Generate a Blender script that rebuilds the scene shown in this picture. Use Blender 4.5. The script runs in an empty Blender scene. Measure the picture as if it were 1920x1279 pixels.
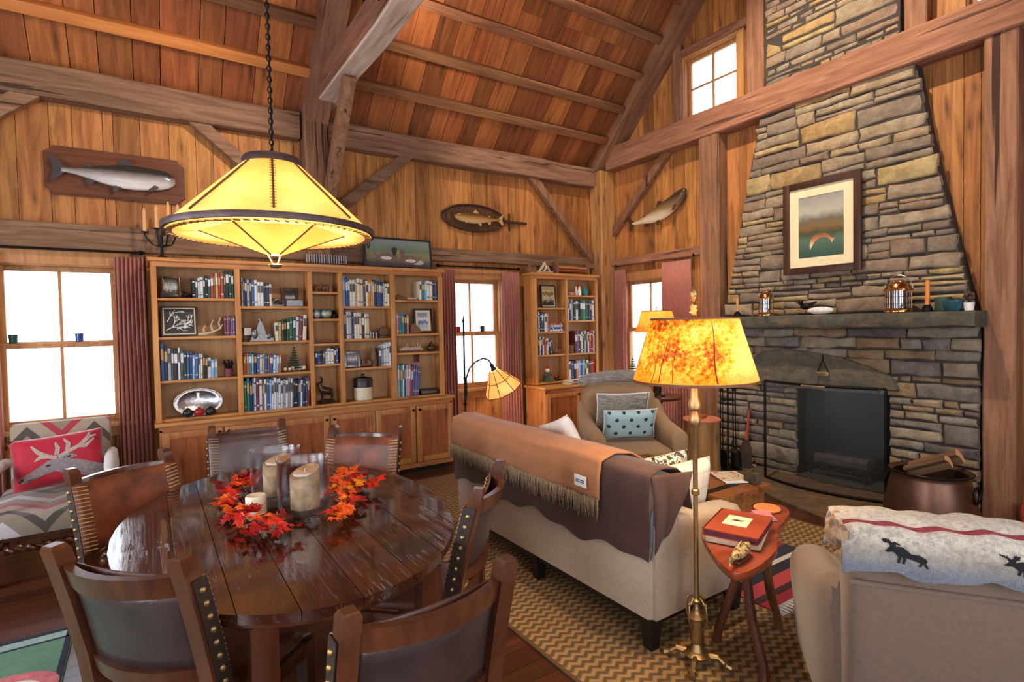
import bpy, bmesh, math, random
from mathutils import Vector, Matrix, Euler, noise
sc = bpy.context.scene
COL = sc.collection
PI = math.pi
R = math.radians
random.seed(7)

# ---------------------------------------------------------------- camera, world, exposure
def look(f_px, yaw, pitch, roll, h):
    y, p, r = R(yaw), R(pitch), R(roll)
    F = Vector((math.sin(y)*math.cos(p), math.cos(y)*math.cos(p), -math.sin(p)))
    R0 = Vector((math.cos(y), -math.sin(y), 0)); U0 = R0.cross(F)
    Rt = R0*math.cos(r)+U0*math.sin(r); U = -R0*math.sin(r)+U0*math.cos(r)
    cd = bpy.data.cameras.new('camera'); co = bpy.data.objects.new('camera', cd); COL.objects.link(co)
    m = Matrix((Rt, U, -F)).transposed().to_4x4(); m.translation = Vector((0, 0, h))
    co.matrix_world = m
    cd.sensor_width = 36; cd.lens = f_px/1920*36; cd.clip_start = .02; cd.clip_end = 200
    sc.camera = co
look(1022.12, 33.694, 1.71, -1.156, 1.55)

vs = sc.view_settings
sc.display_settings.display_device = 'sRGB'
vs.view_transform = 'Standard'; vs.look = 'None'; vs.gamma = 1; vs.use_curve_mapping = False
vs.exposure = 0.08
w = bpy.data.worlds.new('sky'); sc.world = w; w.use_nodes = True
bg = w.node_tree.nodes['Background']; bg.inputs[0].default_value = (.86, .93, 1, 1); bg.inputs[1].default_value = 5.0
sc.cycles.use_denoising = True
sc.cycles.max_bounces = 7; sc.cycles.diffuse_bounces = 4; sc.cycles.glossy_bounces = 3
sc.cycles.transmission_bounces = 6; sc.cycles.transparent_max_bounces = 8
sc.cycles.sample_clamp_indirect = 6
sc.cycles.caustics_reflective = False; sc.cycles.caustics_refractive = False

def s2l(c):
    return tuple((x/12.92 if x <= .04045 else ((x+.055)/1.055)**2.4) for x in [v/255 for v in c])

def light(name, kind, loc, energy, color=(1, 1, 1), size=.1, size_y=None, aim=None, spot=60, blend=.6, parent=None):
    d = bpy.data.lights.new(name, kind); d.energy = energy; d.color = color
    if kind == 'AREA':
        d.size = size
        if size_y: d.shape = 'RECTANGLE'; d.size_y = size_y
    elif kind in ('POINT', 'SPOT'):
        d.shadow_soft_size = size
    if kind == 'SPOT': d.spot_size = R(spot); d.spot_blend = blend
    o = bpy.data.objects.new(name, d); COL.objects.link(o); o.location = loc
    if aim is not None:
        o.rotation_euler = (Vector(aim)-Vector(loc)).to_track_quat('-Z', 'Y').to_euler()
    if parent: o.parent = parent
    return o
DAY = (.84, .92, 1); WARM = (1, .73, .42); SPOTC = (1, .83, .62)
# daylight through the windows the photo shows (set in their openings, outside the glass)
for nm, loc, sz, aim in (('daylight_window_one', (-.59, 5.86, 1.46), (.8, 1.25), (-.59, 0, 1.46)), ('daylight_window_two', (3.25, 5.86, 1.46), (.8, 1.25), (3.25, 0, 1.46)),
        ('daylight_window_three', (5.56, 4.93, 1.46), (.8, 1.25), (0, 4.93, 1.46)), ('daylight_clerestory', (5.56, 3.94, 4.28), (.62, .66), (0, 3.94, 4.28)), ('daylight_clerestory', (5.56, 1.26, 4.28), (.62, .66), (0, 1.26, 4.28))):
    light(nm, 'AREA', loc, 1, DAY, sz[0], sz[1], aim=aim).data.cycles.is_portal = True
# added fill light in made-up tall windows of the south and west walls
for i, x in enumerate((-1.2, 1.0, 3.2)):
    light('fill_south', 'AREA', (x, -1.42, 1.7), 34, (1, .95, .88), 1.3, 1.8, aim=(x+.3, 5, 3.4))
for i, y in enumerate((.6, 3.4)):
    light('fill_west', 'AREA', (-3.32, y, 1.7), 110, (.93, .96, 1), 1.3, 1.8, aim=(4, y+.3, 2.2))

# ---------------------------------------------------------------- mesh helper
def T(loc=(0, 0, 0), rot=(0, 0, 0), sc_=(1, 1, 1)):
    return Matrix.LocRotScale(Vector(loc), Euler(rot), Vector(sc_))

class MB:
    def __init__(s): s.bm = bmesh.new(); s.mi = 0
    def _fin(s, vs_, faces):
        for f in faces:
            f.material_index = s.mi
        return vs_
    def verts(s, pts, m=None):
        return [s.bm.verts.new(m @ Vector(p) if m is not None else p) for p in pts]
    def face(s, vl):
        try:
            f = s.bm.faces.new(vl); f.material_index = s.mi; return f
        except ValueError:
            return None
    def box(s, x0, x1, y0, y1, z0, z1, bev=0, m=None):
        v = s.verts([(x0, y0, z0), (x1, y0, z0), (x1, y1, z0), (x0, y1, z0), (x0, y0, z1), (x1, y0, z1), (x1, y1, z1), (x0, y1, z1)], m)
        fs = [s.face([v[i] for i in q]) for q in ((3, 2, 1, 0), (4, 5, 6, 7), (0, 1, 5, 4), (1, 2, 6, 5), (2, 3, 7, 6), (3, 0, 4, 7))]
        if bev:
            es = list({e for f in fs for e in f.edges})
            r = bmesh.ops.bevel(s.bm, geom=es, offset=bev, segments=2, profile=.6, affect='EDGES')
            for f in r['faces']: f.material_index = s.mi
        return v
    def cbox(s, c, size, bev=0, rot=(0, 0, 0)):
        a, b, d = [q/2 for q in size]
        return s.box(-a, a, -b, b, -d, d, bev, T(c, rot))
    def bar(s, p, q, wx, wy, up=(0, 0, 1), bev=0):
        p, q = Vector(p), Vector(q); d = q-p; L = d.length; d.normalize()
        u = Vector(up); x = u.cross(d)
        if x.length < 1e-4: x = Vector((1, 0, 0))
        x.normalize(); y = d.cross(x)
        m = Matrix((x, y, d)).transposed().to_4x4(); m.translation = p
        return s.box(-wx/2, wx/2, -wy/2, wy/2, 0, L, bev, m)
    def rings(s, rings, closed=True, cap=True, loop=False):
        R_ = [s.verts(r) for r in rings]
        n = len(R_[0])
        pairs = list(zip(R_, R_[1:]))+([(R_[-1], R_[0])] if loop else [])
        for a, b in pairs:
            for i in range(n if closed else n-1):
                j = (i+1) % n
                s.face([a[i], a[j], b[j], b[i]])
        if cap and closed and not loop:
            s.face(list(reversed(R_[0]))); s.face(R_[-1])
        return R_
    def tube(s, pts, r, seg=8, loop=False, cap=True, flat=1.0):
        pts = [Vector(p) for p in pts]; n = len(pts); out = []
        prev = None
        for i, p in enumerate(pts):
            if loop: t = pts[(i+1) % n]-pts[i-1]
            else: t = pts[min(i+1, n-1)]-pts[max(i-1, 0)]
            t.normalize()
            if prev is None:
                a = Vector((0, 0, 1)) if abs(t.z) < .9 else Vector((1, 0, 0))
            else: a = prev
            x = a-t*a.dot(t)
            if x.length < 1e-5: x = t.orthogonal()
            x.normalize(); prev = x; y = t.cross(x)
            rr = r[i] if isinstance(r, (list, tuple)) else r
            out.append([p+(x*math.cos(2*PI*k/seg)+y*math.sin(2*PI*k/seg)*flat)*rr for k in range(seg)])
        return s.rings(out, True, cap, loop)
    def lathe(s, prof, seg=24, m=None, cap=True, loop=False):
        rs = []
        for r, z in prof:
            rs.append([(m @ Vector((r*math.cos(2*PI*k/seg), r*math.sin(2*PI*k/seg), z))) if m is not None else Vector((r*math.cos(2*PI*k/seg), r*math.sin(2*PI*k/seg), z)) for k in range(seg)])
        return s.rings(rs, True, cap, loop)
    def prism(s, poly, d0, d1, m=None):
        """poly in local XY, extruded from z=d0 to d1."""
        a = s.verts([(x, y, d0) for x, y in poly], m); b = s.verts([(x, y, d1) for x, y in poly], m)
        n = len(poly); s.face(list(reversed(a))); s.face(b)
        for i in range(n): s.face([a[i], a[(i+1) % n], b[(i+1) % n], b[i]])
    def grid(s, fn, nu, nv, cu=False, cv=False):
        g = [[s.bm.verts.new(fn(i/(nu if cu else nu-1), j/(nv if cv else nv-1))) for j in range(nv)] for i in range(nu)]
        for i in range(nu if cu else nu-1):
            for j in range(nv if cv else nv-1):
                s.face([g[i][j], g[(i+1) % nu][j], g[(i+1) % nu][(j+1) % nv], g[i][(j+1) % nv]])
        return g
    def ball(s, c, r, seg=10, rings=6, m=None):
        rx, ry, rz = (r, r, r) if not isinstance(r, (tuple, list)) else r
        c = Vector(c); rs = []
        for i in range(1, rings):
            a = PI*i/rings
            rs.append([(m @ q if m is not None else q) for q in (c+Vector((rx*math.sin(a)*math.cos(2*PI*k/seg), ry*math.sin(a)*math.sin(2*PI*k/seg), -rz*math.cos(a))) for k in range(seg))])
        R_ = s.rings(rs, True, False)
        b = c-Vector((0, 0, rz)); t = c+Vector((0, 0, rz))
        b, t = s.verts([b, t], m)
        for k in range(seg):
            j = (k+1) % seg
            s.face([b, R_[0][j], R_[0][k]]); s.face([t, R_[-1][k], R_[-1][j]])
    def pillow(s, c, size, rot=(0, 0, 0), n=14, puff=1.0, m=None):
        """a knife-edge cushion: local x width, y thickness, z height."""
        W, D, H = size; m = T(c, rot) if m is None else m
        def f(sgn):
            def g(u, v):
                a, b = u*2-1, v*2-1
                k = ((1-a**4)*(1-b**4))**.5*puff
                pin = 1-.07*(abs(a*b))**0*(1-abs(a)**2*.0)*0
                ex = a*(1-.06*(1-b*b)*abs(a)); ez = b*(1-.06*(1-a*a)*abs(b))
                return m @ Vector((ex*W/2, sgn*k*D/2, ez*H/2))
            return g
        s.grid(f(-1), n, n); s.grid(f(1), n, n)
        bmesh.ops.remove_doubles(s.bm, verts=s.bm.verts, dist=1e-5)

def obj(name, mb, mats, parent=None, smooth=35, mods=()):
    bm = mb.bm
    bmesh.ops.recalc_face_normals(bm, faces=bm.faces)
    me = bpy.data.meshes.new(name); bm.to_mesh(me); bm.free()
    for m in (mats if isinstance(mats, (list, tuple)) else [mats]): me.materials.append(m)
    if smooth:
        me.polygons.foreach_set('use_smooth', [True]*len(me.polygons))
        if smooth < 180: me.set_sharp_from_angle(angle=R(smooth))
    o = bpy.data.objects.new(name, me); COL.objects.link(o)
    if parent: o.parent = parent
    for k, kw in mods:
        md = o.modifiers.new(k.lower(), k)
        for a, b in kw.items(): setattr(md, a, b)
    return o
def subsurf(n=1): return ('SUBSURF', dict(levels=n, render_levels=n))

def tag(o, label=None, cat=None, group=None, kind=None):
    if label: o['label'] = label
    if cat: o['category'] = cat
    if group: o['group'] = group
    if kind: o['kind'] = kind
    return o
def thing(name, label, cat, loc=(0, 0, 0), rz=0, group=None, kind=None):
    o = bpy.data.objects.new(name, None); COL.objects.link(o); o.empty_display_size = .1
    o.location = loc; o.rotation_euler = (0, 0, rz)
    return tag(o, label, cat, group, kind)
def dup(root, loc=None, rz=None, label=None, group=None):
    r = root.copy(); COL.objects.link(r)
    if loc is not None: r.location = loc
    if rz is not None: r.rotation_euler = (0, 0, rz)
    if label: r['label'] = label
    if group: r['group'] = group
    for ch in list(root.children):
        c = ch.copy(); COL.objects.link(c); c.parent = r
        for g in list(ch.children):
            d = g.copy(); COL.objects.link(d); d.parent = c
    return r
def struct(name, mb, mats, label=None, cat=None, smooth=35, parent=None, group=None):
    o = obj(name, mb, mats, parent, smooth)
    if not parent: tag(o, label, cat, group, 'structure')
    return o

# ---------------------------------------------------------------- materials
class NT:
    def __init__(s, name):
        s.m = bpy.data.materials.new(name); s.m.use_nodes = True
        s.t = s.m.node_tree; s.b = s.t.nodes['Principled BSDF']; s.out = s.t.nodes['Material Output']
    def n(s, typ, **kw):
        x = s.t.nodes.new('ShaderNode'+typ)
        for k, v in kw.items():
            if k.startswith('i_'):
                x.inputs[k[2:].replace('_', ' ')].default_value = v
            else: setattr(x, k, v)
        return x
    def l(s, a, b): s.t.links.new(a, b)
    def math(s, op, a, b=None, c=None):
        x = s.t.nodes.new('ShaderNodeMath'); x.operation = op
        for i, v in enumerate((a, b, c)):
            if v is None: continue
            if isinstance(v, (int, float)): x.inputs[i].default_value = v
            else: s.l(v, x.inputs[i])
        return x.outputs[0]
    def mix(s, f, a, b, typ='MIX'):
        x = s.t.nodes.new('ShaderNodeMix'); x.data_type = 'RGBA'; x.blend_type = typ
        for i, v in ((0, f), (6, a), (7, b)):
            if isinstance(v, (int, float)): x.inputs[i].default_value = v
            elif isinstance(v, tuple): x.inputs[i].default_value = (*v[:3], 1)
            else: s.l(v, x.inputs[i])
        return x.outputs[2]
    def ramp(s, f, stops, interp='LINEAR'):
        x = s.t.nodes.new('ShaderNodeValToRGB'); cr = x.color_ramp; cr.interpolation = interp
        while len(cr.elements) < len(stops): cr.elements.new(.5)
        for e, (p, c) in zip(cr.elements, stops):
            e.position = p; e.color = (*(c if len(c) >= 3 else (c[0],)*3), 1)
        s.l(f, x.inputs[0]); return x.outputs[0]
    def coord(s, scale=(1, 1, 1), island=0.0, kind='Object'):
        tc = s.n('TexCoord'); v = tc.outputs[kind]
        if island:
            g = s.n('NewGeometry'); x = s.n('VectorMath', operation='SCALE'); x.inputs[0].default_value = (31.7, 17.3, 23.9)
            s.l(g.outputs['Random Per Island'], x.inputs['Scale'])
            a = s.n('VectorMath', operation='ADD'); s.l(v, a.inputs[0]); s.l(x.outputs[0], a.inputs[1]); v = a.outputs[0]
        mp = s.n('Mapping'); mp.inputs['Scale'].default_value = scale; s.l(v, mp.inputs[0])
        return mp.outputs[0]
    def noise(s, v, scale=5, detail=4, rough=.55, dist=0.0):
        x = s.n('TexNoise'); x.inputs['Scale'].default_value = scale; x.inputs['Detail'].default_value = detail
        x.inputs['Roughness'].default_value = rough; x.inputs['Distortion'].default_value = dist
        s.l(v, x.inputs['Vector']); return x.outputs['Fac']
    def bump(s, h, strength=.3, dist=.01):
        x = s.n('Bump'); x.inputs['Strength'].default_value = strength; x.inputs['Distance'].default_value = dist
        s.l(h, x.inputs['Height']); s.l(x.outputs[0], s.b.inputs['Normal'])
    def set(s, **kw):
        for k, v in kw.items():
            k = k.replace('_', ' ')
            if isinstance(v, (int, float)): s.b.inputs[k].default_value = v
            elif isinstance(v, tuple): s.b.inputs[k].default_value = (*v[:3], 1)
            else: s.l(v, s.b.inputs[k])
        return s

def plain(name, rgb, rough=.6, metal=0, var=.12, scale=14, bump=0, bscale=60, coat=0, sheen=0):
    n = NT(name); c = s2l(rgb); v = n.coord()
    f = n.noise(v, scale, 4)
    lo = tuple(x*(1-var) for x in c); hi = tuple(min(1, x*(1+var)) for x in c)
    n.set(Base_Color=n.ramp(f, [(.3, lo), (.7, hi)]), Roughness=rough, Metallic=metal)
    if coat: n.set(Coat_Weight=coat, Coat_Roughness=.15)
    if sheen: n.set(Sheen_Weight=sheen, Sheen_Roughness=.4)
    if bump: n.bump(n.noise(v, bscale, 3), bump, .004)
    return n.m

def wood(name, dark, light_, axis='Z', rnd=.3, rough=.6, bump=.25, knots=True, fine=1.0, islands=True, coat=0, crack=0, hue=.006, spec=.3):
    n = NT(name); S = {'X': (1.1, 13, 13), 'Y': (13, 1.1, 13), 'Z': (13, 13, 1.1), 'S': (13, 1.1, 1.1)}[axis]
    v = n.coord(tuple(x*fine for x in S), 1.0 if islands else 0)
    f = n.noise(v, 1.6, 7, .6, .7)
    d, l_ = s2l(dark), s2l(light_)
    mid = tuple((a+b)/2 for a, b in zip(d, l_))
    col = n.ramp(f, [(.22, d), (.5, mid), (.78, l_)])
    if knots:
        tc = n.n('TexCoord'); sp = n.n('SeparateXYZ'); n.l(tc.outputs['Object'], sp.inputs[0]); X_, Y_, Z_ = sp.outputs
        acr, alo = {'Z': (n.math('ADD', X_, Y_), Z_), 'X': (n.math('ADD', Y_, Z_), X_), 'Y': (X_, Y_), 'S': (X_, Y_)}[axis]
        cb = n.n('CombineXYZ'); n.l(n.math('MULTIPLY', acr, 4.6), cb.inputs[0]); n.l(n.math('MULTIPLY', alo, 1.25), cb.inputs[1])
        vo = n.n('TexVoronoi'); vo.voronoi_dimensions = '2D'; vo.inputs['Scale'].default_value = 1.0; n.l(cb.outputs[0], vo.inputs['Vector'])
        kd = n.math('ADD', vo.outputs['Distance'], n.math('MULTIPLY_ADD', f, .10, -.05))
        k = n.ramp(kd, [(.03, (1, 1, 1)), (.055, (.6, .6, .6)), (.15, (0, 0, 0))])
        col = n.mix(n.math('MULTIPLY', k, .6), col, tuple(x*.3 for x in d))
    if crack:
        cs = {'X': (.45, 17, 17), 'Y': (17, .45, 17), 'Z': (17, 17, .45), 'S': (17, .45, .45)}[axis]
        cf = n.noise(n.coord(cs, 1.0 if islands else 0), 1.0, 3, .6, .3)
        ck = n.ramp(cf, [(.335, (1, 1, 1)), (.375, (0, 0, 0))])
        col = n.mix(n.math('MULTIPLY', ck, crack), col, tuple(x*.2 for x in d))
    hs = n.n('HueSaturation'); n.l(col, hs.inputs['Color'])
    if islands:
        g = n.n('NewGeometry').outputs['Random Per Island']
    else:
        g = n.n('ObjectInfo').outputs['Random']
    n.l(n.math('MULTIPLY_ADD', g, 2*rnd, 1-rnd), hs.inputs['Value'])
    g2 = n.math('FRACT', n.math('MULTIPLY', g, 37.7))
    n.l(n.math('MULTIPLY_ADD', g2, hue*2, .5-hue), hs.inputs['Hue'])
    n.set(Base_Color=hs.outputs[0], Roughness=rough, Specular_IOR_Level=spec)
    if coat: n.set(Coat_Weight=coat, Coat_Roughness=.12)
    if bump: n.bump(f, bump, .006)
    return n.m

def emis(name, rgb, strength):
    n = NT(name); n.set(Base_Color=s2l(rgb), Emission_Color=s2l(rgb), Emission_Strength=strength); return n.m
def glass(name, rgb=(255, 255, 255), rough=.0, ior=1.45, thin=False):
    n = NT(name); n.set(Base_Color=s2l(rgb), Roughness=rough, IOR=ior, Transmission_Weight=1.0); 
    if thin:
        # thin sheet: mostly see-through with a clear reflection
        t = n.t; tr = n.n('BsdfTransparent'); tr.inputs[0].default_value = (*s2l(rgb), 1)
        gl = n.n('BsdfGlossy'); gl.inputs['Roughness'].default_value = rough
        lw = n.n('LayerWeight'); fr = n.math('MULTIPLY_ADD', n.math('POWER', lw.outputs['Facing'], 4.0), .8, (ior-1)*.1)
        mx = n.n('MixShader'); n.l(fr, mx.inputs[0]); n.l(tr.outputs[0], mx.inputs[1]); n.l(gl.outputs[0], mx.inputs[2])
        n.l(mx.outputs[0], n.out.inputs[0])
    return n.m

M = {}
M['board'] = wood('pine_wall_boards', (104, 58, 28), (206, 140, 78), 'Z', .30, .62, .2)
M['roofboard'] = wood('pine_roof_boards', (98, 52, 27), (180, 106, 58), 'S', .34, .7, .2)
M['timberX'] = wood('weathered_timber_x', (84, 58, 42), (160, 122, 96), 'X', .12, .8, .5, False, 1, False, crack=.8, hue=.003)
M['timberY'] = wood('weathered_timber_y', (100, 62, 44), (172, 122, 96), 'Y', .12, .8, .5, False, 1, False, crack=.8, hue=.003)
M['timberZ'] = wood('weathered_timber_z', (96, 62, 44), (164, 118, 90), 'Z', .12, .8, .5, False, 1, False, crack=.9, hue=.003)
M['timberS'] = wood('weathered_timber_slope', (92, 58, 42), (160, 114, 88), 'S', .12, .8, .5, False, 1, False, crack=.6, hue=.003)
M['timberunderlit'] = wood('pale_timber_lit_below', (150, 124, 106), (232, 214, 198), 'Y', .1, .8, .5, False, 1, False, crack=.7, hue=.003)  # weathered wood, paled further to paint in lamp light from below
M['timberpine'] = wood('pine_post', (124, 78, 44), (206, 152, 98), 'Z', .1, .7, .3, True, 1, False, crack=.5, hue=.003)
M['purlin'] = wood('purlin_timber', (88, 56, 38), (156, 106, 72), 'X', .22, .75, .3, False, 1, False, crack=.5)
M['purlin_new'] = wood('purlin_pine', (170, 98, 48), (214, 140, 78), 'X', .08, .65, .2, False, 1, False)
M['pineZ'] = wood('waxed_pine_z', (150, 88, 44), (212, 148, 88), 'Z', .08, .45, .12, True, 1, True, spec=.4)
M['pineX'] = wood('waxed_pine_x', (150, 88, 44), (212, 148, 88), 'X', .08, .45, .12, True, 1, True, spec=.4)
M['pinepanel'] = wood('knotty_pine_panel', (118, 58, 30), (190, 116, 62), 'Z', .12, .45, .12, True, 1, True, spec=.4)
M['casepine'] = wood('bookcase_back_pine', (160, 118, 76), (200, 160, 112), 'Z', .1, .6, .1, False)
M['floorwood'] = wood('dark_oak_floor', (54, 28, 16), (100, 56, 32), 'X', .25, .28, .12, False, 1, True, spec=.5)
M['darkwood'] = wood('dark_oak', (52, 24, 14), (100, 52, 30), 'Z', .1, .3, .12, False, 1, False, coat=.3)
M['chairwood'] = wood('walnut_chair_wood', (50, 26, 16), (100, 56, 34), 'Z', .08, .3, .12, False, 1, False, coat=.4)
M['black_iron'] = plain('black_iron', (30, 28, 28), .5, .8, .2)
M['iron_brown'] = plain('aged_iron_band', (84, 66, 66), .5, .6, .15, 20)
M['brass'] = plain('aged_brass', (166, 134, 90), .42, .9, .15, 25)
M['silver'] = plain('polished_silver', (190, 190, 196), .3, 1, .25, 40, .6, 60)
M['white'] = plain('white_paint', (236, 232, 226), .6)
M['black'] = plain('black_lacquer', (20, 18, 18), .4)
M['mortar'] = plain('mortar', (60, 52, 46), .95, 0, .2, 30, .5, 40)
M['pane'] = glass('window_glass', (250, 252, 255), 0, 1.35, True)
M['clear'] = glass('clear_glass', (246, 246, 248), .03, 1.45, True)
_n = M['clear'].node_tree; _g = next(x for x in _n.nodes if x.type == 'BSDF_GLOSSY'); _t = _n.nodes.new('ShaderNodeTexNoise'); _t.inputs['Scale'].default_value = 45
_b = _n.nodes.new('ShaderNodeBump'); _b.inputs['Strength'].default_value = .35; _b.inputs['Distance'].default_value = .003; _n.links.new(_t.outputs['Fac'], _b.inputs['Height']); _n.links.new(_b.outputs[0], _g.inputs['Normal'])

# ================================================================ the room shell
RZ0, RY0, RS, RIDGE, EAVE = 3.70, 5.55, 1.0, 2.60, 5.90
RA = math.atan(RS)
def roofz(y): return RZ0+RS*(RY0-y) if y >= RIDGE else RZ0+RS*(RY0-(2*RIDGE-y))
def roofM(x, y, d=0):
    c, s_ = math.cos(RA), math.sin(RA)
    m = Matrix(((1, 0, 0, x), (0, c, s_, y), (0, -s_, c, RZ0+RS*(RY0-y)), (0, 0, 0, 1)))
    return m @ Matrix.Translation((0, 0, d))
XW, XE, YS, YN = -3.2, 5.40, -1.2, 5.70

def boards(mb, P, u0, u1, v0, vtop, holes, wid, gap=.004, th=.025, seed=1, back=True):
    rnd = random.Random(seed)
    marks = sorted({h[i] for h in holes for i in (0, 1)})
    us = [u0]
    while us[-1] < u1-.02:
        n = us[-1]+rnd.uniform(*wid)
        for m in marks:
            if us[-1]+.01 < m < n: n = m; break
            if abs(m-n) < .05 and m > us[-1]+.01: n = m; break
        us.append(min(n, u1))
    def piece(a, b, va, vb, d0, d1, tri=None):
        ta, tb = (vb(a), vb(b)) if callable(vb) else (vb, vb)
        q = [(a, va), (b, va), (b, tb), (a, ta)]
        f = mb.verts([P(u, v, d0) for u, v in q]); k = mb.verts([P(u, v, d1) for u, v in q])
        mb.face(f); mb.face(list(reversed(k)))
        for i in range(4): mb.face([f[i], k[i], k[(i+1) % 4], f[(i+1) % 4]])
    def spans(a, b):
        m = (a+b)/2; sp = [(v0, vtop)]
        for h in holes:
            if h[0]-1e-4 < m < h[1]+1e-4:
                out = []
                for va, vb in sp:
                    top = vb(m) if callable(vb) else vb
                    if h[3] <= va or h[2] >= top: out.append((va, vb)); continue
                    if h[2] > va+.01: out.append((va, h[2]))
                    if h[3] < top-.01: out.append((h[3], vb))
                sp = out
        return sp
    for a, b in zip(us, us[1:]):
        for va, vb in spans(a, b):
            piece(a+gap/2, b-gap/2, va, vb, rnd.uniform(0, .004), th)
    if back:
        mb.mi = 1
        ms = [u0]+[m for m in marks if u0 < m < u1]+[u1]
        for a, b in zip(ms, ms[1:]):
            for va, vb in spans(a, b): piece(a, b, va, vb, th, th+.12)
        mb.mi = 0

M['backing'] = plain('board_backing', (38, 22, 12), .9, 0, .1)
H_N = [(-.99, -.19, .80, 2.12), (2.85, 3.65, .80, 2.12)]
mb = MB(); boards(mb, lambda u, v, d: (u, YN+d, v), XW, 5.46, 0, 3.52, H_N, (.13, .24), seed=3)
struct('wall_north', mb, [M['board'], M['backing']], 'wall of knotty vertical pine boards behind the wide bookcase', 'wall', 0)
H_E = [(4.53, 5.33, .80, 2.12), (3.58, 4.30, 3.93, 4.66), (.90, 1.62, 3.93, 4.66), (2.02, 2.92, -.1, 7)]
mb = MB(); boards(mb, lambda u, v, d: (XE+d, u, v), YS, YN, 0, lambda y: roofz(y)+.10, H_E, (.15, .26), seed=5)
struct('wall_east', mb, [M['board'], M['backing']], 'gable wall of vertical pine boards around the stone chimney', 'wall', 0)
H_S = [(-1.85, -.55, .8, 2.6), (.35, 1.65, .8, 2.6), (2.55, 3.85, .8, 2.6)]
mb = MB(); boards(mb, lambda u, v, d: (u, YS-d, v), XW, 5.46, 0, 2.98, H_S, (.15, .26), seed=6)
struct('wall_south', mb, [M['board'], M['backing']], 'board wall behind the camera with tall windows added for fill light', 'wall', 0)
H_W = [(-.05, 1.25, .8, 2.6), (2.75, 4.05, .8, 2.6)]
mb = MB(); boards(mb, lambda u, v, d: (XW-d, u, v), YS, YN, 0, lambda y: roofz(y)+.10, H_W, (.15, .26), seed=8)
struct('wall_west', mb, [M['board'], M['backing']], 'gable board wall beyond the dining end of the room', 'wall', 0)

# floor of dark planks, running along x
mb = MB(); rnd = random.Random(2); y = YS
while y < YN:
    wd = rnd.uniform(.09, .15); x = XW-rnd.uniform(0, 1.5)
    while x < XE+.05:
        L = rnd.uniform(1.2, 2.6)
        mb.box(max(x, XW), min(x+L-.002, XE+.05), y, min(y+wd-.002, YN), -.03, 0)
        x += L
    y += wd
mb.mi = 1; mb.box(XW-.1, XE+.15, YS-.1, YN+.1, -.12, -.03)
struct('floor', mb, [M['floorwood'], M['backing']], 'dark red-brown plank floor', 'floor', 0)

# roof boards on both slopes
mb = MB(); rnd = random.Random(4)
L = (EAVE-RIDGE)/math.cos(RA)
x = XW-.1
while x < XE+.12:
    wd = rnd.uniform(.18, .30)
    for flip in (0, 1):
        m = roofM(0, EAVE, .08)
        if flip: m = Matrix(((1, 0, 0, 0), (0, -1, 0, 2*RIDGE), (0, 0, 1, 0), (0, 0, 0, 1))) @ m
        cuts = [0, L] if flip else [0, rnd.choice([1.3, 1.9, 2.6]), L]
        for a, b in zip(cuts, cuts[1:]):
            mb.box(x+.003, x+wd-.003, -b+.002, (.5 if flip and a == 0 else -a), 0, .03+rnd.uniform(0, .004), 0, m)
    x += wd
mb.mi = 1
for flip in (0, 1):
    m = roofM(0, EAVE, .08)
    if flip: m = Matrix(((1, 0, 0, 0), (0, -1, 0, 2*RIDGE), (0, 0, 1, 0), (0, 0, 0, 1))) @ m
    mb.box(XW-.2, XE+.14, -L-.05, .5 if flip else .12, .035, .12, 0, m)
struct('ceiling', mb, [M['roofboard'], M['backing']], 'sloping ceiling of reddish-brown roof boards', 'ceiling', 0)

# ---------------------------------------------------------------- timber frame
def beam(name, label, mat, x0, x1, y0, y1, z0, z1, jit=.012, seed=1, n=9, group=None):
    """a hand-hewn timber: a box with a slightly wavering, eased outline"""
    mb = MB(); d = [x1-x0, y1-y0, z1-z0]; ax = d.index(max(d)); rnd = random.Random(seed)
    lo, hi = [x0, y0, z0], [x1, y1, z1]; o = [i for i in range(3) if i != ax]
    c = .012; rings = []
    for k in range(n):
        t = lo[ax]+d[ax]*k/(n-1); a0, a1, b0, b1 = lo[o[0]], hi[o[0]], lo[o[1]], hi[o[1]]
        a0 += rnd.uniform(0, jit); a1 -= rnd.uniform(0, jit); b0 += rnd.uniform(0, jit); b1 -= rnd.uniform(0, jit)
        ring = []
        for a, b in ((a0+c, b0), (a1-c, b0), (a1, b0+c), (a1, b1-c), (a1-c, b1), (a0+c, b1), (a0, b1-c), (a0, b0+c)):
            p = [0, 0, 0]; p[ax] = t; p[o[0]] = a; p[o[1]] = b; ring.append(tuple(p))
        rings.append(ring)
    mb.rings(rings)
    return struct(name, mb, mat, label, 'timber', 40, group=group)
def brace(label, mat, p, q, wx, wy, up, seed=1):
    mb = MB(); mb.bar(p, q, wx, wy, up, .008)
    return struct('brace', mb, mat, label, 'timber', 40)
beam('wall_plate', 'long grey-brown beam over the mounted salmon', M['timberX'], XW, 1.29, 5.55, 5.72, 3.39, 3.66, .02, 11)
beam('wall_plate', 'grey-brown beam over the trout on the net, ending at the corner post', M['timberX'], 1.56, 5.10, 5.55, 5.72, 3.38, 3.65, .025, 12)
beam('tie_beam', 'heavy reddish beam crossing in front of the stone chimney', M['timberY'], 5.215, 5.47, YS, 5.46, 3.60, 3.90, .014, 13)
beam('tie_beam', 'weathered beam, underside painted pale as if lamp-lit, reaching overhead from the post behind the pendant lamp', M['timberY'], 1.40, 1.615, YS, 5.50, 3.70, 3.98, .02, 14, 17).data.materials.append(M['timberunderlit'])
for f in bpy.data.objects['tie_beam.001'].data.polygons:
    if f.normal.z < -.7: f.material_index = 1  # underside faces take the tone with the lamp light painted in
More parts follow.
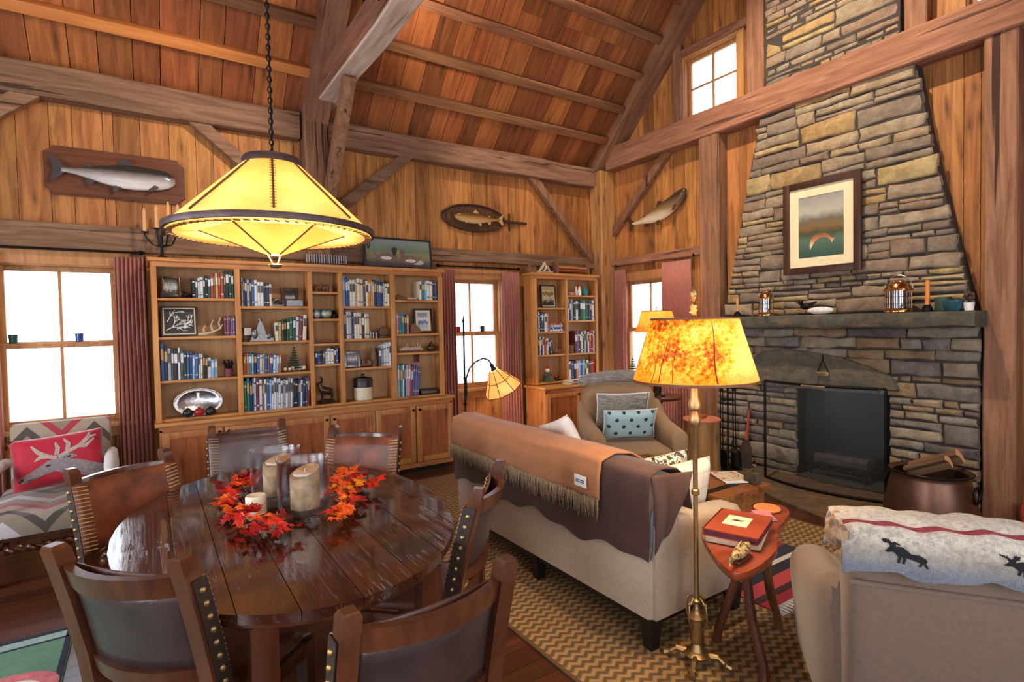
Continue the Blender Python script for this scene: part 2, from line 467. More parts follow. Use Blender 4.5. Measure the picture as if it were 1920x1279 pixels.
beam('timber_post', 'square post on the back wall behind the pendant lamp', M['timberZ'], 1.305, 1.535, 5.48, 5.71, 2.2, 3.72, .01, 15)
beam('timber_post', 'corner post beside the small bookcase', M['timberpine'], 5.12, 5.39, 5.45, 5.69, 0, 3.60, .01, 16)
beam('timber_post', 'square post between the armchair window and the fireplace', M['timberZ'], 5.24, 5.47, 3.73, 4.0, 0, 3.61, .01, 17)
beam('timber_post', 'cracked post beside the copper cauldron', M['timberZ'], 5.24, 5.47, 1.255, 1.46, 0, 3.61, .01, 18)
beam('timber_post', 'upper post between the clerestory window and the chimney', M['timberZ'], 5.28, 5.47, 3.22, 3.42, 3.90, 6.0, .01, 19)
beam('timber_post', 'upper post on the far side of the chimney', M['timberZ'], 5.28, 5.47, 1.82, 2.0, 3.90, 6.05, .01, 20)
beam('timber_post', 'thin upper post on the rafter side of the clerestory window', M['timberZ'], 5.34, 5.47, 4.30, 4.44, 3.90, 4.83, .008, 21)
beam('window_header', 'header timber over the clerestory window', M['timberY'], 5.34, 5.47, 3.42, 4.42, 4.66, 4.76, .006, 22)
beam('wall_girt', 'horizontal rail on the boards under the salmon', M['timberX'], XW, 2.62, 5.61, 5.71, 2.22, 2.44, .012, 23)
beam('wall_girt', 'horizontal rail on the boards under the trout on the net', M['timberX'], 2.62, 5.12, 5.61, 5.71, 2.29, 2.45, .012, 24)
beam('wall_girt', 'narrow rail over the window behind the armchair', M['timberY'], 5.30, 5.41, 4.0, 5.45, 2.31, 2.42, .008, 25)
brace('slanting brace near the pendant lamp, post to beam over the duck painting', M['timberX'], (1.53, 5.63, 2.66), (2.46, 5.63, 3.45), .11, .08, (0, 1, 0))
brace('slanting brace between the salmon and the pendant lamp', M['timberX'], (1.31, 5.63, 2.66), (.38, 5.63, 3.45), .11, .08, (0, 1, 0))
brace('slanting brace between the trout on the net and the corner post', M['timberZ'], (5.10, 5.63, 2.42), (4.06, 5.63, 3.46), .10, .08, (0, 1, 0))
brace('slanting brace at the end of the beam beyond the salmon', M['timberX'], (-1.55, 5.63, 2.70), (-.66, 5.63, 3.46), .12, .08, (0, 1, 0))
brace('slanting brace on the gable wall above the leaping trout mount', M['timberZ'], (5.36, 5.56, 2.70), (5.36, 4.50, 3.64), .10, .08, (1, 0, 0))
brace('steep brace from post up to overhead beam beside the pendant lamp', M['timberZ'], (1.49, 5.50, 2.62), (1.50, 4.66, 3.70), .12, .10, (1, 0, 0))

def rafter(label, x0, x1, d0, d1, y0, y1, seed):
    mb = MB(); c = math.cos(RA); rnd = random.Random(seed)
    m = roofM(0, y0, 0); L = (y0-y1)/c
    rings = []
    for k in range(9):
        t = -L*k/8; a = rnd.uniform(0, .012); b = rnd.uniform(0, .012)
        rings.append([m @ Vector(p) for p in ((x0+a, t, d0+b), (x1-b, t, d0+a), (x1-a, t, d1), (x0+b, t, d1))])
    mb.rings(rings)
    struct('rafter', mb, M['timberS'], label, 'timber', 40)
rafter('big rafter climbing from the post behind the pendant lamp', 1.325, 1.545, -.15, .08, 5.66, RIDGE, 31)
rafter('rafter against the gable wall', 5.13, 5.41, -.06, .08, 5.62, RIDGE, 32)
for k in range(9):
    y = 5.318-.305*k
    for a, b, nm in ((XW, 1.335, 'over the dining table'), (1.535, 5.14, 'over the sitting area')):
        mb = MB(); m = roofM(0, y, 0)
        mb.box(a, b, -.045, .045, 0, .09, .006, m)
        num = ['first', 'second', 'third', 'fourth', 'fifth', 'sixth', 'seventh', 'eighth', 'ninth'][k]
        struct('roof_purlin', mb, M['purlin_new'] if (k == 0 and a == XW) else M['purlin'], num+' purlin up the roof slope from the wall beam, '+nm, 'timber', 40, group='roof purlins')

# ---------------------------------------------------------------- windows
M['winwood'] = wood('window_pine', (150, 96, 52), (206, 150, 98), 'Z', .05, .45, .1, False, 1, True)
def window(name, P, u0, u1, v0, v1, label, rail=None, mun=1, cross=0):
    t = thing(name, label, 'window', P((u0+u1)/2, v0, .0)); t['kind'] = 'structure'
    o = Vector(t.location)
    def Q(u, v, d): return Vector(P(u, v, d))-o
    def bx(mb, a, b, c, d_, e, f):
        p, q = Q(a, c, e), Q(b, d_, f)
        mb.box(min(p.x, q.x), max(p.x, q.x), min(p.y, q.y), max(p.y, q.y), min(p.z, q.z), max(p.z, q.z), .003)
    c = .075
    mb = MB()
    bx(mb, u0-c, u0+.012, v0-.02, v1+.01, -.022, .03); bx(mb, u1-.012, u1+c, v0-.02, v1+.01, -.022, .03)
    bx(mb, u0-c-.01, u1+c+.01, v1-.012, v1+.10, -.026, .03)
    obj('window_casing', mb, M['winwood'], t)
    mb = MB(); bx(mb, u0-c-.02, u1+c+.02, v0-.035, v0, -.06, .10); bx(mb, u0-c, u1+c, v0-.12, v0-.035, -.02, .02)
    obj('window_sill', mb, M['winwood'], t)
    mb = MB(); bx(mb, u0, u0+.022, v0, v1, .0, .14); bx(mb, u1-.022, u1, v0, v1, .0, .14); bx(mb, u0+.022, u1-.022, v1-.022, v1, .0, .14); bx(mb, u0+.022, u1-.022, v0, v0+.012, .0, .14)
    obj('window_frame', mb, M['winwood'], t)
    a, b = u0+.022, u1-.022
    def sash(n, va, vb, d0):
        mb = MB(); d1 = d0+.035
        bx(mb, a, a+.042, va, vb, d0, d1); bx(mb, b-.042, b, va, vb, d0, d1)
        bx(mb, a+.042, b-.042, va, va+.05, d0, d1); bx(mb, a+.042, b-.042, vb-.042, vb, d0, d1)
        for k in range(mun):
            x = a+(b-a)*(k+1)/(mun+1); bx(mb, x-.011, x+.011, va+.05, vb-.042, d0+.005, d1-.005)
        for k in range(cross):
            z = va+(vb-va)*(k+1)/(cross+1); bx(mb, a+.042, b-.042, z-.010, z+.010, d0+.007, d1-.007)
        s = obj(n, mb, M['winwood'], t)
        mb = MB(); bx(mb, a+.035, b-.035, va+.04, vb-.035, d0+.016, d0+.019)
        obj('pane', mb, M['pane'], s)
    if rail:
        sash('lower_sash', v0+.012, rail+.02, .03); sash('upper_sash', rail-.02, v1-.022, .068)
    else: sash('sash', v0+.012, v1-.022, .05)
    return t
PN = lambda u, v, d: (u, YN+d, v); PE = lambda u, v, d: (XE+d, u, v)
window('window_1', PN, -.99, -.19, .80, 2.12, 'pine sash window behind the patterned armchair', 1.46)
window('window_2', PN, 2.85, 3.65, .80, 2.12, 'pine sash window between the two bookcases', 1.45)
window('window_3', PE, 4.53, 5.33, .80, 2.12, 'pine sash window behind the beige armchair', 1.45)
window('window_4', PE, 3.58, 4.30, 3.93, 4.66, 'small clerestory window high on the gable beside the chimney', None, 1, 1)
window('window_5', PE, .90, 1.62, 3.93, 4.66, 'small clerestory window above the cracked post', None, 1, 1)
for k, h in enumerate(H_S): window('window_%d' % (6+k), lambda u, v, d: (u, YS-d, v), *h, 'unseen tall window added behind the camera for fill light', 1.7)  # invented windows, put in to carry the south fill lights
for k, h in enumerate(H_W): window('window_%d' % (9+k), lambda u, v, d: (XW-d, u, v), *h, 'unseen tall window added in the dining end wall for fill light', 1.7)  # likewise invented, for the west fill lights

# outdoors seen through the glass
M['lawn'] = plain('lawn', (214, 224, 208), .9, 0, .12, 3)
mb = MB(); mb.box(-40, 60, YN+.3, 60, -.6, -.5); mb.box(XE+.5, 60, -30, YN+.3, -.6, -.5)
struct('ground', mb, M['lawn'], 'pale lawn outside the windows', 'ground', 0)

# ================================================================ fireplace
def stone_mat(name, cols, rough=.85):
    n = NT(name); v = n.coord((1, 1, 1), 1.0)
    g = n.n('NewGeometry').outputs['Random Per Island']
    base = n.ramp(g, [(i/len(cols), s2l(c)) for i, c in enumerate(cols)], 'CONSTANT')
    f = n.noise(v, 9, 8, .65, .4); col = n.mix(n.ramp(f, [(.3, (.52, .52, .52)), (.7, (1.25, 1.22, 1.16))]), (0, 0, 0), (1, 1, 1))
    c2 = n.mix(1.0, base, n.ramp(f, [(.28, (.42, .41, .41)), (.72, (1.0, 1.0, 1.0))]), 'MULTIPLY')
    f2 = n.noise(n.coord((2, 2, 9), 1.0), 3, 5, .6)
    c3 = n.mix(n.ramp(f2, [(.52, (0, 0, 0)), (.7, (.5, .5, .5))]), c2, s2l((160, 112, 62)))
    n.set(Base_Color=c3, Roughness=rough, Specular_IOR_Level=.25)
    n.bump(n.noise(v, 18, 9, .72), 1.0, .03)
    return n.m
M['stone_hi'] = stone_mat('ledgestone_warm', [(206, 180, 144), (182, 164, 138), (214, 188, 136), (170, 152, 134), (196, 176, 148), (204, 170, 118), (156, 138, 122), (190, 168, 142), (176, 150, 128)])
M['stone_lo'] = stone_mat('ledgestone_grey', [(172, 162, 146), (144, 134, 124), (184, 168, 142), (122, 114, 112), (160, 150, 136), (176, 150, 116), (150, 142, 134)])
M['slab'] = stone_mat('flagstone', [(116, 112, 98), (108, 106, 94)])
M['hearth'] = stone_mat('hearth_stone', [(126, 104, 80), (120, 98, 76)])
M['soot'] = plain('sooty_firebrick', (34, 31, 30), .9, 0, .35, 6, .3, 20)

def ledgestone(mb, X, ul, ur, v0, v1, holes, seed, big=1.0):
    """irregular stones between the outlines ul(v) and ur(v) on the plane x = X, facing -x"""
    rnd = random.Random(seed)
    def stone(a, b, c, d):
        w_, h_ = b-a, d-c; j = min(.012, w_*.08, h_*.18); e = min(.012, h_*.22)
        pts = []
        nx = max(1, int(w_/.11))
        for i in range(nx+1): pts.append((a+w_*i/nx, c))
        pts.append((b, (c+d)/2))
        for i in range(nx+1): pts.append((b-w_*i/nx, d))
        pts.append((a, (c+d)/2))
        pts = [(u+rnd.uniform(-j, j)*.7, v+rnd.uniform(-j, j)) for u, v in pts]
        cu, cv = (a+b)/2, (c+d)/2; dep = rnd.uniform(.002, .022)
        tilt = rnd.uniform(-.03, .03); tz = rnd.uniform(-.08, .08)
        def ring(ins, x, ti=0):
            out = []
            for u, v in pts:
                du, dv = u-cu, v-cv
                k = 1-ins/max(.02, w_/2); l = 1-ins/max(.015, h_/2)
                out.append((x-(ti*(tilt*du+tz*dv)), cu+du*k, cv+dv*l))
            return out
        mb.rings([ring(0, X+.035), ring(0, X-dep+.014, .6), ring(e*.55, X-dep+.003, 1), ring(e*1.6, X-dep-.003, 1)])
    v = v0
    while v < v1-.01:
        h = rnd.choice([.045, .055, .065, .075, .09, .105, .12, .15])*big
        if v1-(v+h) < .04: h = v1-v
        vm = v+h/2
        lo, hi = sorted((ul(vm), ur(vm)))
        sp = [(lo+rnd.uniform(-.012, .008), hi+rnd.uniform(-.008, .012))]
        for q in holes:
            if q[2] < v+h*.6 and q[3] > v+h*.4:
                o = []
                for a, b in sp:
                    if q[1] <= a or q[0] >= b: o.append((a, b)); continue
                    if q[0] > a+.03: o.append((a, q[0]))
                    if q[1] < b-.03: o.append((q[1], b))
                sp = o
        for a, b in sp:
            u = a
            while u < b-.005:
                L = rnd.uniform(1.3, 5.2)*max(h, .06); L = max(.09, min(L, .5))
                if b-(u+L) < .07: L = b-u
                g = .0045
                if h > .1 and rnd.random() < .45:
                    s_ = v+h*rnd.uniform(.35, .65); stone(u+g, u+L-g, v+g, s_-g); stone(u+g, u+L-g, s_+g, v+h-g)
                else: stone(u+g, u+L-g, v+g, v+h-g)
                u += L
        v += h
lerp = lambda v, pts: next((a[1]+(b[1]-a[1])*(v-a[0])/(b[0]-a[0]) for a, b in zip(pts, pts[1:]) if v <= b[0]), pts[-1][1])
UL = [(1.55, 3.70), (2.0, 3.60), (2.9, 3.41), (3.70, 3.235)]
UR = [(1.55, 1.50), (2.3, 1.66), (3.0, 1.80), (3.70, 1.91)]
fp = thing('stone_fireplace', 'tapering ledgestone fireplace and chimney rising through the gable beams', 'fireplace', (5.25, 2.6, 0))
L0 = Matrix.Translation((-5.25, -2.6, 0))
def fpobj(name, mb, mat, smooth=40, label=None, **k):
    mb.bm.transform(L0); o = obj(name, mb, mat, fp, smooth)
    if label: o['label'] = label
    return o
mb = MB(); ledgestone(mb, 5.272, lambda v: lerp(v, UL), lambda v: lerp(v, UR), 1.59, 3.74, [], 41, 1.15)
ledgestone(mb, 5.28, lambda v: 3.19, lambda v: 2.02, 3.88, 6.2, [], 42, 1.1)
fpobj('chimney_breast', mb, M['stone_hi'], 45, 'warm tan ledgestone of the tapering chimney')
mb = MB(); ledgestone(mb, 5.21, lambda v: 3.725, lambda v: 1.465, 0, 1.47, [(2.06, 2.86, -1, .93)], 43, 1.1)
fpobj('fireplace_surround', mb, M['stone_lo'], 45, 'grey ledgestone around the fire opening')
mb = MB()
poly = [(lerp(z, UL), z) for z in (1.5, 2.0, 2.9, 3.7)]+[(3.20, 3.8), (3.20, 6.2), (2.01, 6.15), (2.01, 3.8)]+[(lerp(z, UR), z) for z in (3.7, 3.0, 2.3, 1.5)]
mm = Matrix(((0, 0, 1, 0), (1, 0, 0, 0), (0, 1, 0, 0), (0, 0, 0, 1)))
mb.prism(poly, 5.275, 5.395, mm)
mb.box(5.225, 5.395, 2.86, 3.72, 0, 1.5); mb.box(5.225, 5.395, 1.47, 2.06, 0, 1.5); mb.box(5.225, 5.395, 2.06, 2.86, .93, 1.5)
fpobj('mortar_backing', mb, M['mortar'], 0)
mb = MB()
lp = [(3.30, .92), (3.31, 1.14), (3.2, 1.235), (2.95, 1.268), (2.7, 1.24), (2.45, 1.20), (2.2, 1.12), (2.02, 1.05), (1.97, .93), (2.4, .915), (2.9, .91)]
mb.prism(lp, 5.165, 5.24, mm)
bmesh.ops.bevel(mb.bm, geom=list(mb.bm.edges), offset=.012, segments=2, affect='EDGES')
fpobj('lintel_stone', mb, M['slab'], 40, 'large greenish-grey lintel slab')
mb = MB(); rings = []
rnd = random.Random(9)
for k in range(17):
    y = 1.425+(3.725-1.425)*k/16; a = rnd.uniform(-.01, .01); b = rnd.uniform(-.008, .008)
    rings.append([(4.985+a, y, 1.475+b), (4.975+a, y, 1.53), (4.985+a, y, 1.575), (5.0, y, 1.585), (5.255, y, 1.585), (5.255, y, 1.462), (5.0, y, 1.462+b)])
mb.rings(rings); fpobj('mantel_shelf', mb, M['slab'], 40, 'grey stone mantel slab')
mb = MB()
hp = [(5.2, 3.72), (4.93, 3.70), (4.71, 3.30), (4.55, 2.95), (4.42, 2.65), (4.30, 2.3), (4.23, 2.08), (4.24, 1.7), (4.42, 1.35), (4.6, 1.22), (5.2, 1.2)]
mb.prism(hp, 0.0, .03); fpobj('hearth', mb, M['hearth'], 0, 'broad flat hearthstone')
mb = MB()
mb.box(5.24, 5.80, 2.86, 2.90, .03, .95); mb.box(5.24, 5.80, 2.02, 2.06, .03, .95); mb.box(5.76, 5.80, 2.06, 2.86, .03, .95); mb.box(5.24, 5.80, 2.02, 2.90, .93, .98); mb.box(5.20, 5.80, 2.06, 2.86, .0, .035)
fpobj('firebox', mb, M['soot'], 0, 'soot-black firebox')

# ================================================================ bookcases
def case(name, label, x0, x1, yf, yb, z0, z1, stiles, shelves, sw=.045):
    t = thing(name, label, 'bookcase', ((x0+x1)/2, yf, z0)); O = Matrix.Translation(-Vector(t.location))
    def put(n, mb, mat): mb.bm.transform(O); return obj(n, mb, mat, t)
    for a, b in ((x0, x0+.022), (x1-.022, x1)):
        mb = MB(); mb.box(a, b, yf+.02, yb, z0, z1-.03, .002); put('side_panel', mb, M['pineZ'])
    mb = MB(); mb.box(x0+.022, x1-.022, yb-.015, yb, z0, z1-.03); put('back_panel', mb, M['casepine'])
    mb = MB(); mb.box(x0-.02, x1+.02, yf-.012, yb, z1-.03, z1, .004); mb.box(x0+.01, x1-.01, yf, yf+.02, z1-.075, z1-.03, .002); put('top', mb, M['pineX'])
    mb = MB(); mb.box(x0+.022, x1-.022, yf+.02, yb-.015, z0, z0+.022, .002); put('bottom_shelf', mb, M['pineX'])
    for a, b in stiles:
        mb = MB(); mb.box(a, b, yf, yf+.02, z0, z1-.075, .003); put('stile', mb, M['pineZ'])
    for (a, b) in stiles[1:-1]:
        m = (a+b)/2; mb = MB(); mb.box(m-.011, m+.011, yf+.02, yb-.015, z0+.022, z1-.03, .001); put('divider', mb, M['pineZ'])
    for i, zs in enumerate(shelves):
        a = x0+.022 if i == 0 else (stiles[i][0]+stiles[i][1])/2+.011
        b = x1-.022 if i == len(shelves)-1 else (stiles[i+1][0]+stiles[i+1][1])/2-.011
        for z in zs:
            mb = MB(); mb.box(a, b, yf+.012, yb-.015, z-.022, z, .002); put('shelf', mb, M['pineX'])
    return t
def base_cab(name, label, x0, x1, yf, yb, z1, doors, toe=.06):
    t = thing(name, label, 'cabinet', ((x0+x1)/2, yf, 0)); O = Matrix.Translation(-Vector(t.location))
    def put(n, mb, mat, par=None, lab=None):
        mb.bm.transform(O); o = obj(n, mb, mat, par or t)
        if lab: o['label'] = lab
        return o
    mb = MB(); mb.box(x0+.01, x1-.01, yf+.03, yb, toe, z1-.03, .002); mb.mi = 1; mb.box(x0+.03, x1-.03, yf+.07, yb, 0, toe); put('carcass', mb, [M['pineZ'], M['black']])
    mb = MB(); mb.box(x0-.02, x1+.02, yf-.015, yb, z1-.03, z1, .005); put('counter', mb, M['pineX'])
    mb = MB(); e = [x0+.01]+[d for d in doors]+[x1-.01]
    mb.box(x0+.01, x1-.01, yf+.01, yf+.03, z1-.075, z1-.03); mb.box(x0+.01, x1-.01, yf+.01, yf+.03, toe, toe+.05)
    for q in (x0+.01, x1-.03): mb.box(q, q+.02, yf+.01, yf+.03, toe+.04, z1-.06)
    put('face_frame', mb, M['pineX'])
    n = len(doors)-1
    for k in range(n):
        a, b = doors[k]+.006, doors[k+1]-.006; c, d = toe+.055, z1-.08; s = .055
        mb = MB(); mb.box(a, a+s, yf-.004, yf+.016, c, d, .003); mb.box(b-s, b, yf-.004, yf+.016, c, d, .003)
        mb.box(a+s, b-s, yf-.004, yf+.016, c, c+s, .003); mb.box(a+s, b-s, yf-.004, yf+.016, d-s, d, .003)
        mb.mi = 1; mb.box(a+s-.004, b-s+.004, yf+.004, yf+.012, c+s-.004, d-s+.004)
        dr = put('door', mb, [M['pineZ'], M['pinepanel']])
        kx = b-.03 if k % 2 == 0 else a+.03
        mb = MB(); m = T((kx, yf-.002, d-.035), (R(90), 0, 0)); mb.lathe([(.006, 0), (.006, .012), (.014, .018), (.014, .026), (.006, .03)], 10, m)
        put('knob', mb, M['black_iron'], dr, 'dark round knob')
    return t
YF = 5.37
ST = [(.035, .072), (.648, .692), (1.272, 1.312), (1.558, 1.600), (2.088, 2.140), (2.632, 2.685)]
SH = [[1.832, 1.504, 1.139], [1.764, 1.442, 1.148], [1.904, 1.643, 1.406, 1.206], [1.764, 1.440, 1.149], [1.832, 1.476, 1.278]]
case('bookcase', 'wide waxed-pine bookcase of five bays under the pendant lamp side of the wall', .03, 2.69, YF, 5.60, .792, 2.165, ST, SH)
base_cab('base_cabinet', 'long low pine cupboard with panelled doors under the wide bookcase', .04, 2.76, 5.33, 5.69, .79, [.06, .52, .97, 1.43, 1.88, 2.32, 2.75])
YR = 5.40
STR = [(3.94, 3.985), (4.435, 4.475), (4.945, 4.985)]
SHR = [[1.752, 1.452, 1.165], [1.913, 1.590, 1.165]]
case('bookcase', 'narrow two-bay pine bookcase in the corner', 3.93, 4.99, YR, 5.60, .80, 2.185, STR, SHR)
base_cab('base_cabinet', 'short pine cupboard under the corner bookcase', 3.92, 5.0, 5.18, 5.60, .79, [3.93, 4.46, 4.99])

# ---------------------------------------------------------------- books
BC = dict(n=('navy', (36, 42, 70)), b=('blue', (52, 84, 138)), l=('light blue', (132, 172, 206)), t=('teal', (44, 116, 130)), g=('dark green', (38, 66, 52)), G=('green', (60, 128, 92)), k=('black', (30, 30, 34)),
          d=('charcoal', (70, 70, 76)), s=('grey', (152, 154, 160)), w=('white', (206, 208, 212)), c=('cream', (218, 204, 176)), r=('red', (160, 44, 40)), R=('rust red', (150, 74, 52)), o=('orange', (206, 120, 62)),
          y=('tan', (186, 150, 98)), m=('maroon', (104, 40, 50)), p=('purple', (112, 92, 140)), P=('pink', (204, 130, 136)))
for k, (nm, c) in BC.items():
    M['bk_'+k] = plain('book_cloth_'+nm.replace(' ', '_'), c, .55, 0, .16, 30)
M['pages'] = plain('paper_edges', (214, 204, 184), .85, 0, .08, 80)
ORD = ['first', 'second', 'third', 'fourth', 'fifth', 'sixth', 'seventh', 'eighth', 'ninth', 'tenth', 'eleventh', 'twelfth', 'thirteenth', 'fourteenth', 'fifteenth', 'sixteenth', 'seventeenth', 'eighteenth', 'nineteenth', 'twentieth',
       'twenty-first', 'twenty-second', 'twenty-third', 'twenty-fourth', 'twenty-fifth', 'twenty-sixth', 'twenty-seventh', 'twenty-eighth', 'twenty-ninth', 'thirtieth']
brnd = random.Random(77)
def book_mesh(w_, d_, h_, code, lying=False):
    """spine at local y = 0, facing -y; stands on z = 0"""
    mb = MB(); mb.mi = 0; c = .0022
    w_ = w_-.0006
    mb.box(-w_/2, -w_/2+c, .003, d_, 0, h_); mb.box(w_/2-c, w_/2, .003, d_, 0, h_)
    sp = []
    for k in range(7):
        a = PI*k/6; sp.append((-w_/2*math.cos(a), .004-.005*math.sin(a)))
    mb.prism(sp+[(w_/2-c, .008), (-w_/2+c, .008)], 0, h_)
    mb.mi = 1; mb.box(-w_/2+c, w_/2-c, .007, d_-.004, .003, h_-.003)
    mb.mi = 2
    for a, b in ([(.80, .86), (.14, .18)] if brnd.random() < .5 else [(.55, .85)]):
        mb.box(-w_/2*.8, w_/2*.8, -.0018, .003, h_*a, h_*b)
    return mb
def books(codes, x0, x1, z, yf, h0, h1, place, grp, lean=0.0, jit=.10, depth=.155, inset=.015):
    n = len(codes); ws = [brnd.uniform(.7, 1.35) for _ in codes]; k = (x1-x0)/sum(ws); x = x0
    for i, (c, w_) in enumerate(zip(codes, ws)):
        W = w_*k; h = (h0+(h1-h0)*i/max(1, n-1))*(1+brnd.uniform(-jit, jit*.3))
        nm, _ = BC[c]
        band = M['bk_'+('y' if c in 'nbgkdmrRtp' and brnd.random() < .5 else 'w' if c not in 'wcs' else 'd')]
        o = obj('book', book_mesh(W-.0012, min(depth, h*.8+.02), h, c), [M['bk_'+c], M['pages'], band])
        a = lean*(i/max(1, n-1)) if lean > 0 else lean
        o.location = (x+W/2+(h/2*math.sin(a)), yf+inset+brnd.uniform(0, .014), z+.0015+abs(math.sin(a))*W*.5)
        o.rotation_euler = (0, a, 0)
        tag(o, '%s book, %s toward the fireplace %s' % (nm, ORD[i], place), 'book', grp)
        x += W
def flat_books(codes, x0, x1, y, z, th, place, grp):
    for i, c in enumerate(codes):
        W = x1-x0-.012*i
        o = obj('book', book_mesh(th, .14, W, c), [M['bk_'+c], M['pages'], M['bk_w' if c not in 'wc' else 'bk_d']])
        o.location = (x1, y, z+.002+(th+.001)*(i+.5)); o.rotation_euler = (0, R(-90), 0)
        tag(o, '%s book lying flat, %s up %s' % (BC[c][0], ORD[i], place), 'book', grp)
Y0 = YF
books('kdwwgkgRRyrRgkgg', .325, .646, 1.832, Y0, .17, .25, 'on the top shelf of the silver-tray bay', 'books above the antler picture', 0, .08)
books('mpmpp', .556, .647, 1.504, Y0, .17, .18, 'beside the antlers on the wide bookcase', 'small books beside the antlers')
books('bnsdkwdgbblbwcdkwll', .078, .49, 1.139, Y0, .31, .17, 'above the silver tray', 'books above the silver tray', .03, .12)
books('snnskbwwwnnc', .703, .955, 1.764, Y0, .255, .21, 'on the top shelf of the pine-tree bay', 'books on the top shelf of the tree bay', 0, .06)
books('cygkgGgwmc', .975, 1.240, 1.442, Y0, .17, .245, 'in the rising row beside the dark figurines', 'books beside the dark figurines', .06, .03)
books('RotlnbcsbRbwlo', .700, 1.01, 1.148, Y0, .20, .165, 'beside the little pine tree', 'books beside the little pine tree', .06, .06)
books('Gtnbwmwpcblwwwwwswswnknbwnbr', .698, 1.250, .814, Y0, .30, .27, 'in the long bottom row of the pine-tree bay', 'big books in the bottom row', .05, .10)
books('nbkdwwcnb', 1.325, 1.545, 1.206, Y0, .13, .15, 'on the small shelf above the bronze deer', 'little books above the deer', 0, .2)
books('lbbcwyccdcoyynbbnlcc', 1.606, 2.085, 1.764, Y0, .29, .25, 'on the top shelf of the crock bay', 'books on the top shelf of the crock bay', 0, .08)
books('dwskwcckcc', 1.606, 1.864, 1.440, Y0, .275, .26, 'on the second shelf of the crock bay', 'books on the second shelf of the crock bay', 0, .08)
books('dswww', 1.955, 2.085, 1.149, Y0, .19, .25, 'beside the wooden vase above the crock', 'white books beside the vase', 0, .03)
books('ctlwcnb', 2.42, 2.628, 1.832, Y0, .20, .21, 'on the top shelf of the outlet bay', 'books in the top of the outlet bay', 0, .04)
books('PttkP', 2.150, 2.295, 1.476, Y0, .225, .20, 'beside the framed blue-and-white picture', 'books beside the blue framed picture', 0, .06)
books('ltcblPrbpb', 2.150, 2.375, .814, Y0, .345, .32, 'on the bottom shelf of the outlet bay', 'books in the bottom of the outlet bay', .08, .05)
books('wnskwkgGgnnw', 4.482, 4.940, 1.590, YR, .265, .26, 'under the teal bottle in the corner bookcase', 'books under the teal bottle', 0, .06)
books('mpndcgskwrmrw', 4.60, 4.940, 1.165, YR, .29, .28, 'on the corner bookcase shelf with the basket', 'books beside the basket', 0, .06)
books('wbkolblkcgrr', 4.482, 4.92, .822, YR, .255, .24, 'on the bottom shelf of the corner bookcase', 'leaning books in the corner bookcase', .06, .06)
books('kwndgwP', 3.99, 4.165, 1.452, YR, .25, .24, 'upright under the corner bookcase picture', 'upright books under the corner picture', 0, .08)
flat_books('wbwr', 4.19, 4.39, YR+.015, 1.452, .026, 'the stack under the corner bookcase picture', 'stacked books under the corner picture')
books('kwnwrcwkd', 4.0, 4.22, 1.165, YR, .24, .20, 'on the third shelf of the corner bookcase', 'books on the third corner shelf', 0, .08)

# ---------------------------------------------------------------- small decor helpers
def frame_pic(name, label, cat, c, size, fw, pic_cb, frame_mat, tilt=0, depth=.03, mat_w=0, rz=0, normal='-y', mats=None, lean=True):
    """a framed picture; local x width, z height, front faces -y"""
    t = thing(name, label, cat, (c[0], c[1], c[2]+.0015+.03*abs(math.sin(tilt)) if 0 else c[2]+.002), rz); W, H = size
    t.rotation_euler = (tilt, 0, rz)
    mb = MB()
    for s in (-1, 1):
        mb.box(s*W/2-(fw if s > 0 else 0), s*W/2+(fw if s < 0 else 0), -depth, 0, 0, H, .003)
    mb.box(-W/2+fw, W/2-fw, -depth, 0, 0, fw, .003); mb.box(-W/2+fw, W/2-fw, -depth, 0, H-fw, H, .003)
    obj('frame', mb, frame_mat, t)
    a = fw-.002
    if mat_w:
        mb = MB(); b = fw+mat_w
        mb.box(-W/2+a, -W/2+b, -depth*.55, -.004, a, H-a); mb.box(W/2-b, W/2-a, -depth*.55, -.004, a, H-a)
        mb.box(-W/2+b, W/2-b, -depth*.55, -.004, a, b); mb.box(-W/2+b, W/2-b, -depth*.55, -.004, H-b, H-a)
        obj('picture_mat', mb, M['mat_cream'], t); a = b-.002
    mb = MB(); mb.box(-W/2+a, W/2-a, -depth*.4, -.003, a, H-a)
    pic = obj('picture', mb, pic_cb, t)
    return t, pic
M['mat_cream'] = plain('cream_mat_board', (232, 212, 172), .8, 0, .05)
M['frame_dark'] = wood('dark_walnut_frame', (44, 26, 20), (86, 54, 38), 'Z', .1, .35, .1, False, 1, True)
M['frame_black'] = plain('black_frame', (26, 24, 26), .4)
def picmat(name, stops, axis='Z', nscale=8, mix=.5, seed=0.0, h=1.0, dist=0):
    """painted landscape: bands up the picture broken by brush noise (stops along generated z)"""
    n = NT(name); tc = n.n('TexCoord'); sep = n.n('SeparateXYZ'); n.l(tc.outputs['Generated'], sep.inputs[0])
    mp = n.n('Mapping'); mp.inputs['Location'].default_value = (seed, seed*2, seed); n.l(tc.outputs['Generated'], mp.inputs[0])
    f = n.noise(mp.outputs[0], nscale, 6, .6, dist)
    v = n.math('ADD', sep.outputs[2], n.math('MULTIPLY_ADD', f, mix, -mix/2))
    n.set(Base_Color=n.ramp(v, [(p, s2l(c)) for p, c in stops]), Roughness=.35, Specular_IOR_Level=.4)
    return n.m
def small(name, label, cat, mb, mats, loc, rz=0, group=None, smooth=40):
    loc = (loc[0], loc[1], loc[2]+.002); o = obj(name, mb, mats, None, smooth); o.location = loc; o.rotation_euler = (0, 0, rz)
    return tag(o, label, cat, group)
M['bronze'] = plain('dark_bronze', (82, 64, 50), .35, .8, .3, 40)
M['antler'] = plain('bleached_antler', (190, 172, 148), .6, 0, .2, 30)
M['pewter'] = plain('pewter', (120, 118, 118), .35, .8, .3, 40)
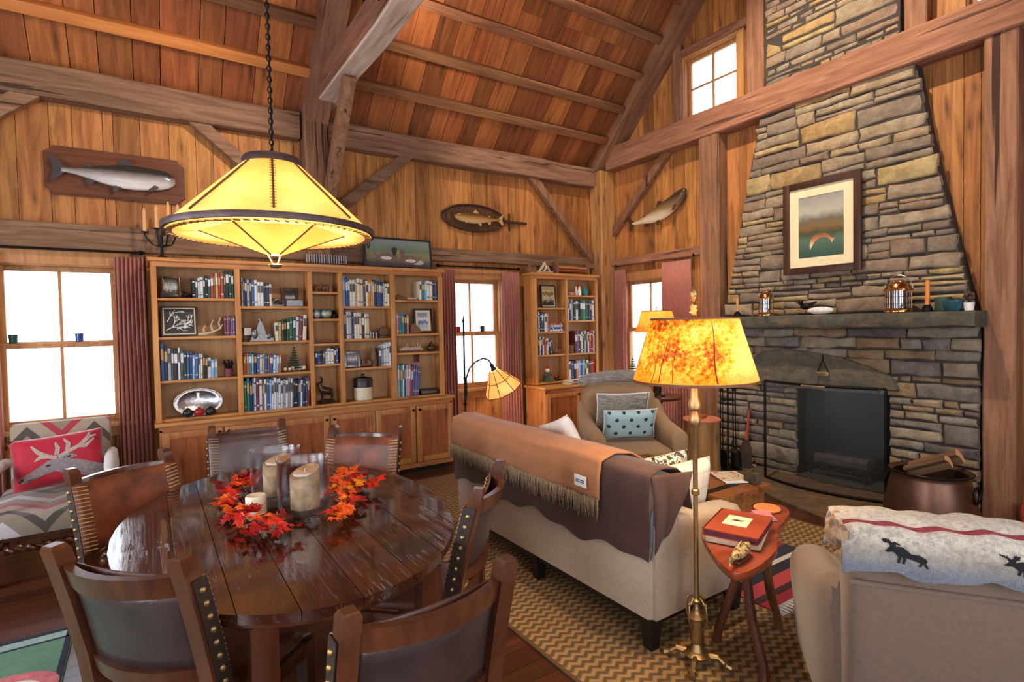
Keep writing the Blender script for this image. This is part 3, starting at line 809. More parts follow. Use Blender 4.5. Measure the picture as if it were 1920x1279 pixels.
M['fir'] = plain('fir_needles', (48, 74, 56), .8, 0, .35, 60)
M['rustwood'] = plain('rustic_wood', (120, 84, 58), .7, 0, .3, 25)
M['cream_pot'] = plain('cream_glaze', (214, 200, 172), .35, 0, .08, 20)
M['tealglass'] = plain('teal_glaze', (30, 124, 130), .15)
M['redglaze'] = plain('red_glaze', (160, 34, 34), .25)

# bay with the silver tray
frame_pic('framed_photograph', 'small framed black-and-white photograph leaning on the top shelf', 'picture', (.17, 5.43, 1.834), (.14, .18), .02, picmat('photo_bw', [(.2, (60, 60, 60)), (.5, (190, 190, 190)), (.8, (90, 88, 86))], nscale=9, mix=.9, seed=3), M['bronze'], R(-14))
small('bird_figurine', 'tiny dark bird figurine beside the top-shelf books', 'figurine', (lambda mb: (mb.ball((0, 0, .028), (.03, .016, .018)), mb.ball((-.025, 0, .048), .012), mb.tube([(-.034, 0, .048), (-.05, 0, .046)], [.005, .001], 6), mb.tube([(.02, 0, .03), (.055, 0, .02)], [.01, .004], 6), mb.lathe([(.018, 0), (.018, .006), (.004, .012), (.004, .02)], 10), mb)[-1])(MB()), M['black_iron'], (.285, 5.42, 1.832))
t, pic = frame_pic('framed_branch_print', 'black-framed white-on-black print of branches', 'picture', (.225, 5.45, 1.507), (.265, .255), .014, plain('print_black', (34, 34, 38), .5, 0, .2), M['frame_black'], R(-6), .02, .008)
mb = MB(); rr = random.Random(5)
def twig(p, a, L, r, d):
    q = (p[0]+L*math.cos(a), p[1]+L*math.sin(a))
    if abs(q[0]) > .105 or not .03 < q[1] < .225: return
    mb.bar((p[0], -.0135, p[1]), (q[0], -.0135, q[1]), r, .003, (0, 1, 0))
    if d:
        for s in (-1, 0, 1): twig(q, a+s*rr.uniform(.25, .75), L*rr.uniform(.65, .9), r*.75, d-1)
for p, a in (((-.10, .05), .5), ((-.09, .12), 1.1), ((.0, .10), .15), ((-.02, .06), .3)): twig(p, a, .055, .006, 3)
obj('branch_pattern', mb, M['white'], t)
mb = MB()
for s in (0, 1):
    pts = [(.0, 0, .012+.002*s), (.05, .012*s, .016), (.11, .02*s, .03), (.17, .03*s, .06), (.19, .04*s, .10)]
    mb.tube(pts, [.012, .011, .009, .007, .003], 7)
    for k, (i, L) in enumerate(((1, .08), (2, .11), (3, .10))):
        p = Vector(pts[i]); mb.tube([p, p+Vector((-.012, .004, L*.5)), p+Vector((.008, .01, L))], [.008, .006, .002], 6)
small('shed_antlers', 'pair of bleached shed antlers lying beside the branch print', 'antlers', mb, M['antler'], (.36, 5.41, 1.506))
mb = MB(); mb.lathe([(.0, 0), (.036, 0), (.038, .07), (.034, .072), (.033, .006), (0, .006)], 16); mb.mi = 1
for k in range(9):
    a = k*.7; mb.tube([(.015*math.cos(a), .015*math.sin(a), .02), (.034*math.cos(a), .034*math.sin(a), .11+.012*(k % 3))], .005, 6)
    mb.ball((.035*math.cos(a), .035*math.sin(a), .115+.012*(k % 3)), .009, 6, 4)
small('brush_cup', 'small dark red cup of brushes on the shelf above the tray', 'cup', mb, [M['bk_m'], M['black_iron']], (.585, 5.43, 1.139))
t = thing('silver_tray', 'oval silver serving tray propped at the foot of the bookcase', 'tray', (.345, 5.44, 0.816)); t.rotation_euler = (R(-12), 0, 0)
mb = MB(); rings = []
for k, (s, d) in enumerate(((0.02, .012), (.72, .012), (.78, 0), (.92, -.008), (1.0, -.004), (1.0, .0), (.9, .002), (.76, .012), (.7, .02), (.02, .02))):
    rings.append([(.185*s*math.cos(2*PI*i/40), d, .118+.115*s*math.sin(2*PI*i/40)) for i in range(40)])
mb.rings(rings); obj('dish', mb, M['silver'], t, 60)
mb = MB(); mb.tube([(.183*math.cos(2*PI*i/40)*1.0, -.006+.003*(i % 2), .118+.115*math.sin(2*PI*i/40)) for i in range(40)], .006, 6, True); obj('beaded_rim', mb, M['silver'], t)
for x, m_, nm in ((-.085, 'black', 'dark'), (.0, 'redglaze', 'red'), (.085, 'black', 'black')):
    mb = MB(); mb.ball((0, 0, .036), (.042, .03, .036), 14, 9); mb.lathe([(.012, .068), (.014, .078), (.009, .078)], 10)
    small('glazed_ornament', {'dark': 'dark glazed round ornament before the silver tray, beside the curtain', 'red': 'red mottled round ornament before the silver tray', 'black': 'black round ornament before the silver tray, by the row of big books'}[nm], 'ornament', mb, M[m_], (.345+x, 5.385, .814))

# bay with the little pine tree
frame_pic('framed_miniature', 'dark square frame with an oval miniature', 'picture', (1.125, 5.46, 1.766), (.15, .17), .03, picmat('mini', [(.3, (40, 34, 32)), (.45, (180, 170, 160)), (.7, (40, 34, 32))], nscale=3, mix=.2, seed=2), M['frame_dark'], R(-6))
mb = MB(); mb.box(-.07, .07, 0, .05, 0, .055, .006); small('keepsake_box', 'pale grey keepsake box in front of the oval miniature', 'box', mb, M['bk_s'], (1.155, 5.385, 1.764))
mb = MB(); mb.box(-.05, .06, -.02, .02, 0, .014, .003); mb.tube([(-.04, 0, .014), (-.02, 0, .05), (.01, 0, .06), (.04, 0, .03)], [.012, .022, .018, .006], 8); mb.ball((-.045, 0, .068), .014)
small('duck_figurine', 'small pewter duck beside the oval miniature', 'figurine', mb, M['pewter'], (1.0, 5.41, 1.764))
mb = MB(); mb.prism([(-.10, 0), (.11, 0), (.10, .03), (.05, .04), (.03, .10), (.012, .16), (-.008, .205), (-.03, .16), (-.05, .07), (-.09, .035)], -.03, .03, T((0, 0, 0), (R(90), 0, 0)))
mb.ball((-.005, 0, .2), (.018, .016, .022)); mb.ball((-.055, -.02, .07), (.03, .025, .05)); mb.ball((.06, -.015, .045), (.03, .025, .035))
bmesh.ops.bevel(mb.bm, geom=list(mb.bm.edges), offset=.003, segments=1, affect='EDGES')
small('figure_group', 'dark pewter figure group under the navy books', 'figurine', mb, M['pewter'], (.86, 5.43, 1.442))
mb = MB(); mb.box(-.035, .035, -.006, .006, 0, .13, .002); mb.mi = 1; mb.box(-.03, .03, -.008, -.005, .06, .125)
small('photo_card', 'small upright card behind the pewter figures', 'card', mb, [M['frame_dark'], M['white']], (.76, 5.50, 1.442))
def fir(H, Rr, seed, n=9):
    rr = random.Random(seed); t = MB(); t.mi = 1; t.tube([(0, 0, 0), (0, 0, H)], [.008*H/.25, .002], 6); t.mi = 0
    for k in range(n):
        z = H*(.16+.8*k/n); r = Rr*(1-.88*k/n)
        for j in range(7):
            a = 2*PI*j/7+k*.6+rr.uniform(-.2, .2); L = r*rr.uniform(.8, 1.1)
            d = Vector((math.cos(a), math.sin(a), -.18)); p = Vector((0, 0, z)); q = p+d*L
            t.tube([p, p+d*L*.6+Vector((0, 0, .0)), q+Vector((0, 0, L*.12))], [.004*H/.25, .009*H/.25, .001], 5)
            for s in (-1, 1):
                e = Vector((math.cos(a+s*.7), math.sin(a+s*.7), -.1)); b = p+d*L*.55; t.tube([b, b+e*L*.4], [.007*H/.25, .001], 5)
    return t
t = thing('tabletop_pine_tree', 'little artificial pine tree with cream roses at its foot', 'decoration', (1.14, 5.43, 1.15))
obj('tree', fir(.255, .072, 3), [M['fir'], M['rustwood']], t)
mb = MB(); rr = random.Random(2)
for k in range(12):
    mb.ball((rr.uniform(-.09, .09), rr.uniform(-.03, .02), .024+rr.uniform(0, .012)), .015+rr.uniform(0, .006), 7, 5)
obj('rose_base', mb, M['cream_pot'], t)

# narrow bay
mb = MB()
for x in (-.06, .005): mb.tube([(x-.03, 0, .03), (x, 0, .045), (x+.03, 0, .035)], [.012, .026, .016], 8); mb.ball((x-.036, 0, .06), .014); [mb.tube([(x+a, .01*b, .03), (x+a, .012*b, 0)], .005, 5) for a in (-.018, .018) for b in (-1, 1)]
mb.tube([(-.1, 0, .07), (-.11, 0, .10), (-.09, 0, .125)], [.004, .003, .001], 5); mb.tube([(-.03, 0, .07), (-.04, 0, .10), (-.02, 0, .125)], [.004, .003, .001], 5)
mb.tube([(.06, 0, 0), (.06, 0, .05), (.065, 0, .08)], [.02, .022, .012], 8)
small('deer_figurines', 'brown deer figurine set at the top of the narrow bay', 'figurine', mb, M['rustwood'], (1.44, 5.43, 1.904))
mb = MB(); mb.lathe([(0, 0), (.032, 0), (.036, .09), (.03, .09), (.028, .006), (0, .006)], 14); small('patterned_mug', 'patterned blue-grey mug in the narrow bay, beside the divider', 'mug', mb, picmat('mug_pat', [(.2, (40, 50, 90)), (.5, (220, 220, 224)), (.8, (60, 80, 90))], nscale=14, mix=1.2), (1.36, 5.43, 1.643))
mb = MB(); mb.lathe([(0, 0), (.03, 0), (.05, .03), (.052, .07), (.042, .095), (.036, .092), (.04, .05), (0, .01)], 16); small('painted_bowl', 'painted bowl in the middle of the narrow bay', 'bowl', mb, picmat('bowl_pat', [(.2, (60, 84, 70)), (.5, (206, 204, 190)), (.8, (70, 74, 70))], nscale=12, mix=1.2, seed=4), (1.45, 5.43, 1.643))
mb = MB(); mb.lathe([(0, 0), (.02, 0), (.03, .02), (.03, .04), (.012, .06), (.02, .075), (.0, .085)], 12); small('dark_jar', 'small black lidded jar in the narrow bay', 'jar', mb, M['black_iron'], (1.525, 5.43, 1.643))
mb = MB(); mb.tube([(-.085, 0, .012), (-.05, .0, .02), (.04, 0, .02), (.09, 0, .012)], [.006, .015, .014, .005], 8); mb.prism([(-.1, .0), (-.075, .012), (-.1, .03)], -.003, .003, T((0, 0, 0), (R(90), 0, 0)))
small('fish_carving', 'carved wooden fish lying in the narrow bay', 'carving', mb, M['rustwood'], (1.42, 5.41, 1.406))
def deer(mb, s=1.0):
    P = lambda *a: [tuple(v*s for v in p) for p in a]
    mb.tube(P((.055, 0, .125), (.03, 0, .13), (-.02, 0, .14), (-.045, 0, .155)), [.026*s, .04*s, .042*s, .034*s], 9)
    mb.tube(P((-.04, 0, .15), (-.06, 0, .185), (-.068, 0, .215)), [.034*s, .024*s, .018*s], 8)
    mb.tube(P((-.06, 0, .222), (-.085, 0, .214), (-.105, 0, .204)), [.017*s, .014*s, .008*s], 8)
    for y in (-.014, .014):
        mb.tube(P((.05, y, .12), (.06, y, .07), (.05, y, .04), (.055, y, .0)), [.018*s, .011*s, .009*s, .009*s], 6)
        mb.tube(P((-.04, y, .13), (-.042, y, .07), (-.045, y, .0)), [.016*s, .01*s, .009*s], 6)
        mb.tube(P((-.055, y*.6, .23), (-.04, y*2, .26), (-.06, y*3, .30)), [.008*s, .006*s, .003*s], 5)
        mb.tube(P((-.042, y*2, .262), (-.075, y*2.4, .275)), [.004*s, .0015*s], 5)
        mb.tube(P((-.05, y, .225), (-.04, y*2, .232)), [.007*s, .002*s], 5)
mb = MB(); mb.ball((.0, 0, .024), (.085, .045, .022)); deer(mb, .92)
small('bronze_deer', 'bronze standing deer with antlers at the foot of the narrow bay', 'statue', mb, M['bronze'], (1.43, 5.43, .814))

# crock bay
for k, x in enumerate((1.885, 1.915, 1.945)):
    mb = MB(); mb.lathe([(0, 0), (.012, 0), (.012, .07-.008*k), (.005, .075-.008*k), (0, .08-.008*k)], 10)
    small('shot_bottle', '%s of three tiny dark bottles beside the clock' % ['tallest', 'middle-sized', 'shortest'][k], 'bottle', mb, M['pewter'], (x, 5.42, 1.440), group='tiny bottles')
mb = MB(); mb.box(-.05, .05, -.02, .02, 0, .018, .003); mb.lathe([(.012, -.012), (.046, -.012), (.05, 0), (.046, .012), (.012, .012)], 20, T((0, 0, .062), (R(90), 0, 0))); mb.tube([(-.012, 0, .11), (0, 0, .125), (.012, 0, .11)], .004, 6)
small('mantel_clock', 'small round brass clock on the second shelf of the crock bay', 'clock', mb, M['bronze'], (2.02, 5.42, 1.440))
frame_pic('framed_photograph', 'grey framed photograph above the stoneware crock', 'picture', (1.70, 5.46, 1.151), (.165, .165), .028, picmat('photo_grey', [(.25, (90, 84, 110)), (.5, (214, 206, 210)), (.8, (120, 112, 118))], nscale=7, mix=1.0, seed=6), M['pewter'], R(-8))
mb = MB(); rr = random.Random(6)
for k in range(16):
    a, z = rr.uniform(0, 2*PI), rr.uniform(.01, .075); r_ = .04*math.sin(PI*min(1, z/.085)); mb.ball((r_*math.cos(a), r_*math.sin(a), z), .016, 6, 4)
small('pine_cone', 'dark pine cone beside the grey framed photograph', 'pine cone', mb, M['rustwood'], (1.835, 5.41, 1.149))
mb = MB(); mb.lathe([(0, 0), (.028, 0), (.036, .05), (.03, .12), (.016, .17), (.02, .19), (.014, .188), (.01, .16), (0, .16)], 16); small('wooden_vase', 'tall turned wooden vase above the crock', 'vase', mb, M['rustwood'], (1.918, 5.44, 1.149))
t = thing('stoneware_crock', 'cream and dark brown lidded stoneware crock', 'crock', (1.805, 5.46, 0.816))
mb = MB(); mb.lathe([(0, 0), (.086, 0), (.092, .008), (.094, .13)], 28, cap=False); mb.mi = 1; mb.lathe([(.0945, .13), (.0945, .2), (.088, .212), (.08, .212)], 28, cap=False); obj('pot', mb, [M['cream_pot'], M['frame_black']], t)
mb = MB(); mb.lathe([(0, .21), (.092, .21), (.09, .222), (.03, .236), (.016, .24), (.014, .25), (.022, .262), (0, .266)], 28); obj('lid', mb, M['frame_black'], t)

# outlet bay
mb = MB(); mb.tube([(-.04, 0, .02), (0, 0, .034), (.035, 0, .024)], [.01, .026, .014], 8); mb.ball((-.048, 0, .042), .015); mb.box(-.03, .03, -.014, .014, 0, .016)
small('bear_figurine', 'little rust-brown animal figurine at the top of the outlet bay', 'figurine', mb, M['rustwood'], (2.2, 5.42, 1.832))
mb = MB(); mb.box(-.055, .055, 0, .04, 0, .012, .002); mb.mi = 1; mb.box(-.05, .05, .002, .04, .012, .024, .002); small('notepad', 'small stack of notepads beside the brown animal figurine', 'notepad', mb, [M['bk_R'], M['bk_c']], (2.345, 5.40, 1.832))
frame_pic('framed_print', 'dark-framed blue and white print', 'picture', (2.49, 5.47, 1.479), (.215, .265), .02, picmat('blue_print', [(.2, (180, 196, 214)), (.42, (60, 84, 140)), (.6, (226, 232, 240)), (.85, (130, 150, 180))], nscale=5, mix=.5, seed=9), M['frame_black'], R(-6), .02, .03)
mb = MB(); mb.prism([(-.06, .0), (.05, 0), (.06, .04), (.02, .09), (-.02, .11), (-.05, .06)], -.008, .008, T((0, 0, 0), (R(80), 0, 0))); small('wooden_plaque', 'brown carved plaque leaning before the blue print', 'plaque', mb, M['rustwood'], (2.365, 5.40, 1.479))
mb = MB(); rr = random.Random(8)
mb.tube([(-.12, 0, .03), (-.06, 0, .04), (.02, 0, .035), (.1, 0, .04), (.15, 0, .025)], [.012, .02, .016, .018, .008], 8)
for k in range(9): x = -.11+.03*k; mb.tube([(x, 0, .03), (x+rr.uniform(-.02, .02), rr.uniform(-.02, .02), .07+rr.uniform(0, .04))], [.009, .002], 6)
small('driftwood', 'gnarled driftwood with shells under the blue print', 'driftwood', mb, M['antler'], (2.31, 5.43, 1.278))
mb = MB(); mb.lathe([(0, 0), (.03, 0), (.05, .03), (.048, .05), (.02, .08), (.008, .1), (0, .105)], 16); small('round_vase', 'round dark pottery jar beside the driftwood', 'jar', mb, M['bronze'], (2.56, 5.43, 1.278))
mb = MB(); mb.box(-.035, .035, -.006, 0, 0, .11, .003); mb.mi = 1
for z in (.035, .075): mb.box(-.014, .014, -.009, -.005, z-.014, z+.014, .004)
tag(small('wall_outlet', 'dark outlet plate on the back of the bookcase bay', 'outlet', mb, [M['bk_m'], M['black']], (2.45, 5.5852, 1.155)))
mb = MB(); mb.box(-.105, .105, 0, .15, 0, .05, .008); mb.mi = 1; mb.box(-.08, .08, -.002, .0, .012, .038); small('media_box', 'flat black box beside the blue bottom-row books', 'box', mb, [M['black'], M['pewter']], (2.518, 5.40, .814))

# corner bookcase
frame_pic('framed_print', 'framed brown and cream print in the corner bookcase', 'picture', (4.21, 5.47, 1.754), (.235, .285), .016, picmat('brown_print', [(.2, (40, 34, 30)), (.45, (196, 176, 140)), (.6, (70, 58, 44)), (.85, (190, 170, 120))], nscale=7, mix=1.1, seed=12), M['frame_black'], R(-5), .02, .008)
mb = MB(); mb.lathe([(0, 0), (.026, 0), (.034, .03), (.034, .07), (.014, .10), (.014, .12), (0, .12)], 16); small('teal_bottle', 'round teal glazed bottle in the corner bookcase', 'bottle', mb, M['tealglass'], (4.80, 5.44, 1.913))
mb = MB(); mb.lathe([(0, 0), (.022, 0), (.026, .06), (.012, .09), (.016, .11), (0, .13)], 12); mb.mi = 1; mb.ball((0, 0, .135), .02); small('nutcracker_figurine', 'red-topped figurine beside the teal bottle', 'figurine', mb, [M['white'], M['redglaze']], (4.70, 5.44, 1.913))
mb = MB(); mb.lathe([(0, 0), (.016, 0), (.02, .05), (.01, .08), (.012, .10), (0, .12)], 12); small('tan_figurine', 'slim tan figurine beside the red-topped one', 'figurine', mb, M['cream_pot'], (4.645, 5.44, 1.913))
mb = MB(); mb.lathe([(0, 0), (.03, 0), (.042, .03), (.04, .034), (.028, .006), (0, .006)], 14); small('pink_dish', 'small pale pink dish beside the tan figurine', 'dish', mb, M['bk_P'], (4.56, 5.43, 1.913))
mb = MB(); mb.lathe([(0, 0), (.04, 0), (.048, .11), (.044, .11), (.038, .006), (0, .006)], 14)
for k in range(5): mb.tube([((.043+.0008*k*2)*math.cos(2*PI*i/20), (.043+.0008*k*2)*math.sin(2*PI*i/20), .012+.022*k) for i in range(20)], .005, 5, True)
small('wicker_basket', 'small wicker basket beside maroon books in the corner bookcase', 'basket', mb, M['rustwood'], (4.54, 5.45, 1.165))
mb = MB(); rr = random.Random(3)
for k in range(8): mb.ball((rr.uniform(-.05, .05), rr.uniform(-.02, .02), .02+rr.uniform(0, .035)), .02, 7, 5)
small('pine_cones', 'heap of small dried cones on the third corner shelf', 'decoration', mb, M['rustwood'], (4.32, 5.43, 1.165))
mb = MB(); mb.mi = 0; mb.lathe([(0, 0), (.07, 0), (.05, .06), (.035, .11), (.02, .12)], 14); mb.mi = 1; mb.ball((0, 0, .145), .028); mb.mi = 2; mb.tube([(0, 0, .165), (.005, 0, .19), (.02, 0, .205)], [.022, .014, .004], 8); mb.ball((-.045, -.02, .09), .016); mb.ball((.05, -.02, .09), .016)
small('santa_figurine', 'green and red bearded figurine on the bottom corner shelf', 'figurine', mb, [M['fir'], M['white'], M['redglaze']], (4.15, 5.44, .822))
mb = MB(); mb.tube([(-.05, 0, .02), (0, 0, .03), (.06, 0, .016)], [.012, .03, .006], 8); mb.ball((-.055, 0, .045), .017); small('duck_decoy', 'dark duck decoy beside the green and red figurine', 'figurine', mb, M['bronze'], (4.32, 5.43, .822))
flat_books('cyw', 4.30, 4.62, 5.20, .79, .016, 'the stack on the corner cupboard ledge', 'flat books on the corner cupboard')

# things on top of the corner bookcase
t = thing('wooden_sled_rack', 'small wooden rack with two horizontal bars on the corner bookcase', 'rack', (4.62, 5.5, 2.187))
for x in (-.26, .26):
    mb = MB(); mb.box(x-.014, x+.014, -.05, .05, 0, .16, .004); obj('end_post', mb, M['rustwood'], t)
for z, m_ in ((.045, 'bk_R'), (.085, 'pineX'), (.145, 'rustwood')):
    mb = MB(); mb.tube([(-.25, 0, z), (0, 0, z+.004), (.25, 0, z)], .017, 10); obj('bar', mb, M[m_], t)
t = thing('antler_ornament', 'ornament of knotted antlers on the corner bookcase', 'ornament', (4.175, 5.49, 2.187))
mb = MB()
for k in range(6):
    a = k*PI/3; mb.tube([(.1*math.cos(a), .05*math.sin(a), .012), (.05*math.cos(a+.5), .04*math.sin(a+.5), .07), (-.02*math.cos(a), .01, .15-.01*(k % 3))], [.012, .013, .006], 7)
mb.tube([(-.13, 0, .02), (0, 0, .014), (.13, 0, .02)], .012, 7)
obj('antlers', mb, M['antler'], t)
mb = MB(); mb.box(-.06, .06, -.03, .03, 0, .07, .01); mb.tube([(-.05, 0, .07), (0, 0, .11), (.05, 0, .075)], [.01, .02, .01], 7)
small('carved_box', 'little dark carved box at the edge of the corner bookcase', 'box', mb, M['rustwood'], (3.975, 5.50, 2.185))

# top of the wide bookcase
t, pic = frame_pic('duck_painting', 'black-framed painting of two ducks on the wide bookcase', 'painting', (2.245, 5.50, 2.167), (.76, .325), .018, picmat('duck_landscape', [(.12, (74, 66, 72)), (.3, (126, 112, 92)), (.45, (134, 132, 88)), (.62, (108, 128, 106)), (.9, (132, 142, 134))], nscale=4, mix=.35, seed=5), M['frame_black'], R(-7), .025)
def blob(x, z, rx, rz, y=-.0125): return Matrix(((rx, 0, 0, x), (0, 0, 1, 0), (0, -rz, 0, z), (0, 0, 0, 1)))
pb = plain('paint_brown', (122, 94, 82), .5, 0, .25, 40); ph_ = plain('paint_dark_green', (40, 48, 40), .5, 0, .5, 60); py_ = plain('paint_bill', (170, 150, 80), .5); pw_ = plain('paint_white', (208, 202, 190), .5, 0, .2, 60)
for s, x, z in ((1, -.12, .12), (-1, .11, .10)):
    mb = MB(); mb.lathe([(0, -.0135), (1, -.0135), (1, -.0105), (0, -.0105)], 24, blob(x, z, .105, .05)); mb.prism([(x-s*.09, z), (x-s*.16, z+.05), (x-s*.10, z-.03)], .0106, .0132, Matrix(((1, 0, 0, 0), (0, 0, -1, 0), (0, 1, 0, 0), (0, 0, 0, 1)))); obj('painted_duck_body', mb, pb, t, 0)
    mb = MB(); mb.lathe([(0, -.0145), (1, -.0145), (1, -.012), (0, -.012)], 20, blob(x+s*.075, z+.075, .034, .032)); mb.lathe([(0, -.0143), (1, -.0143), (1, -.012), (0, -.012)], 16, blob(x+s*.07, z+.045, .022, .03)); obj('painted_duck_head', mb, ph_ if s > 0 else pb, t, 0)
    mb = MB(); mb.prism([(x+s*.10, z+.08), (x+s*.145, z+.066), (x+s*.10, z+.062)], .0125, .0148, Matrix(((1, 0, 0, 0), (0, 0, -1, 0), (0, 1, 0, 0), (0, 0, 0, 1)))); obj('painted_bill', mb, py_, t, 0)
    mb = MB(); mb.lathe([(0, -.0142), (1, -.0142), (1, -.012), (0, -.012)], 16, blob(x-s*.02, z-.012, .06, .018)); obj('painted_wing', mb, pw_, t, 0)
mb = MB(); mb.lathe([(0, -.0132), (.05, -.0132), (.05, -.0105)], 16, Matrix(((1.5, 0, 0, .21), (0, 0, 1, 0), (0, -.55, 0, .075), (0, 0, 0, 1)))); obj('painted_rocks', mb, plain('paint_pale', (184, 176, 162), .5, 0, .4, 70), t)
t = thing('slatted_rack', 'low rack of upright white slats on the wide bookcase', 'rack', (1.48, 5.47, 2.167))
mb = MB(); mb.box(-.2, .2, -.03, .03, 0, .02, .003); mb.box(-.2, .2, -.005, .005, .075, .085); obj('base', mb, M['frame_dark'], t)
mb = MB()
for k in range(17): mb.box(-.195+.0237*k, -.195+.0237*k+.010, -.012, -.006, .02, .105, .001)
obj('slats', mb, M['bk_s'], t)
t = thing('candelabra', 'iron candelabra with four tan candles half hidden by the pendant lamp', 'candelabra', (.12, 5.49, 2.167))
mb = MB(); mb.lathe([(.0, 0), (.07, 0), (.05, .012), (.012, .03), (.012, .20)], 14)
CA = [(-.115, .215), (-.03, .25), (.055, .285), (.125, .27)]
for x, z in CA:
    mb.tube([(0, 0, .10), (x*.6, 0, .12), (x, 0, z-.03), (x, 0, z)], .007, 7); mb.lathe([(.0, z-.004), (.028, z), (.028, z+.006), (.0, z+.004)], 12, T((x, 0, 0)))
obj('stand', mb, M['black_iron'], t)
M['tan_wax'] = plain('tan_wax', (214, 160, 112), .5, 0, .08)
for x, z in CA:
    mb = MB(); mb.lathe([(.0, z), (.014, z), (.013, z+.17), (.006, z+.2), (0, z+.2)], 10, T((x, 0, 0))); obj('candle', mb, M['tan_wax'], t)

# ================================================================ curtains and rods
M['curtain'] = plain('rose_brown_linen', (162, 100, 88), .85, 0, .1, 30, .25, 200, sheen=.3)
def curtain(label, P, u0, u1, z0, z1, folds, seed, flare=0.0, amp=.028, mid=None):
    rnd = random.Random(seed); ph = [rnd.uniform(-.3, .3) for _ in range(40)]
    mb = MB(); nu, nv = folds*10+1, 22
    def f(u, v):
        z = z1+(z0-z1)*v
        k = u*folds; a = amp*(.45+.55*min(1, v*5))*math.sin(2*PI*k+ph[int(k) % 40]*v)+.006*math.sin(9*v+4*u)
        c, w_ = (u0+u1)/2, (u1-u0)
        wv = w_*(1+flare*v)
        x = c+(u-.5)*wv+.006*math.sin(2*PI*k*2+v*3)
        p = P(x, z, -.075+a); return Vector(p)
    mb.grid(f, nu, nv)
    o = obj('curtain', mb, M['curtain'], None, 180, [('SOLIDIFY', dict(thickness=.004))])
    return tag(o, label, 'curtain', 'rose-brown curtains')
curtain('pleated rose-brown curtain between the armchair window and the wide bookcase', PN, -.215, -.012, .03, 2.185, 7, 1, .10)
curtain('rose-brown curtain on the outer side of the armchair window', PN, -1.24, -.955, .03, 2.185, 7, 2, .08)
curtain('narrow rose-brown curtain beside the wide bookcase end', PN, 2.80, 2.965, .03, 2.2, 5, 3, .25)
curtain('rose-brown curtain beside the corner bookcase', PN, 3.62, 3.86, .03, 2.2, 7, 4, .22)
curtain('rose-brown curtain in the corner by the log post', PE, 5.235, 5.42, .03, 2.26, 6, 5, .03)
curtain('rose-brown curtain lit orange beside the square post', PE, 4.17, 4.60, .03, 2.28, 10, 6, .0)
def rod(label, P, u0, u1, z):
    t = thing('curtain_rod', label, 'curtain rod', P((u0+u1)/2, z, -.08)); o = Vector(t.location)
    mb = MB(); mb.tube([Vector(P(u0, z, -.08))-o, Vector(P(u1, z, -.08))-o], .009, 8); obj('pole', mb, M['black_iron'], t)
    for u in (u0, u1):
        mb = MB(); c = Vector(P(u, z, -.08))-o; mb.ball(c, .022, 10, 7)
        for k in range(4): mb.ball(c+Vector((.0, .0, 0))+Vector((math.cos(k*PI/2)*.02, math.sin(k*PI/2)*.02, .0)), .01, 6, 4)
        obj('finial', mb, M['black_iron'], t)
    mb = MB()
    for u in (u0+.06, u1-.06): mb.tube([Vector(P(u, z, -.08))-o, Vector(P(u, z, -.0))-o], .006, 6)
    obj('bracket', mb, M['black_iron'], t)
rod('iron curtain rod over the armchair window', PN, -1.28, -.03, 2.225)
rod('iron curtain rod over the window between the bookcases', PN, 2.76, 3.86, 2.24)
rod('iron curtain rod over the gable window', PE, 4.12, 5.38, 2.325)

# votive glasses on the meeting rails
def votive(label, loc, rgb):
    m = plain('votive_'+label.split()[0], rgb, .1, 0, .35, 60)
    mb = MB(); mb.lathe([(0, 0), (.026, 0), (.03, .07), (.027, .07), (.023, .006), (0, .006)], 14); small('votive_glass', label, 'votive', mb, m, loc)
votive('green patterned votive glass on the armchair window rail', (-.885, YN+.050, 1.48), (40, 84, 70))
votive('blue patterned votive glass on the armchair window rail', (-.475, YN+.050, 1.48), (44, 70, 140))
votive('red votive glass on the rail between the bookcases', (3.07, YN+.050, 1.47), (150, 30, 40))
votive('dark votive glass on the rail between the bookcases', (3.40, YN+.050, 1.47), (40, 44, 50))

# ================================================================ mounted fish
def fishmat(name, back, side, belly, spots=(30, 30, 30), spot=.5, rough=.25, metal=.0):
    n = NT(name); tc = n.n('TexCoord'); sep = n.n('SeparateXYZ'); n.l(tc.outputs['Generated'], sep.inputs[0])
    f = n.noise(tc.outputs['Generated'], 9, 3); v = n.math('ADD', sep.outputs[2], n.math('MULTIPLY_ADD', f, .14, -.07))
    col = n.ramp(v, [(.12, s2l(belly)), (.42, s2l(side)), (.72, s2l(back))])
    vo = n.n('TexVoronoi'); vo.inputs['Scale'].default_value = 22; n.l(n.coord((1, 1, 1)), vo.inputs['Vector'])
    vo.inputs['Scale'].default_value = 34
    sp = n.math('MULTIPLY', n.ramp(vo.outputs['Distance'], [(.12, (1, 1, 1)), (.2, (0, 0, 0))]), n.ramp(sep.outputs[2], [(.45, (0, 0, 0)), (.6, (spot,)*3)]))
    n.set(Base_Color=n.mix(sp, col, s2l(spots)), Roughness=rough, Metallic=metal); n.bump(n.noise(n.coord(), 180, 2), .1, .002)
    return n.m
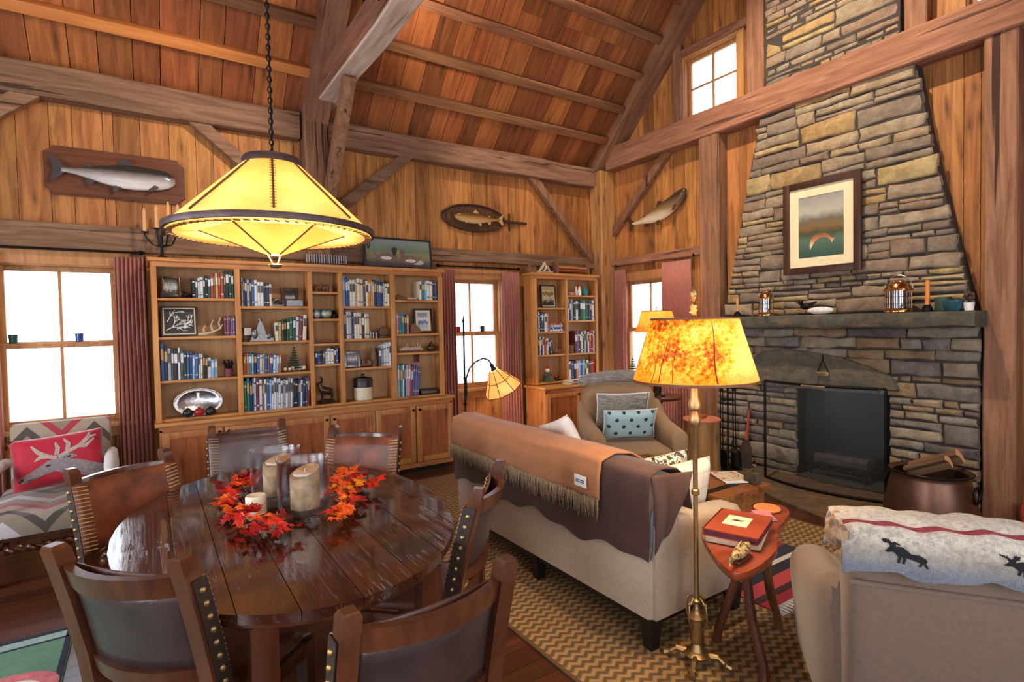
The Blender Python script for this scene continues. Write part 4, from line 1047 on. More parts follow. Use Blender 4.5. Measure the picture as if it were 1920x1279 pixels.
def fish(t, L, H, D, mat, finmat, bend=0.0, mouth=1, flip=1, off=(0, 0, 0), rot=0):
    """body along local +x (head at +x*flip), z up, y = out of the wall (negative toward the room)"""
    prof = [(0, .20), (.04, .19), (.12, .26), (.22, .44), (.35, .72), (.5, .95), (.62, 1.0), (.75, .93), (.86, .82), (.93, .68), (.975, .46), (1.0, .18)]
    m = Matrix.Translation(off) @ Matrix.Rotation(rot, 4, 'Y')
    def sp(x): return bend*L*4*(x-.5)**2-bend*L*.4
    mb = MB(); rings = []
    for x, h in prof:
        z0 = sp(x); rings.append([m @ Vector((flip*(x-.5)*L, -D*.35-D*.5*min(1, h*1.1)*math.cos(a), z0+H*.5*h*math.sin(a))) for a in [2*PI*k/16 for k in range(16)]])
    mb.rings(rings); obj('fish_body', mb, mat, t, 180)
    def fin(name, pts, th=.004, y=-D*.35):
        mb = MB(); mm = m @ Matrix(((1, 0, 0, 0), (0, 0, 1, y), (0, -1, 0, 0), (0, 0, 0, 1))) @ Matrix(((1, 0, 0, 0), (0, -1, 0, 0), (0, 0, -1, 0), (0, 0, 0, 1)))
        mb.prism([(flip*(x-.5)*L, z+sp(x)) for x, z in pts], -th/2, th/2, mm)
        obj(name, mb, finmat, t, 0)
    fin('tail_fin', [(.04, H*.09), (.03, -H*.09), (-.07, -H*.5), (-.09, -H*.42), (-.06, 0), (-.09, H*.46), (-.07, H*.52)], .006)
    fin('dorsal_fin', [(.46, H*.4), (.60, H*.42), (.585, H*.62), (.53, H*.78), (.49, H*.6)])
    fin('adipose_fin', [(.22, H*.17), (.27, H*.2), (.235, H*.36), (.205, H*.32)])
    fin('anal_fin', [(.20, -H*.15), (.29, -H*.24), (.24, -H*.48), (.2, -H*.4)])
    fin('pelvic_fin', [(.44, -H*.36), (.50, -H*.42), (.45, -H*.68), (.42, -H*.6)], .005, -D*.5)
    fin('pectoral_fin', [(.80, -H*.26), (.84, -H*.34), (.77, -H*.56), (.74, -H*.46)], .005, -D*.75)
    mb = MB(); c = m @ Vector((flip*(.935-.5)*L, -D*.35-D*.28, sp(.935)+H*.10)); mb.ball(c, H*.05, 10, 7); obj('eye', mb, M['black'], t)
    mb = MB(); q = [m @ Vector((flip*(x-.5)*L, -D*.36-D*.5*k, sp(x)+z*H)) for x, z, k in ((1.0, .0, .2), (.97, -.06, .34), (.93, -.09, .5), (.90, -.08, .62))]
    mb.tube(q, H*.012, 5); obj('mouth', mb, M['black'], t)
# salmon on a board
t = thing('salmon_mount', 'big silver salmon mounted on a dark board', 'fish mount', (-.165, 5.695, 2.865))
W, Hh, c = .48, .195, .055
def scoop(cx, cz, a0): return [(cx+c*math.cos(a0+k*PI/8), cz+c*math.sin(a0+k*PI/8)) for k in range(5)]
poly = list(reversed(scoop(W, Hh, PI)))+list(reversed(scoop(-W, Hh, 1.5*PI)))+list(reversed(scoop(-W, -Hh, 0)))+list(reversed(scoop(W, -Hh, PI/2)))
mb = MB(); mb.prism(poly, -.004, .022, Matrix(((1, 0, 0, 0), (0, 0, -1, 0), (0, 1, 0, 0), (0, 0, 0, 1))))
bmesh.ops.bevel(mb.bm, geom=[e for e in mb.bm.edges if abs(e.verts[0].co.y-e.verts[1].co.y) < 1e-5], offset=.006, segments=2, affect='EDGES')
obj('plaque', mb, wood('plaque_wood', (70, 38, 24), (122, 74, 48), 'X', .1, .4, .1, False, 1, False), t)
fish(t, .78, .205, .09, fishmat('salmon_skin', (54, 50, 50), (170, 160, 160), (228, 224, 222), rough=.22), plain('salmon_fin', (64, 58, 60), .35), 0.012, off=(.02, -.022, -.005))
# trout on a landing net
t = thing('trout_net_mount', 'brown trout mounted on an old oval landing net', 'fish mount', (3.28, 5.69, 2.83)); 
mb = MB(); mb.tube([(.43*math.cos(2*PI*k/36), -.012, .155*math.sin(2*PI*k/36)) for k in range(36)], .013, 8, True); obj('net_hoop', mb, M['frame_dark'], t)
mb = MB(); mb.lathe([(0, 0), (.42, .0), (.42, .006), (0, .006)], 36, Matrix(((1, 0, 0, 0), (0, 0, -1, 0), (0, .36, 0, 0), (0, 0, 0, 1)))); obj('backing_board', mb, wood('net_board', (72, 44, 28), (116, 76, 50), 'X', .1, .6, .1, False, 1, False), t)
mb = MB()
for k in range(-5, 6):
    x = k*.075; hh = .15*math.sqrt(max(0, 1-(x/.43)**2)); mb.tube([(x-.03, -.011, -hh), (x+.03, -.011, hh)], .002, 4)
    mb.tube([(x+.03, -.011, -hh), (x-.03, -.011, hh)], .002, 4)
obj('netting', mb, M['black_iron'], t)
mb = MB(); mb.tube([(.42, -.014, .0), (.52, -.014, -.005), (.60, -.014, -.003), (.76, -.014, .0)], [.016, .02, .016, .014], 8); mb.bar((.5, -.014, -.12), (.5, -.014, .10), .018, .014, (0, 1, 0)); obj('handle', mb, M['frame_dark'], t)
fish(t, .62, .13, .07, fishmat('brown_trout_skin', (96, 64, 34), (182, 130, 66), (222, 190, 140), rough=.3), plain('trout_fin', (190, 150, 100), .4), .012, flip=-1, off=(.03, -.014, -.005))
# leaping brown trout on the gable wall
t = thing('leaping_trout_mount', 'curved brown trout leaping up the gable wall near the corner', 'fish mount', (5.395, 4.66, 2.93), R(-90))
fish(t, .90, .20, .11, fishmat('trout_skin_two', (62, 48, 32), (134, 104, 66), (236, 218, 190), rough=.3), plain('trout_fin_two', (74, 50, 36), .4), .085, off=(0, -.01, 0), rot=R(-17))

# ================================================================ pendant lamp over the dining table
def shade_mat(name, c_lo, c_hi, strength, trans=.5):
    """parchment that lets the bulb glow through: translucent, with the lit paper's own glow"""
    n = NT(name); tc = n.n('TexCoord'); f = n.noise(n.coord((1, 1, 1)), 5, 4)
    col = n.ramp(f, [(.3, s2l(c_lo)), (.7, s2l(c_hi))])
    n.set(Base_Color=col, Roughness=.6, Emission_Color=col, Emission_Strength=strength)
    tr = n.n('BsdfTranslucent'); n.l(col, tr.inputs[0]); mx = n.n('MixShader'); mx.inputs[0].default_value = trans
    n.l(n.b.outputs[0], mx.inputs[1]); n.l(tr.outputs[0], mx.inputs[2]); n.l(mx.outputs[0], n.out.inputs[0])
    return n.m
M['parch'] = shade_mat('glowing_parchment', (255, 206, 104), (255, 230, 150), .72)
M['lace'] = plain('leather_lacing', (92, 58, 36), .7)
PX, PY = .462, 2.50
t = thing('pendant_lamp', 'big iron-banded parchment pendant lamp on a chain above the dining table', 'pendant lamp', (PX, PY, 1.96))
def cone(r0, z0, r1, z1, seg=8, ph=0, th=.003):
    mb = MB(); rings = []
    def ring(r, z): return [(r*math.cos(ph+2*PI*k/seg), r*math.sin(ph+2*PI*k/seg), z) for k in range(seg)]
    mb.rings([ring(r0, z0), ring(r1, z1), ring(r1-th, z1), ring(r0-th, z0)], True, False, True); return mb
ph = R(-100.4)
obj('upper_shade', cone(.396, .012, .112, .288, 48), M['parch'], t, 180)
obj('lower_shade', cone(.285, .0, .035, -.092, 6, ph+R(30)), M['parch'], t, 0)
obj('inner_rim_shade', cone(.40, -.012, .285, .0, 48, 0), M['parch'], t, 180)
mb = MB(); mb.lathe([(.398, -.010), (.412, -.010), (.414, 0), (.412, .014), (.398, .016)], 64, loop=True); obj('iron_band', mb, M['iron_brown'], t)
mb = MB(); mb.lathe([(.104, .275), (.118, .275), (.12, .30), (.112, .314), (.02, .318), (.02, .31), (.104, .302)], 40, loop=True); obj('top_ring', mb, M['iron_brown'], t)
mb = MB()
for k in range(8):
    a = 2*PI*k/8+ph; u = Vector((math.cos(a), math.sin(a), 0))
    mb.tube([u*.394+Vector((0, 0, .03)), u*.114+Vector((0, 0, .286))], .0045, 5)
    for j in range(18):
        p = u*(.39-.276*j/18)+Vector((0, 0, .034+.252*j/18)); q = Vector((-u.y, u.x, 0))*.011; mb.tube([p-q, p+u*.004, p+q], .0013, 4)
for k in range(6):
    a = 2*PI*k/6+ph+R(30); u = Vector((math.cos(a), math.sin(a), 0)); mb.tube([u*.286+Vector((0, 0, 0)), u*.036+Vector((0, 0, -.093))], .0035, 5)
for k in range(72):
    a = 2*PI*k/72; u = Vector((math.cos(a), math.sin(a), 0)); w_ = Vector((-u.y, u.x, 0))
    mb.tube([u*.398+Vector((0, 0, -.018)), u*.372+w_*.014+Vector((0, 0, -.016))], .0025, 4)
obj('lacing', mb, M['lace'], t)
mb = MB()
for s in range(4):
    a = s*PI/2+PI/4; u = Vector((math.cos(a), math.sin(a), 0)); mb.tube([u*.034+Vector((0, 0, -.092)), u*.012+Vector((0, 0, -.132))], .0025, 5)
mb.lathe([(0, -.15), (.022, -.146), (.03, -.136), (.026, -.132), (0, -.13)], 20); obj('finial', mb, M['brass'], t)
mb = MB()
for sx in (-1, 1):
    c = Vector((sx*.405, 0, -.012)); 
    for k in range(3): mb.tube([c+Vector((.004*k, .016*math.cos(2*PI*i/12)+.012*k-.012, -.006+.018*math.sin(2*PI*i/12))) for i in range(12)], .003, 5, True)
obj('side_scrolls', mb, M['black_iron'], t)
mb = MB(); z = .33; k = 0
mb.tube([(0, 0, .31), (0, 0, .335)], .012, 8)
ztop = roofz(PY)-1.96+.02
while z < ztop:
    L = .022
    pts = [((.008*math.cos(2*PI*i/12)) if k % 2 == 0 else 0, (.008*math.cos(2*PI*i/12)) if k % 2 else 0, z+.009+L*.62*math.sin(2*PI*i/12)) for i in range(12)]
    mb.tube(pts, .0026, 5, True); z += L; k += 1
mb.tube([(.004, .003, .33), (-.004, -.003, ztop*.5), (.004, .003, ztop)], .003, 5)
obj('chain', mb, M['black_iron'], t)
light('pendant_bulb', 'POINT', (0, 0, .06), 50, WARM, .05, parent=t)
light('pendant_downlight', 'POINT', (0, 0, -.02), 3, WARM, .03, parent=t)

# spotlight fixture on the overhead beam
def spot(label, loc, aim, energy, ang, size=.035):
    t = thing('spotlight', label, 'spotlight', loc); d = (Vector(aim)-Vector(loc)).normalized(); m = d.to_track_quat('-Z', 'Y').to_matrix().to_4x4()
    mb = MB(); mb.lathe([(.0, .09), (.03, .085), (.042, .0), (.036, -.0), (.03, .03), (0, .034)], 18, m); obj('housing', mb, M['black_iron'], t)
    mb = MB(); mb.lathe([(0, .012), (.033, .012), (.033, .016), (0, .016)], 18, m); obj('lens', mb, emis('spot_lens', (255, 236, 200), 14), t)
    mb = MB(); mb.tube([m @ Vector((0, 0, .085)), m @ Vector((0, 0, .12)), (.0, .0, .14)], .008, 6); obj('arm', mb, M['black_iron'], t)
    o = light('spot_beam', 'SPOT', loc, energy, SPOTC, size, aim=aim, spot=ang, blend=.8); o.location = Vector(loc)+d*.02
    return t
spot('small glaring spotlight on the overhead beam above the pendant', (1.33, 3.55, 3.76), (-.2, 5.7, 2.6), 170, 80)
spot('spotlight high on the roof purlins aimed at the chimney', (2.7, 2.6, 6.35), (5.25, 2.6, 2.9), 1000, 60)
spot('spotlight high on the roof purlins aimed at the sofa', (2.0, 2.3, 6.1), (2.6, 2.6, .4), 420, 42)
spot('small added uplight on the overhead beam washing the roof boards over the sitting area', (1.55, 4.1, 4.06), (4.0, 4.4, 4.9), 85, 130)  # extra lamp, added only to brighten the ceiling on the sitting side
spot('small added uplight on the overhead beam washing the roof boards over the dining table', (1.46, 3.9, 4.06), (-.8, 4.4, 4.8), 36, 130)  # second extra lamp, brightens the ceiling on the dining side
spot('spotlight high on the roof purlins aimed at the corner', (3.2, 3.0, 6.0), (4.4, 5.6, 2.4), 340, 56)
spot('spotlight high on the roof purlins aimed at the dining table', (.6, 2.2, 6.0), (.5, 2.6, .8), 170, 38)

# ================================================================ dining table
TX, TY, TA, TB, TZ = .484, 2.505, .635, .935, .755
tb = NT('table_top_oak'); v = tb.coord((13, .9, 13), 1.0); f = tb.noise(v, 1.6, 8, .62, .8)
col = tb.ramp(f, [(.22, s2l((34, 14, 8))), (.55, s2l((64, 29, 16))), (.8, s2l((104, 52, 28)))])
g = tb.n('NewGeometry').outputs['Random Per Island']; hs = tb.n('HueSaturation'); tb.l(col, hs.inputs['Color']); tb.l(tb.math('MULTIPLY_ADD', g, .5, .75), hs.inputs['Value'])
sc_ = tb.noise(tb.coord((60, 2.5, 60)), 1.5, 4, .7); wear = tb.noise(tb.coord((2, 2, 2)), 1.3, 3)
scr = tb.math('MULTIPLY', tb.ramp(sc_, [(.56, (0, 0, 0)), (.64, (1, 1, 1))]), tb.ramp(wear, [(.42, (0, 0, 0)), (.52, (1, 1, 1))]))
tb.set(Base_Color=tb.mix(tb.math('MULTIPLY', scr, .25), hs.outputs[0], s2l((150, 120, 100))), Roughness=tb.math('MULTIPLY_ADD', f, .16, .05), Specular_IOR_Level=.5, Coat_Weight=.8, Coat_Roughness=.06)
tb.bump(tb.math('ADD', tb.math('MULTIPLY', f, .35), tb.math('MULTIPLY', scr, -1.0)), .8, .006)
t = thing('dining_table', 'dark oval plank dining table with autumn leaves in the middle', 'table', (TX, TY, 0))
mb = MB(); rnd = random.Random(6); xs = [-TA]
for w_ in (.20, .13, .155, .17, .18, .15, .16, .2):
    xs.append(min(TA, xs[-1]+w_))
for a, b in zip(xs, xs[1:]):
    if b-a < .01: continue
    a2, b2 = a+.0012, b-.0012; n = 14; up, dn = [], []
    for k in range(n+1):
        x = a2+(b2-a2)*k/n; y = TB*math.sqrt(max(0, 1-(x/(TA+.001))**2)); up.append((x, y)); dn.append((x, -y))
    mb.prism(dn+list(reversed(up)), TZ-.03, TZ-.001*rnd.random())
obj('tabletop', mb, tb.m, t, 30)
mb = MB(); mb.prism([((TA-.02)*math.cos(2*PI*k/64), (TB-.02)*math.sin(2*PI*k/64)) for k in range(64)], TZ-.05, TZ-.031); obj('top_underside', mb, M['darkwood'], t)
mb = MB(); AX, AY = .27, .55
mb.box(-AX, AX, -AY-.012, -AY+.012, TZ-.12, TZ-.051, .003); mb.box(-AX, AX, AY-.012, AY+.012, TZ-.12, TZ-.051, .003)
mb.box(-AX-.012, -AX+.012, -AY, AY, TZ-.12, TZ-.051, .003); mb.box(AX-.012, AX+.012, -AY, AY, TZ-.12, TZ-.051, .003)
obj('apron', mb, M['darkwood'], t)
for lx, ly in ((-.235, -.79), (.315, -.735), (-.115, .55), (.04, .55)):
        mb = MB(); mb.rings([[(lx+a*r, ly+b*r, z) for a, b in ((-1, -1), (1, -1), (1, 1), (-1, 1))] for z, r in ((0, .028), (.10, .028), (.13, .034), (.5, .037), (TZ-.051, .037))])
        obj('leg', mb, M['darkwood'], t)

# ================================================================ dining chairs
M['leather_dark'] = plain('dark_saddle_leather', (58, 44, 42), .34, 0, .25, 12, .25, 90, coat=.2)
M['leather_brown'] = plain('worn_brown_leather', (100, 54, 36), .4, 0, .5, 9, .3, 90, coat=.15)
M['leather_orange'] = plain('scuffed_orange_leather', (112, 60, 38), .45, 0, .55, 8, .4, 70)
M['leather_grey'] = plain('dark_plum_leather', (84, 62, 62), .36, 0, .4, 8, .3, 80, coat=.2)
M['strap'] = plain('dark_leather_strap', (48, 36, 30), .5, 0, .2, 20)
M['thong'] = plain('pale_lacing_thong', (196, 168, 116), .5, 0, .15, 30)
def chair(name, label, loc, rz, back_m, face_m):
    """faces local +y; origin on the floor under the seat centre"""
    t = thing(name, label, 'chair', loc, rz, 'leather dining chairs')
    W = .235; 
    def py(z): return -.20 if z < .44 else -.20-.115*((z-.44)/.5)**1.3
    for s in (-1, 1):
        mb = MB(); x = s*(W-.024); rings = []
        for z in (0, .2, .44, .6, .75, .86, .925):
            y = py(z)-(.03 if z < .1 else 0); h = .023
            rings.append([(x-h, y-h*1.1, z), (x+h, y-h*1.1, z), (x+h, y+h*1.1, z), (x-h, y+h*1.1, z)])
        y = py(.94); rings.append([(x-.017, y-.018, .94), (x+.017, y-.018, .94), (x+.017, y+.018, .94), (x-.017, y+.018, .94)])
        mb.rings(rings); obj('rear_leg', mb, M['chairwood'], t)
        mb = MB(); x = s*(W-.028); mb.rings([[(x+a*r, .20+b*r, z) for a, b in ((-1, -1), (1, -1), (1, 1), (-1, 1))] for z, r in ((0, .018), (.3, .022), (.44, .023))]); obj('front_leg', mb, M['chairwood'], t)
    def rail(z0, z1, bow, th):
        mb = MB(); rings = []
        for k in range(11):
            u = -1+2*k/10; x = u*(W-.046); b = -bow*(1-u*u)
            rings.append([(x, py(z0)+b-th/2, z0), (x, py(z0)+b+th/2, z0), (x, py(z1)+b+th/2, z1), (x, py(z1)+b-th/2, z1)])
        mb.rings(rings); return mb
    obj('top_rail', rail(.825, .885, .055, .026), M['chairwood'], t); obj('bottom_rail', rail(.56, .605, .055, .026), M['chairwood'], t)
    def panel(x0, z0, z1, bow, off, th):
        mb = MB()
        def f(u, v):
            k = -1+2*u; z = z0+(z1-z0)*v; return Vector((k*x0, py(z)-bow*(1-k*k)+off, z))
        mb.grid(f, 15, 6); return mb
    o = obj('back_leather', panel(W-.04, .585, .835, .05, .0, 0), back_m, t, 180, [('SOLIDIFY', dict(thickness=.006))]); o['label'] = 'dark smooth leather seen from behind'
    obj('front_leather', panel(W+.002, .57, .872, .035, .034, 0), face_m, t, 180, [('SOLIDIFY', dict(thickness=.006))])
    for s in (-1, 1):
        mb = MB()
        for k in range(17):
            z = .585+.275*k/16; x = s*(W-.05); mb.tube([(x-s*.008, py(z)+.042-.008, z-.004), (x+s*.008, py(z)+.043, z), (s*(W+.002), py(z)+.036, z+.003)], .0024, 5)
        obj('lacing', mb, M['thong'], t)
        mb = MB(); st = [[(s*(W+.0015), py(z)-.014, z), (s*(W+.0015), py(z)+.034, z), (s*(W+.005), py(z)+.034, z), (s*(W+.005), py(z)-.014, z)] for z in (.50, .6, .7, .8, .872)]
        mb.rings(st); mb.mi = 1
        for k in range(9): z = .52+.04*k; mb.ball((s*(W+.006), py(z)+.008, z), .009, 8, 5)
        o = obj('nailed_strap', mb, [M['strap'], M['brass']], t); o['label'] = 'dark strap studded with brass nails'
    mb = MB(); mb.pillow((0, 0, 0), (.44, .07, .42), n=12, m=T((0, .01, .455), (R(90), 0, 0)) @ Matrix.Scale(1, 4)); obj('seat', mb, face_m, t, 180)
    mb = MB()
    for y in (-.20, .20): mb.box(-W+.05, W-.05, y-.012, y+.012, .385, .435, .003)
    for x in (-W+.028, W-.028): mb.box(x-.012, x+.012, -.18, .18, .385, .435, .003)
    obj('seat_frame', mb, M['chairwood'], t)
    mb = MB(); mb.box(-W+.05, W-.05, .188, .212, .15, .19, .003)
    for x in (-W+.028, W-.028): mb.box(x-.010, x+.010, -.18, .18, .18, .215, .003)
    obj('stretcher', mb, M['chairwood'], t)
    return t
def place(mid, fw):
    """from the middle of the post tops and the facing direction to the seat origin"""
    a = math.atan2(fw[1], fw[0]); d = Vector((math.cos(a), math.sin(a))); p = Vector(mid)+d*.31; return (p.x, p.y, 0), a-PI/2
CH = [('dining chair nearest the green rug, plain dark back and nail-studded post showing', (-.09, 1.80), (.36, .333)),
      ('dining chair at the near table end, its plain dark leather back to the viewer', (.552, 1.185), (-.05, 1)),
      ('leather dining chair seen edge-on between the table and the sofa', (1.155, 1.92), (-.72, .69)),
      ('brown leather dining chair with worn orange top edge in front of the cupboard doors', (1.11, 3.34), (-.68, -.73)),
      ('dark leather dining chair at the far table end under the silver tray', (.53, 3.99), (.0, -1)),
      ('laced brown leather dining chair between the table and the patterned armchair', (-.13, 3.26), (.52, -.85))]
base = None
for lab, mid, fw in CH:
    loc, rz = place(mid, fw)
    if base is None:
        base = chair('dining_chair', lab, loc, rz, M['leather_dark'], M['leather_brown'])
        base.scale = (1, 1, 1.03)
    else:
        o = dup(base, loc, rz, lab); o.scale = (1, 1, 1)
        lm_ = {3: M['leather_orange'], 4: M['leather_grey'], 5: M['leather_orange']}.get(len([1 for q in COL.objects if q.name.startswith('dining_chair')])-1)
        for c in o.children:
            if lm_ and c.name.startswith('front_leather'): c.material_slots[0].link = 'OBJECT'; c.material_slots[0].material = lm_

# ================================================================ centrepiece
M['birch'] = plain('birch_bark_candle', (186, 156, 116), .7, 0, .45, 18, .3, 30)
M['wax'] = plain('ivory_wax', (240, 228, 200), .5, 0, .04)
def hurricane(label, x, y, r, H, tilt):
    t = thing('hurricane_vase', label, 'candle holder', (x, y, TZ+.001))
    mb = MB(); mb.lathe([(0, .0), (.045, 0), (.048, .006), (.02, .012), (.02, .018), (r*.9, .028), (r, .05), (r*1.02, H*.6), (r*.99, H-.008), (r*1.05, H), (r*1.02, H+.002), (r*.96, H-.008), (r*.985, H*.6), (r*.965, .052), (r*.86, .034), (0, .03)], 40)
    obj('glass', mb, M['clear'], t, 60)
    c = thing('pillar_candle', label.replace('seeded glass hurricane vase', 'birch-bark pillar candle inside the glass vase'), 'candle', (x+.006, y, TZ+.037))
    h = H*.62; rc = r*.58
    mb = MB(); mb.rings([[(rc*math.cos(2*PI*k/28), rc*math.sin(2*PI*k/28), z) for k in range(28)] for z in (0, h*.3, h*.6)]+[[(rc*math.cos(2*PI*k/28), rc*math.sin(2*PI*k/28), h+tilt*math.cos(2*PI*k/28-.4)) for k in range(28)], [(rc*.8*math.cos(2*PI*k/28), rc*.8*math.sin(2*PI*k/28), h-.004+tilt*.8*math.cos(2*PI*k/28-.4)) for k in range(28)]])
    obj('bark', mb, M['birch'], c, 60)
    mb = MB(); mb.lathe([(0, h-.001), (rc*.78, h-.002), (rc*.78, h-.012), (0, h-.012)], 20); mb.tube([(0, 0, h-.004), (.002, 0, h+.014)], .002, 5); obj('wax_top', mb, M['wax'], c)
    return t
hurricane('seeded glass hurricane vase standing behind, toward the cupboard', .47, 2.70, .105, .245, .02)
hurricane('seeded glass hurricane vase standing in front, nearer the viewer', .528, 2.415, .103, .245, .022)
mb = MB(); mb.lathe([(0, 0), (.042, 0), (.043, .07), (.038, .078), (0, .07)], 24); small('pillar_candle', 'short plain ivory candle among the leaves beside the glass vases', 'candle', mb, M['wax'], (.365, 2.575, TZ-.001), smooth=50)
LEAF = [(0, -.30), (.05, -.05), (.32, -.22), (.30, -.05), (.50, .05), (.38, .14), (.44, .36), (.26, .30), (.20, .42), (.10, .34), (.12, .62), (.04, .56), (0, .80)]
LEAF = LEAF+[(-x, y) for x, y in reversed(LEAF[1:-1])]
def leafmesh(i, curl):
    mb = MB(); vl = []
    c = mb.bm.verts.new((0, .12, .02*curl))
    for x, y in LEAF:
        r2 = x*x+(y-.1)**2; vl.append(mb.bm.verts.new((x, y, curl*(.45*r2*(1 if i % 2 else -.6)+.12*math.sin(6*x+i)))))
    n = len(vl)
    for k in range(n): mb.face([c, vl[k], vl[(k+1) % n]])
    return mb
LC = [('leaf_crimson', (170, 20, 22)), ('leaf_scarlet', (214, 44, 20)), ('leaf_orange', (236, 96, 18)), ('leaf_amber', (246, 150, 30)), ('leaf_wine', (112, 18, 26))]
lm = [plain(n_, c, .5, 0, .3, 18) for n_, c in LC]
def garland(label, spots, cols, seed):
    rnd = random.Random(seed); t = thing('maple_leaf_garland', label, 'leaf garland', (spots[0][0], spots[0][1], TZ+.002))
    proto = {}
    mb = MB(); pts = [Vector((x-spots[0][0], y-spots[0][1], .018+.01*rnd.random())) for x, y, r_, n_ in spots]
    mb.tube(pts, .0025, 5); obj('stem', mb, M['lace'], t)
    for x, y, rad, n_ in spots:
        for k in range(int(n_*1.25)):
            ci = rnd.choice(cols); key = (ci, rnd.randrange(3))
            a = rnd.uniform(0, 2*PI); d = rad*math.sqrt(rnd.random()); s = rnd.uniform(.055, .088)
            if key not in proto: o = proto[key] = obj('leaf', leafmesh(key[1], 1.0), lm[ci], t, 0)
            else: o = proto[key].copy(); COL.objects.link(o); o.parent = t
            X_, Y_ = x+d*math.cos(a), y+d*math.sin(a)
            for vx, vy, vr in ((.47, 2.70, .185), (.528, 2.415, .185), (.365, 2.575, .115), (.535, 2.285, .10)):
                q = Vector((X_-vx, Y_-vy))
                if q.length < vr: q = q.normalized()*vr; X_, Y_ = vx+q.x, vy+q.y
            o.location = (X_-spots[0][0], Y_-spots[0][1], .034+rnd.uniform(0, .04)); o.scale = (s, s, s)
            o.rotation_euler = (rnd.uniform(-.38, .38), rnd.uniform(-.38, .38), rnd.uniform(0, 2*PI))
garland('garland of dark red and scarlet maple leaves beside the short candle', [(.40, 3.05, .07, 9), (.335, 2.88, .08, 12), (.30, 2.66, .07, 12), (.30, 2.46, .07, 13), (.335, 2.28, .07, 12), (.40, 2.19, .04, 6)], [0, 0, 1, 1, 4, 2, 2], 3)
garland('garland of bright orange and scarlet maple leaves curving round the front glass vase', [(.60, 2.19, .04, 4), (.65, 2.26, .06, 6), (.69, 2.38, .07, 11), (.74, 2.52, .08, 13), (.80, 2.66, .08, 13), (.86, 2.56, .06, 7), (.84, 2.78, .06, 8)], [1, 1, 2, 2, 3, 0], 5)
mb = MB(); mb.lathe([(0, 0), (.02, 0), (.032, .012), (.03, .03), (.022, .03), (.02, .008), (0, .008)], 18); small('tealight_holder', 'small clear glass tealight holder at the foot of the front vase', 'candle holder', mb, M['clear'], (.525, 2.255, TZ-.001), smooth=60)

# ================================================================ patterned armchair by the window
kl = NT('kilim_upholstery'); tc = kl.n('TexCoord'); sp_ = kl.n('SeparateXYZ'); kl.l(tc.outputs['Object'], sp_.inputs[0])
zz = kl.math('ADD', kl.math('ADD', sp_.outputs[2], sp_.outputs[1]), kl.math('MULTIPLY', kl.math('PINGPONG', kl.math('ADD', sp_.outputs[0], .6), .2), 1.2))
st = kl.math('FRACT', kl.math('MULTIPLY', zz, 1.7))
col = kl.ramp(st, [(0, s2l((140, 126, 108))), (.22, s2l((78, 70, 64))), (.34, s2l((158, 144, 126))), (.54, s2l((164, 54, 68))), (.66, s2l((138, 124, 106))), (.84, s2l((190, 184, 186)))], 'CONSTANT')
kl.set(Base_Color=col, Roughness=.9, Sheen_Weight=.2); kl.bump(kl.noise(kl.coord(), 160, 2), .3, .003)
t = thing('patterned_armchair', 'carved armchair in grey and red zigzag kilim by the window', 'armchair', (-.575, 4.86, 0))
mb = MB(); mb.box(-.30, .30, .44, .56, .44, .93, .03, Matrix.Rotation(R(-5), 4, 'X')); obj('backrest', mb, kl.m, t)
mb = MB(); mb.box(-.32, .32, -.42, .46, .30, .44, .04); obj('seat', mb, kl.m, t)
M['kilim_white'] = plain('pale_kilim_arm', (214, 206, 202), .9, 0, .1, 20)
def twist(mb, p, q, r, n):
    p, q = Vector(p), Vector(q); d = q-p; u = d.orthogonal().normalized(); w_ = d.normalized().cross(u)
    for s in (0, PI):
        mb.tube([p+d*k/(n*6)+(u*math.cos(2*PI*k/6*.5+s)+w_*math.sin(2*PI*k/6*.5+s))*r*.55 for k in range(n*6+1)], r*.62, 6)
    for e in (p, q): mb.ball(e, r*1.35, 8, 6)
for s in (-1, 1):
    mb = MB(); mb.tube([(s*.31, .44, .62), (s*.32, .1, .64), (s*.335, -.22, .635), (s*.335, -.34, .60)], [.035, .042, .045, .032], 12); o = obj('armrest', mb, M['kilim_white'], t, 60); o['label'] = 'pale padded arm'
    mb = MB(); mb.tube([(s*.335, -.35, .60), (s*.335, -.38, .58)], [.046, .04], 12); o = obj('arm_end', mb, M['bk_r'], t); o['label'] = 'red end of the arm pad'
    mb = MB(); twist(mb, (s*.30, -.36, .46), (s*.33, -.33, .57), .02, 3); obj('arm_post', mb, M['darkwood'], t)
    mb = MB(); twist(mb, (s*.29, -.38, .04), (s*.29, -.38, .29), .026, 6); obj('front_leg', mb, M['darkwood'], t)
    mb = MB(); mb.bar((s*.28, .42, 0), (s*.28, .42, .30), .045, .045, (0, 1, 0), .004); obj('rear_leg', mb, M['darkwood'], t)
    mb = MB(); twist(mb, (s*.29, -.34, .12), (s*.28, .38, .12), .018, 14); obj('side_stretcher', mb, M['darkwood'], t)
for z, y in ((.22, -.38), (.12, .0)):
    mb = MB(); twist(mb, (-.25, y, z), (.25, y, z), .02, 10); obj('front_stretcher', mb, M['darkwood'], t)
mb = MB(); mb.box(-.31, .31, -.36, .42, .27, .299, .004); obj('seat_rail', mb, M['darkwood'], t)
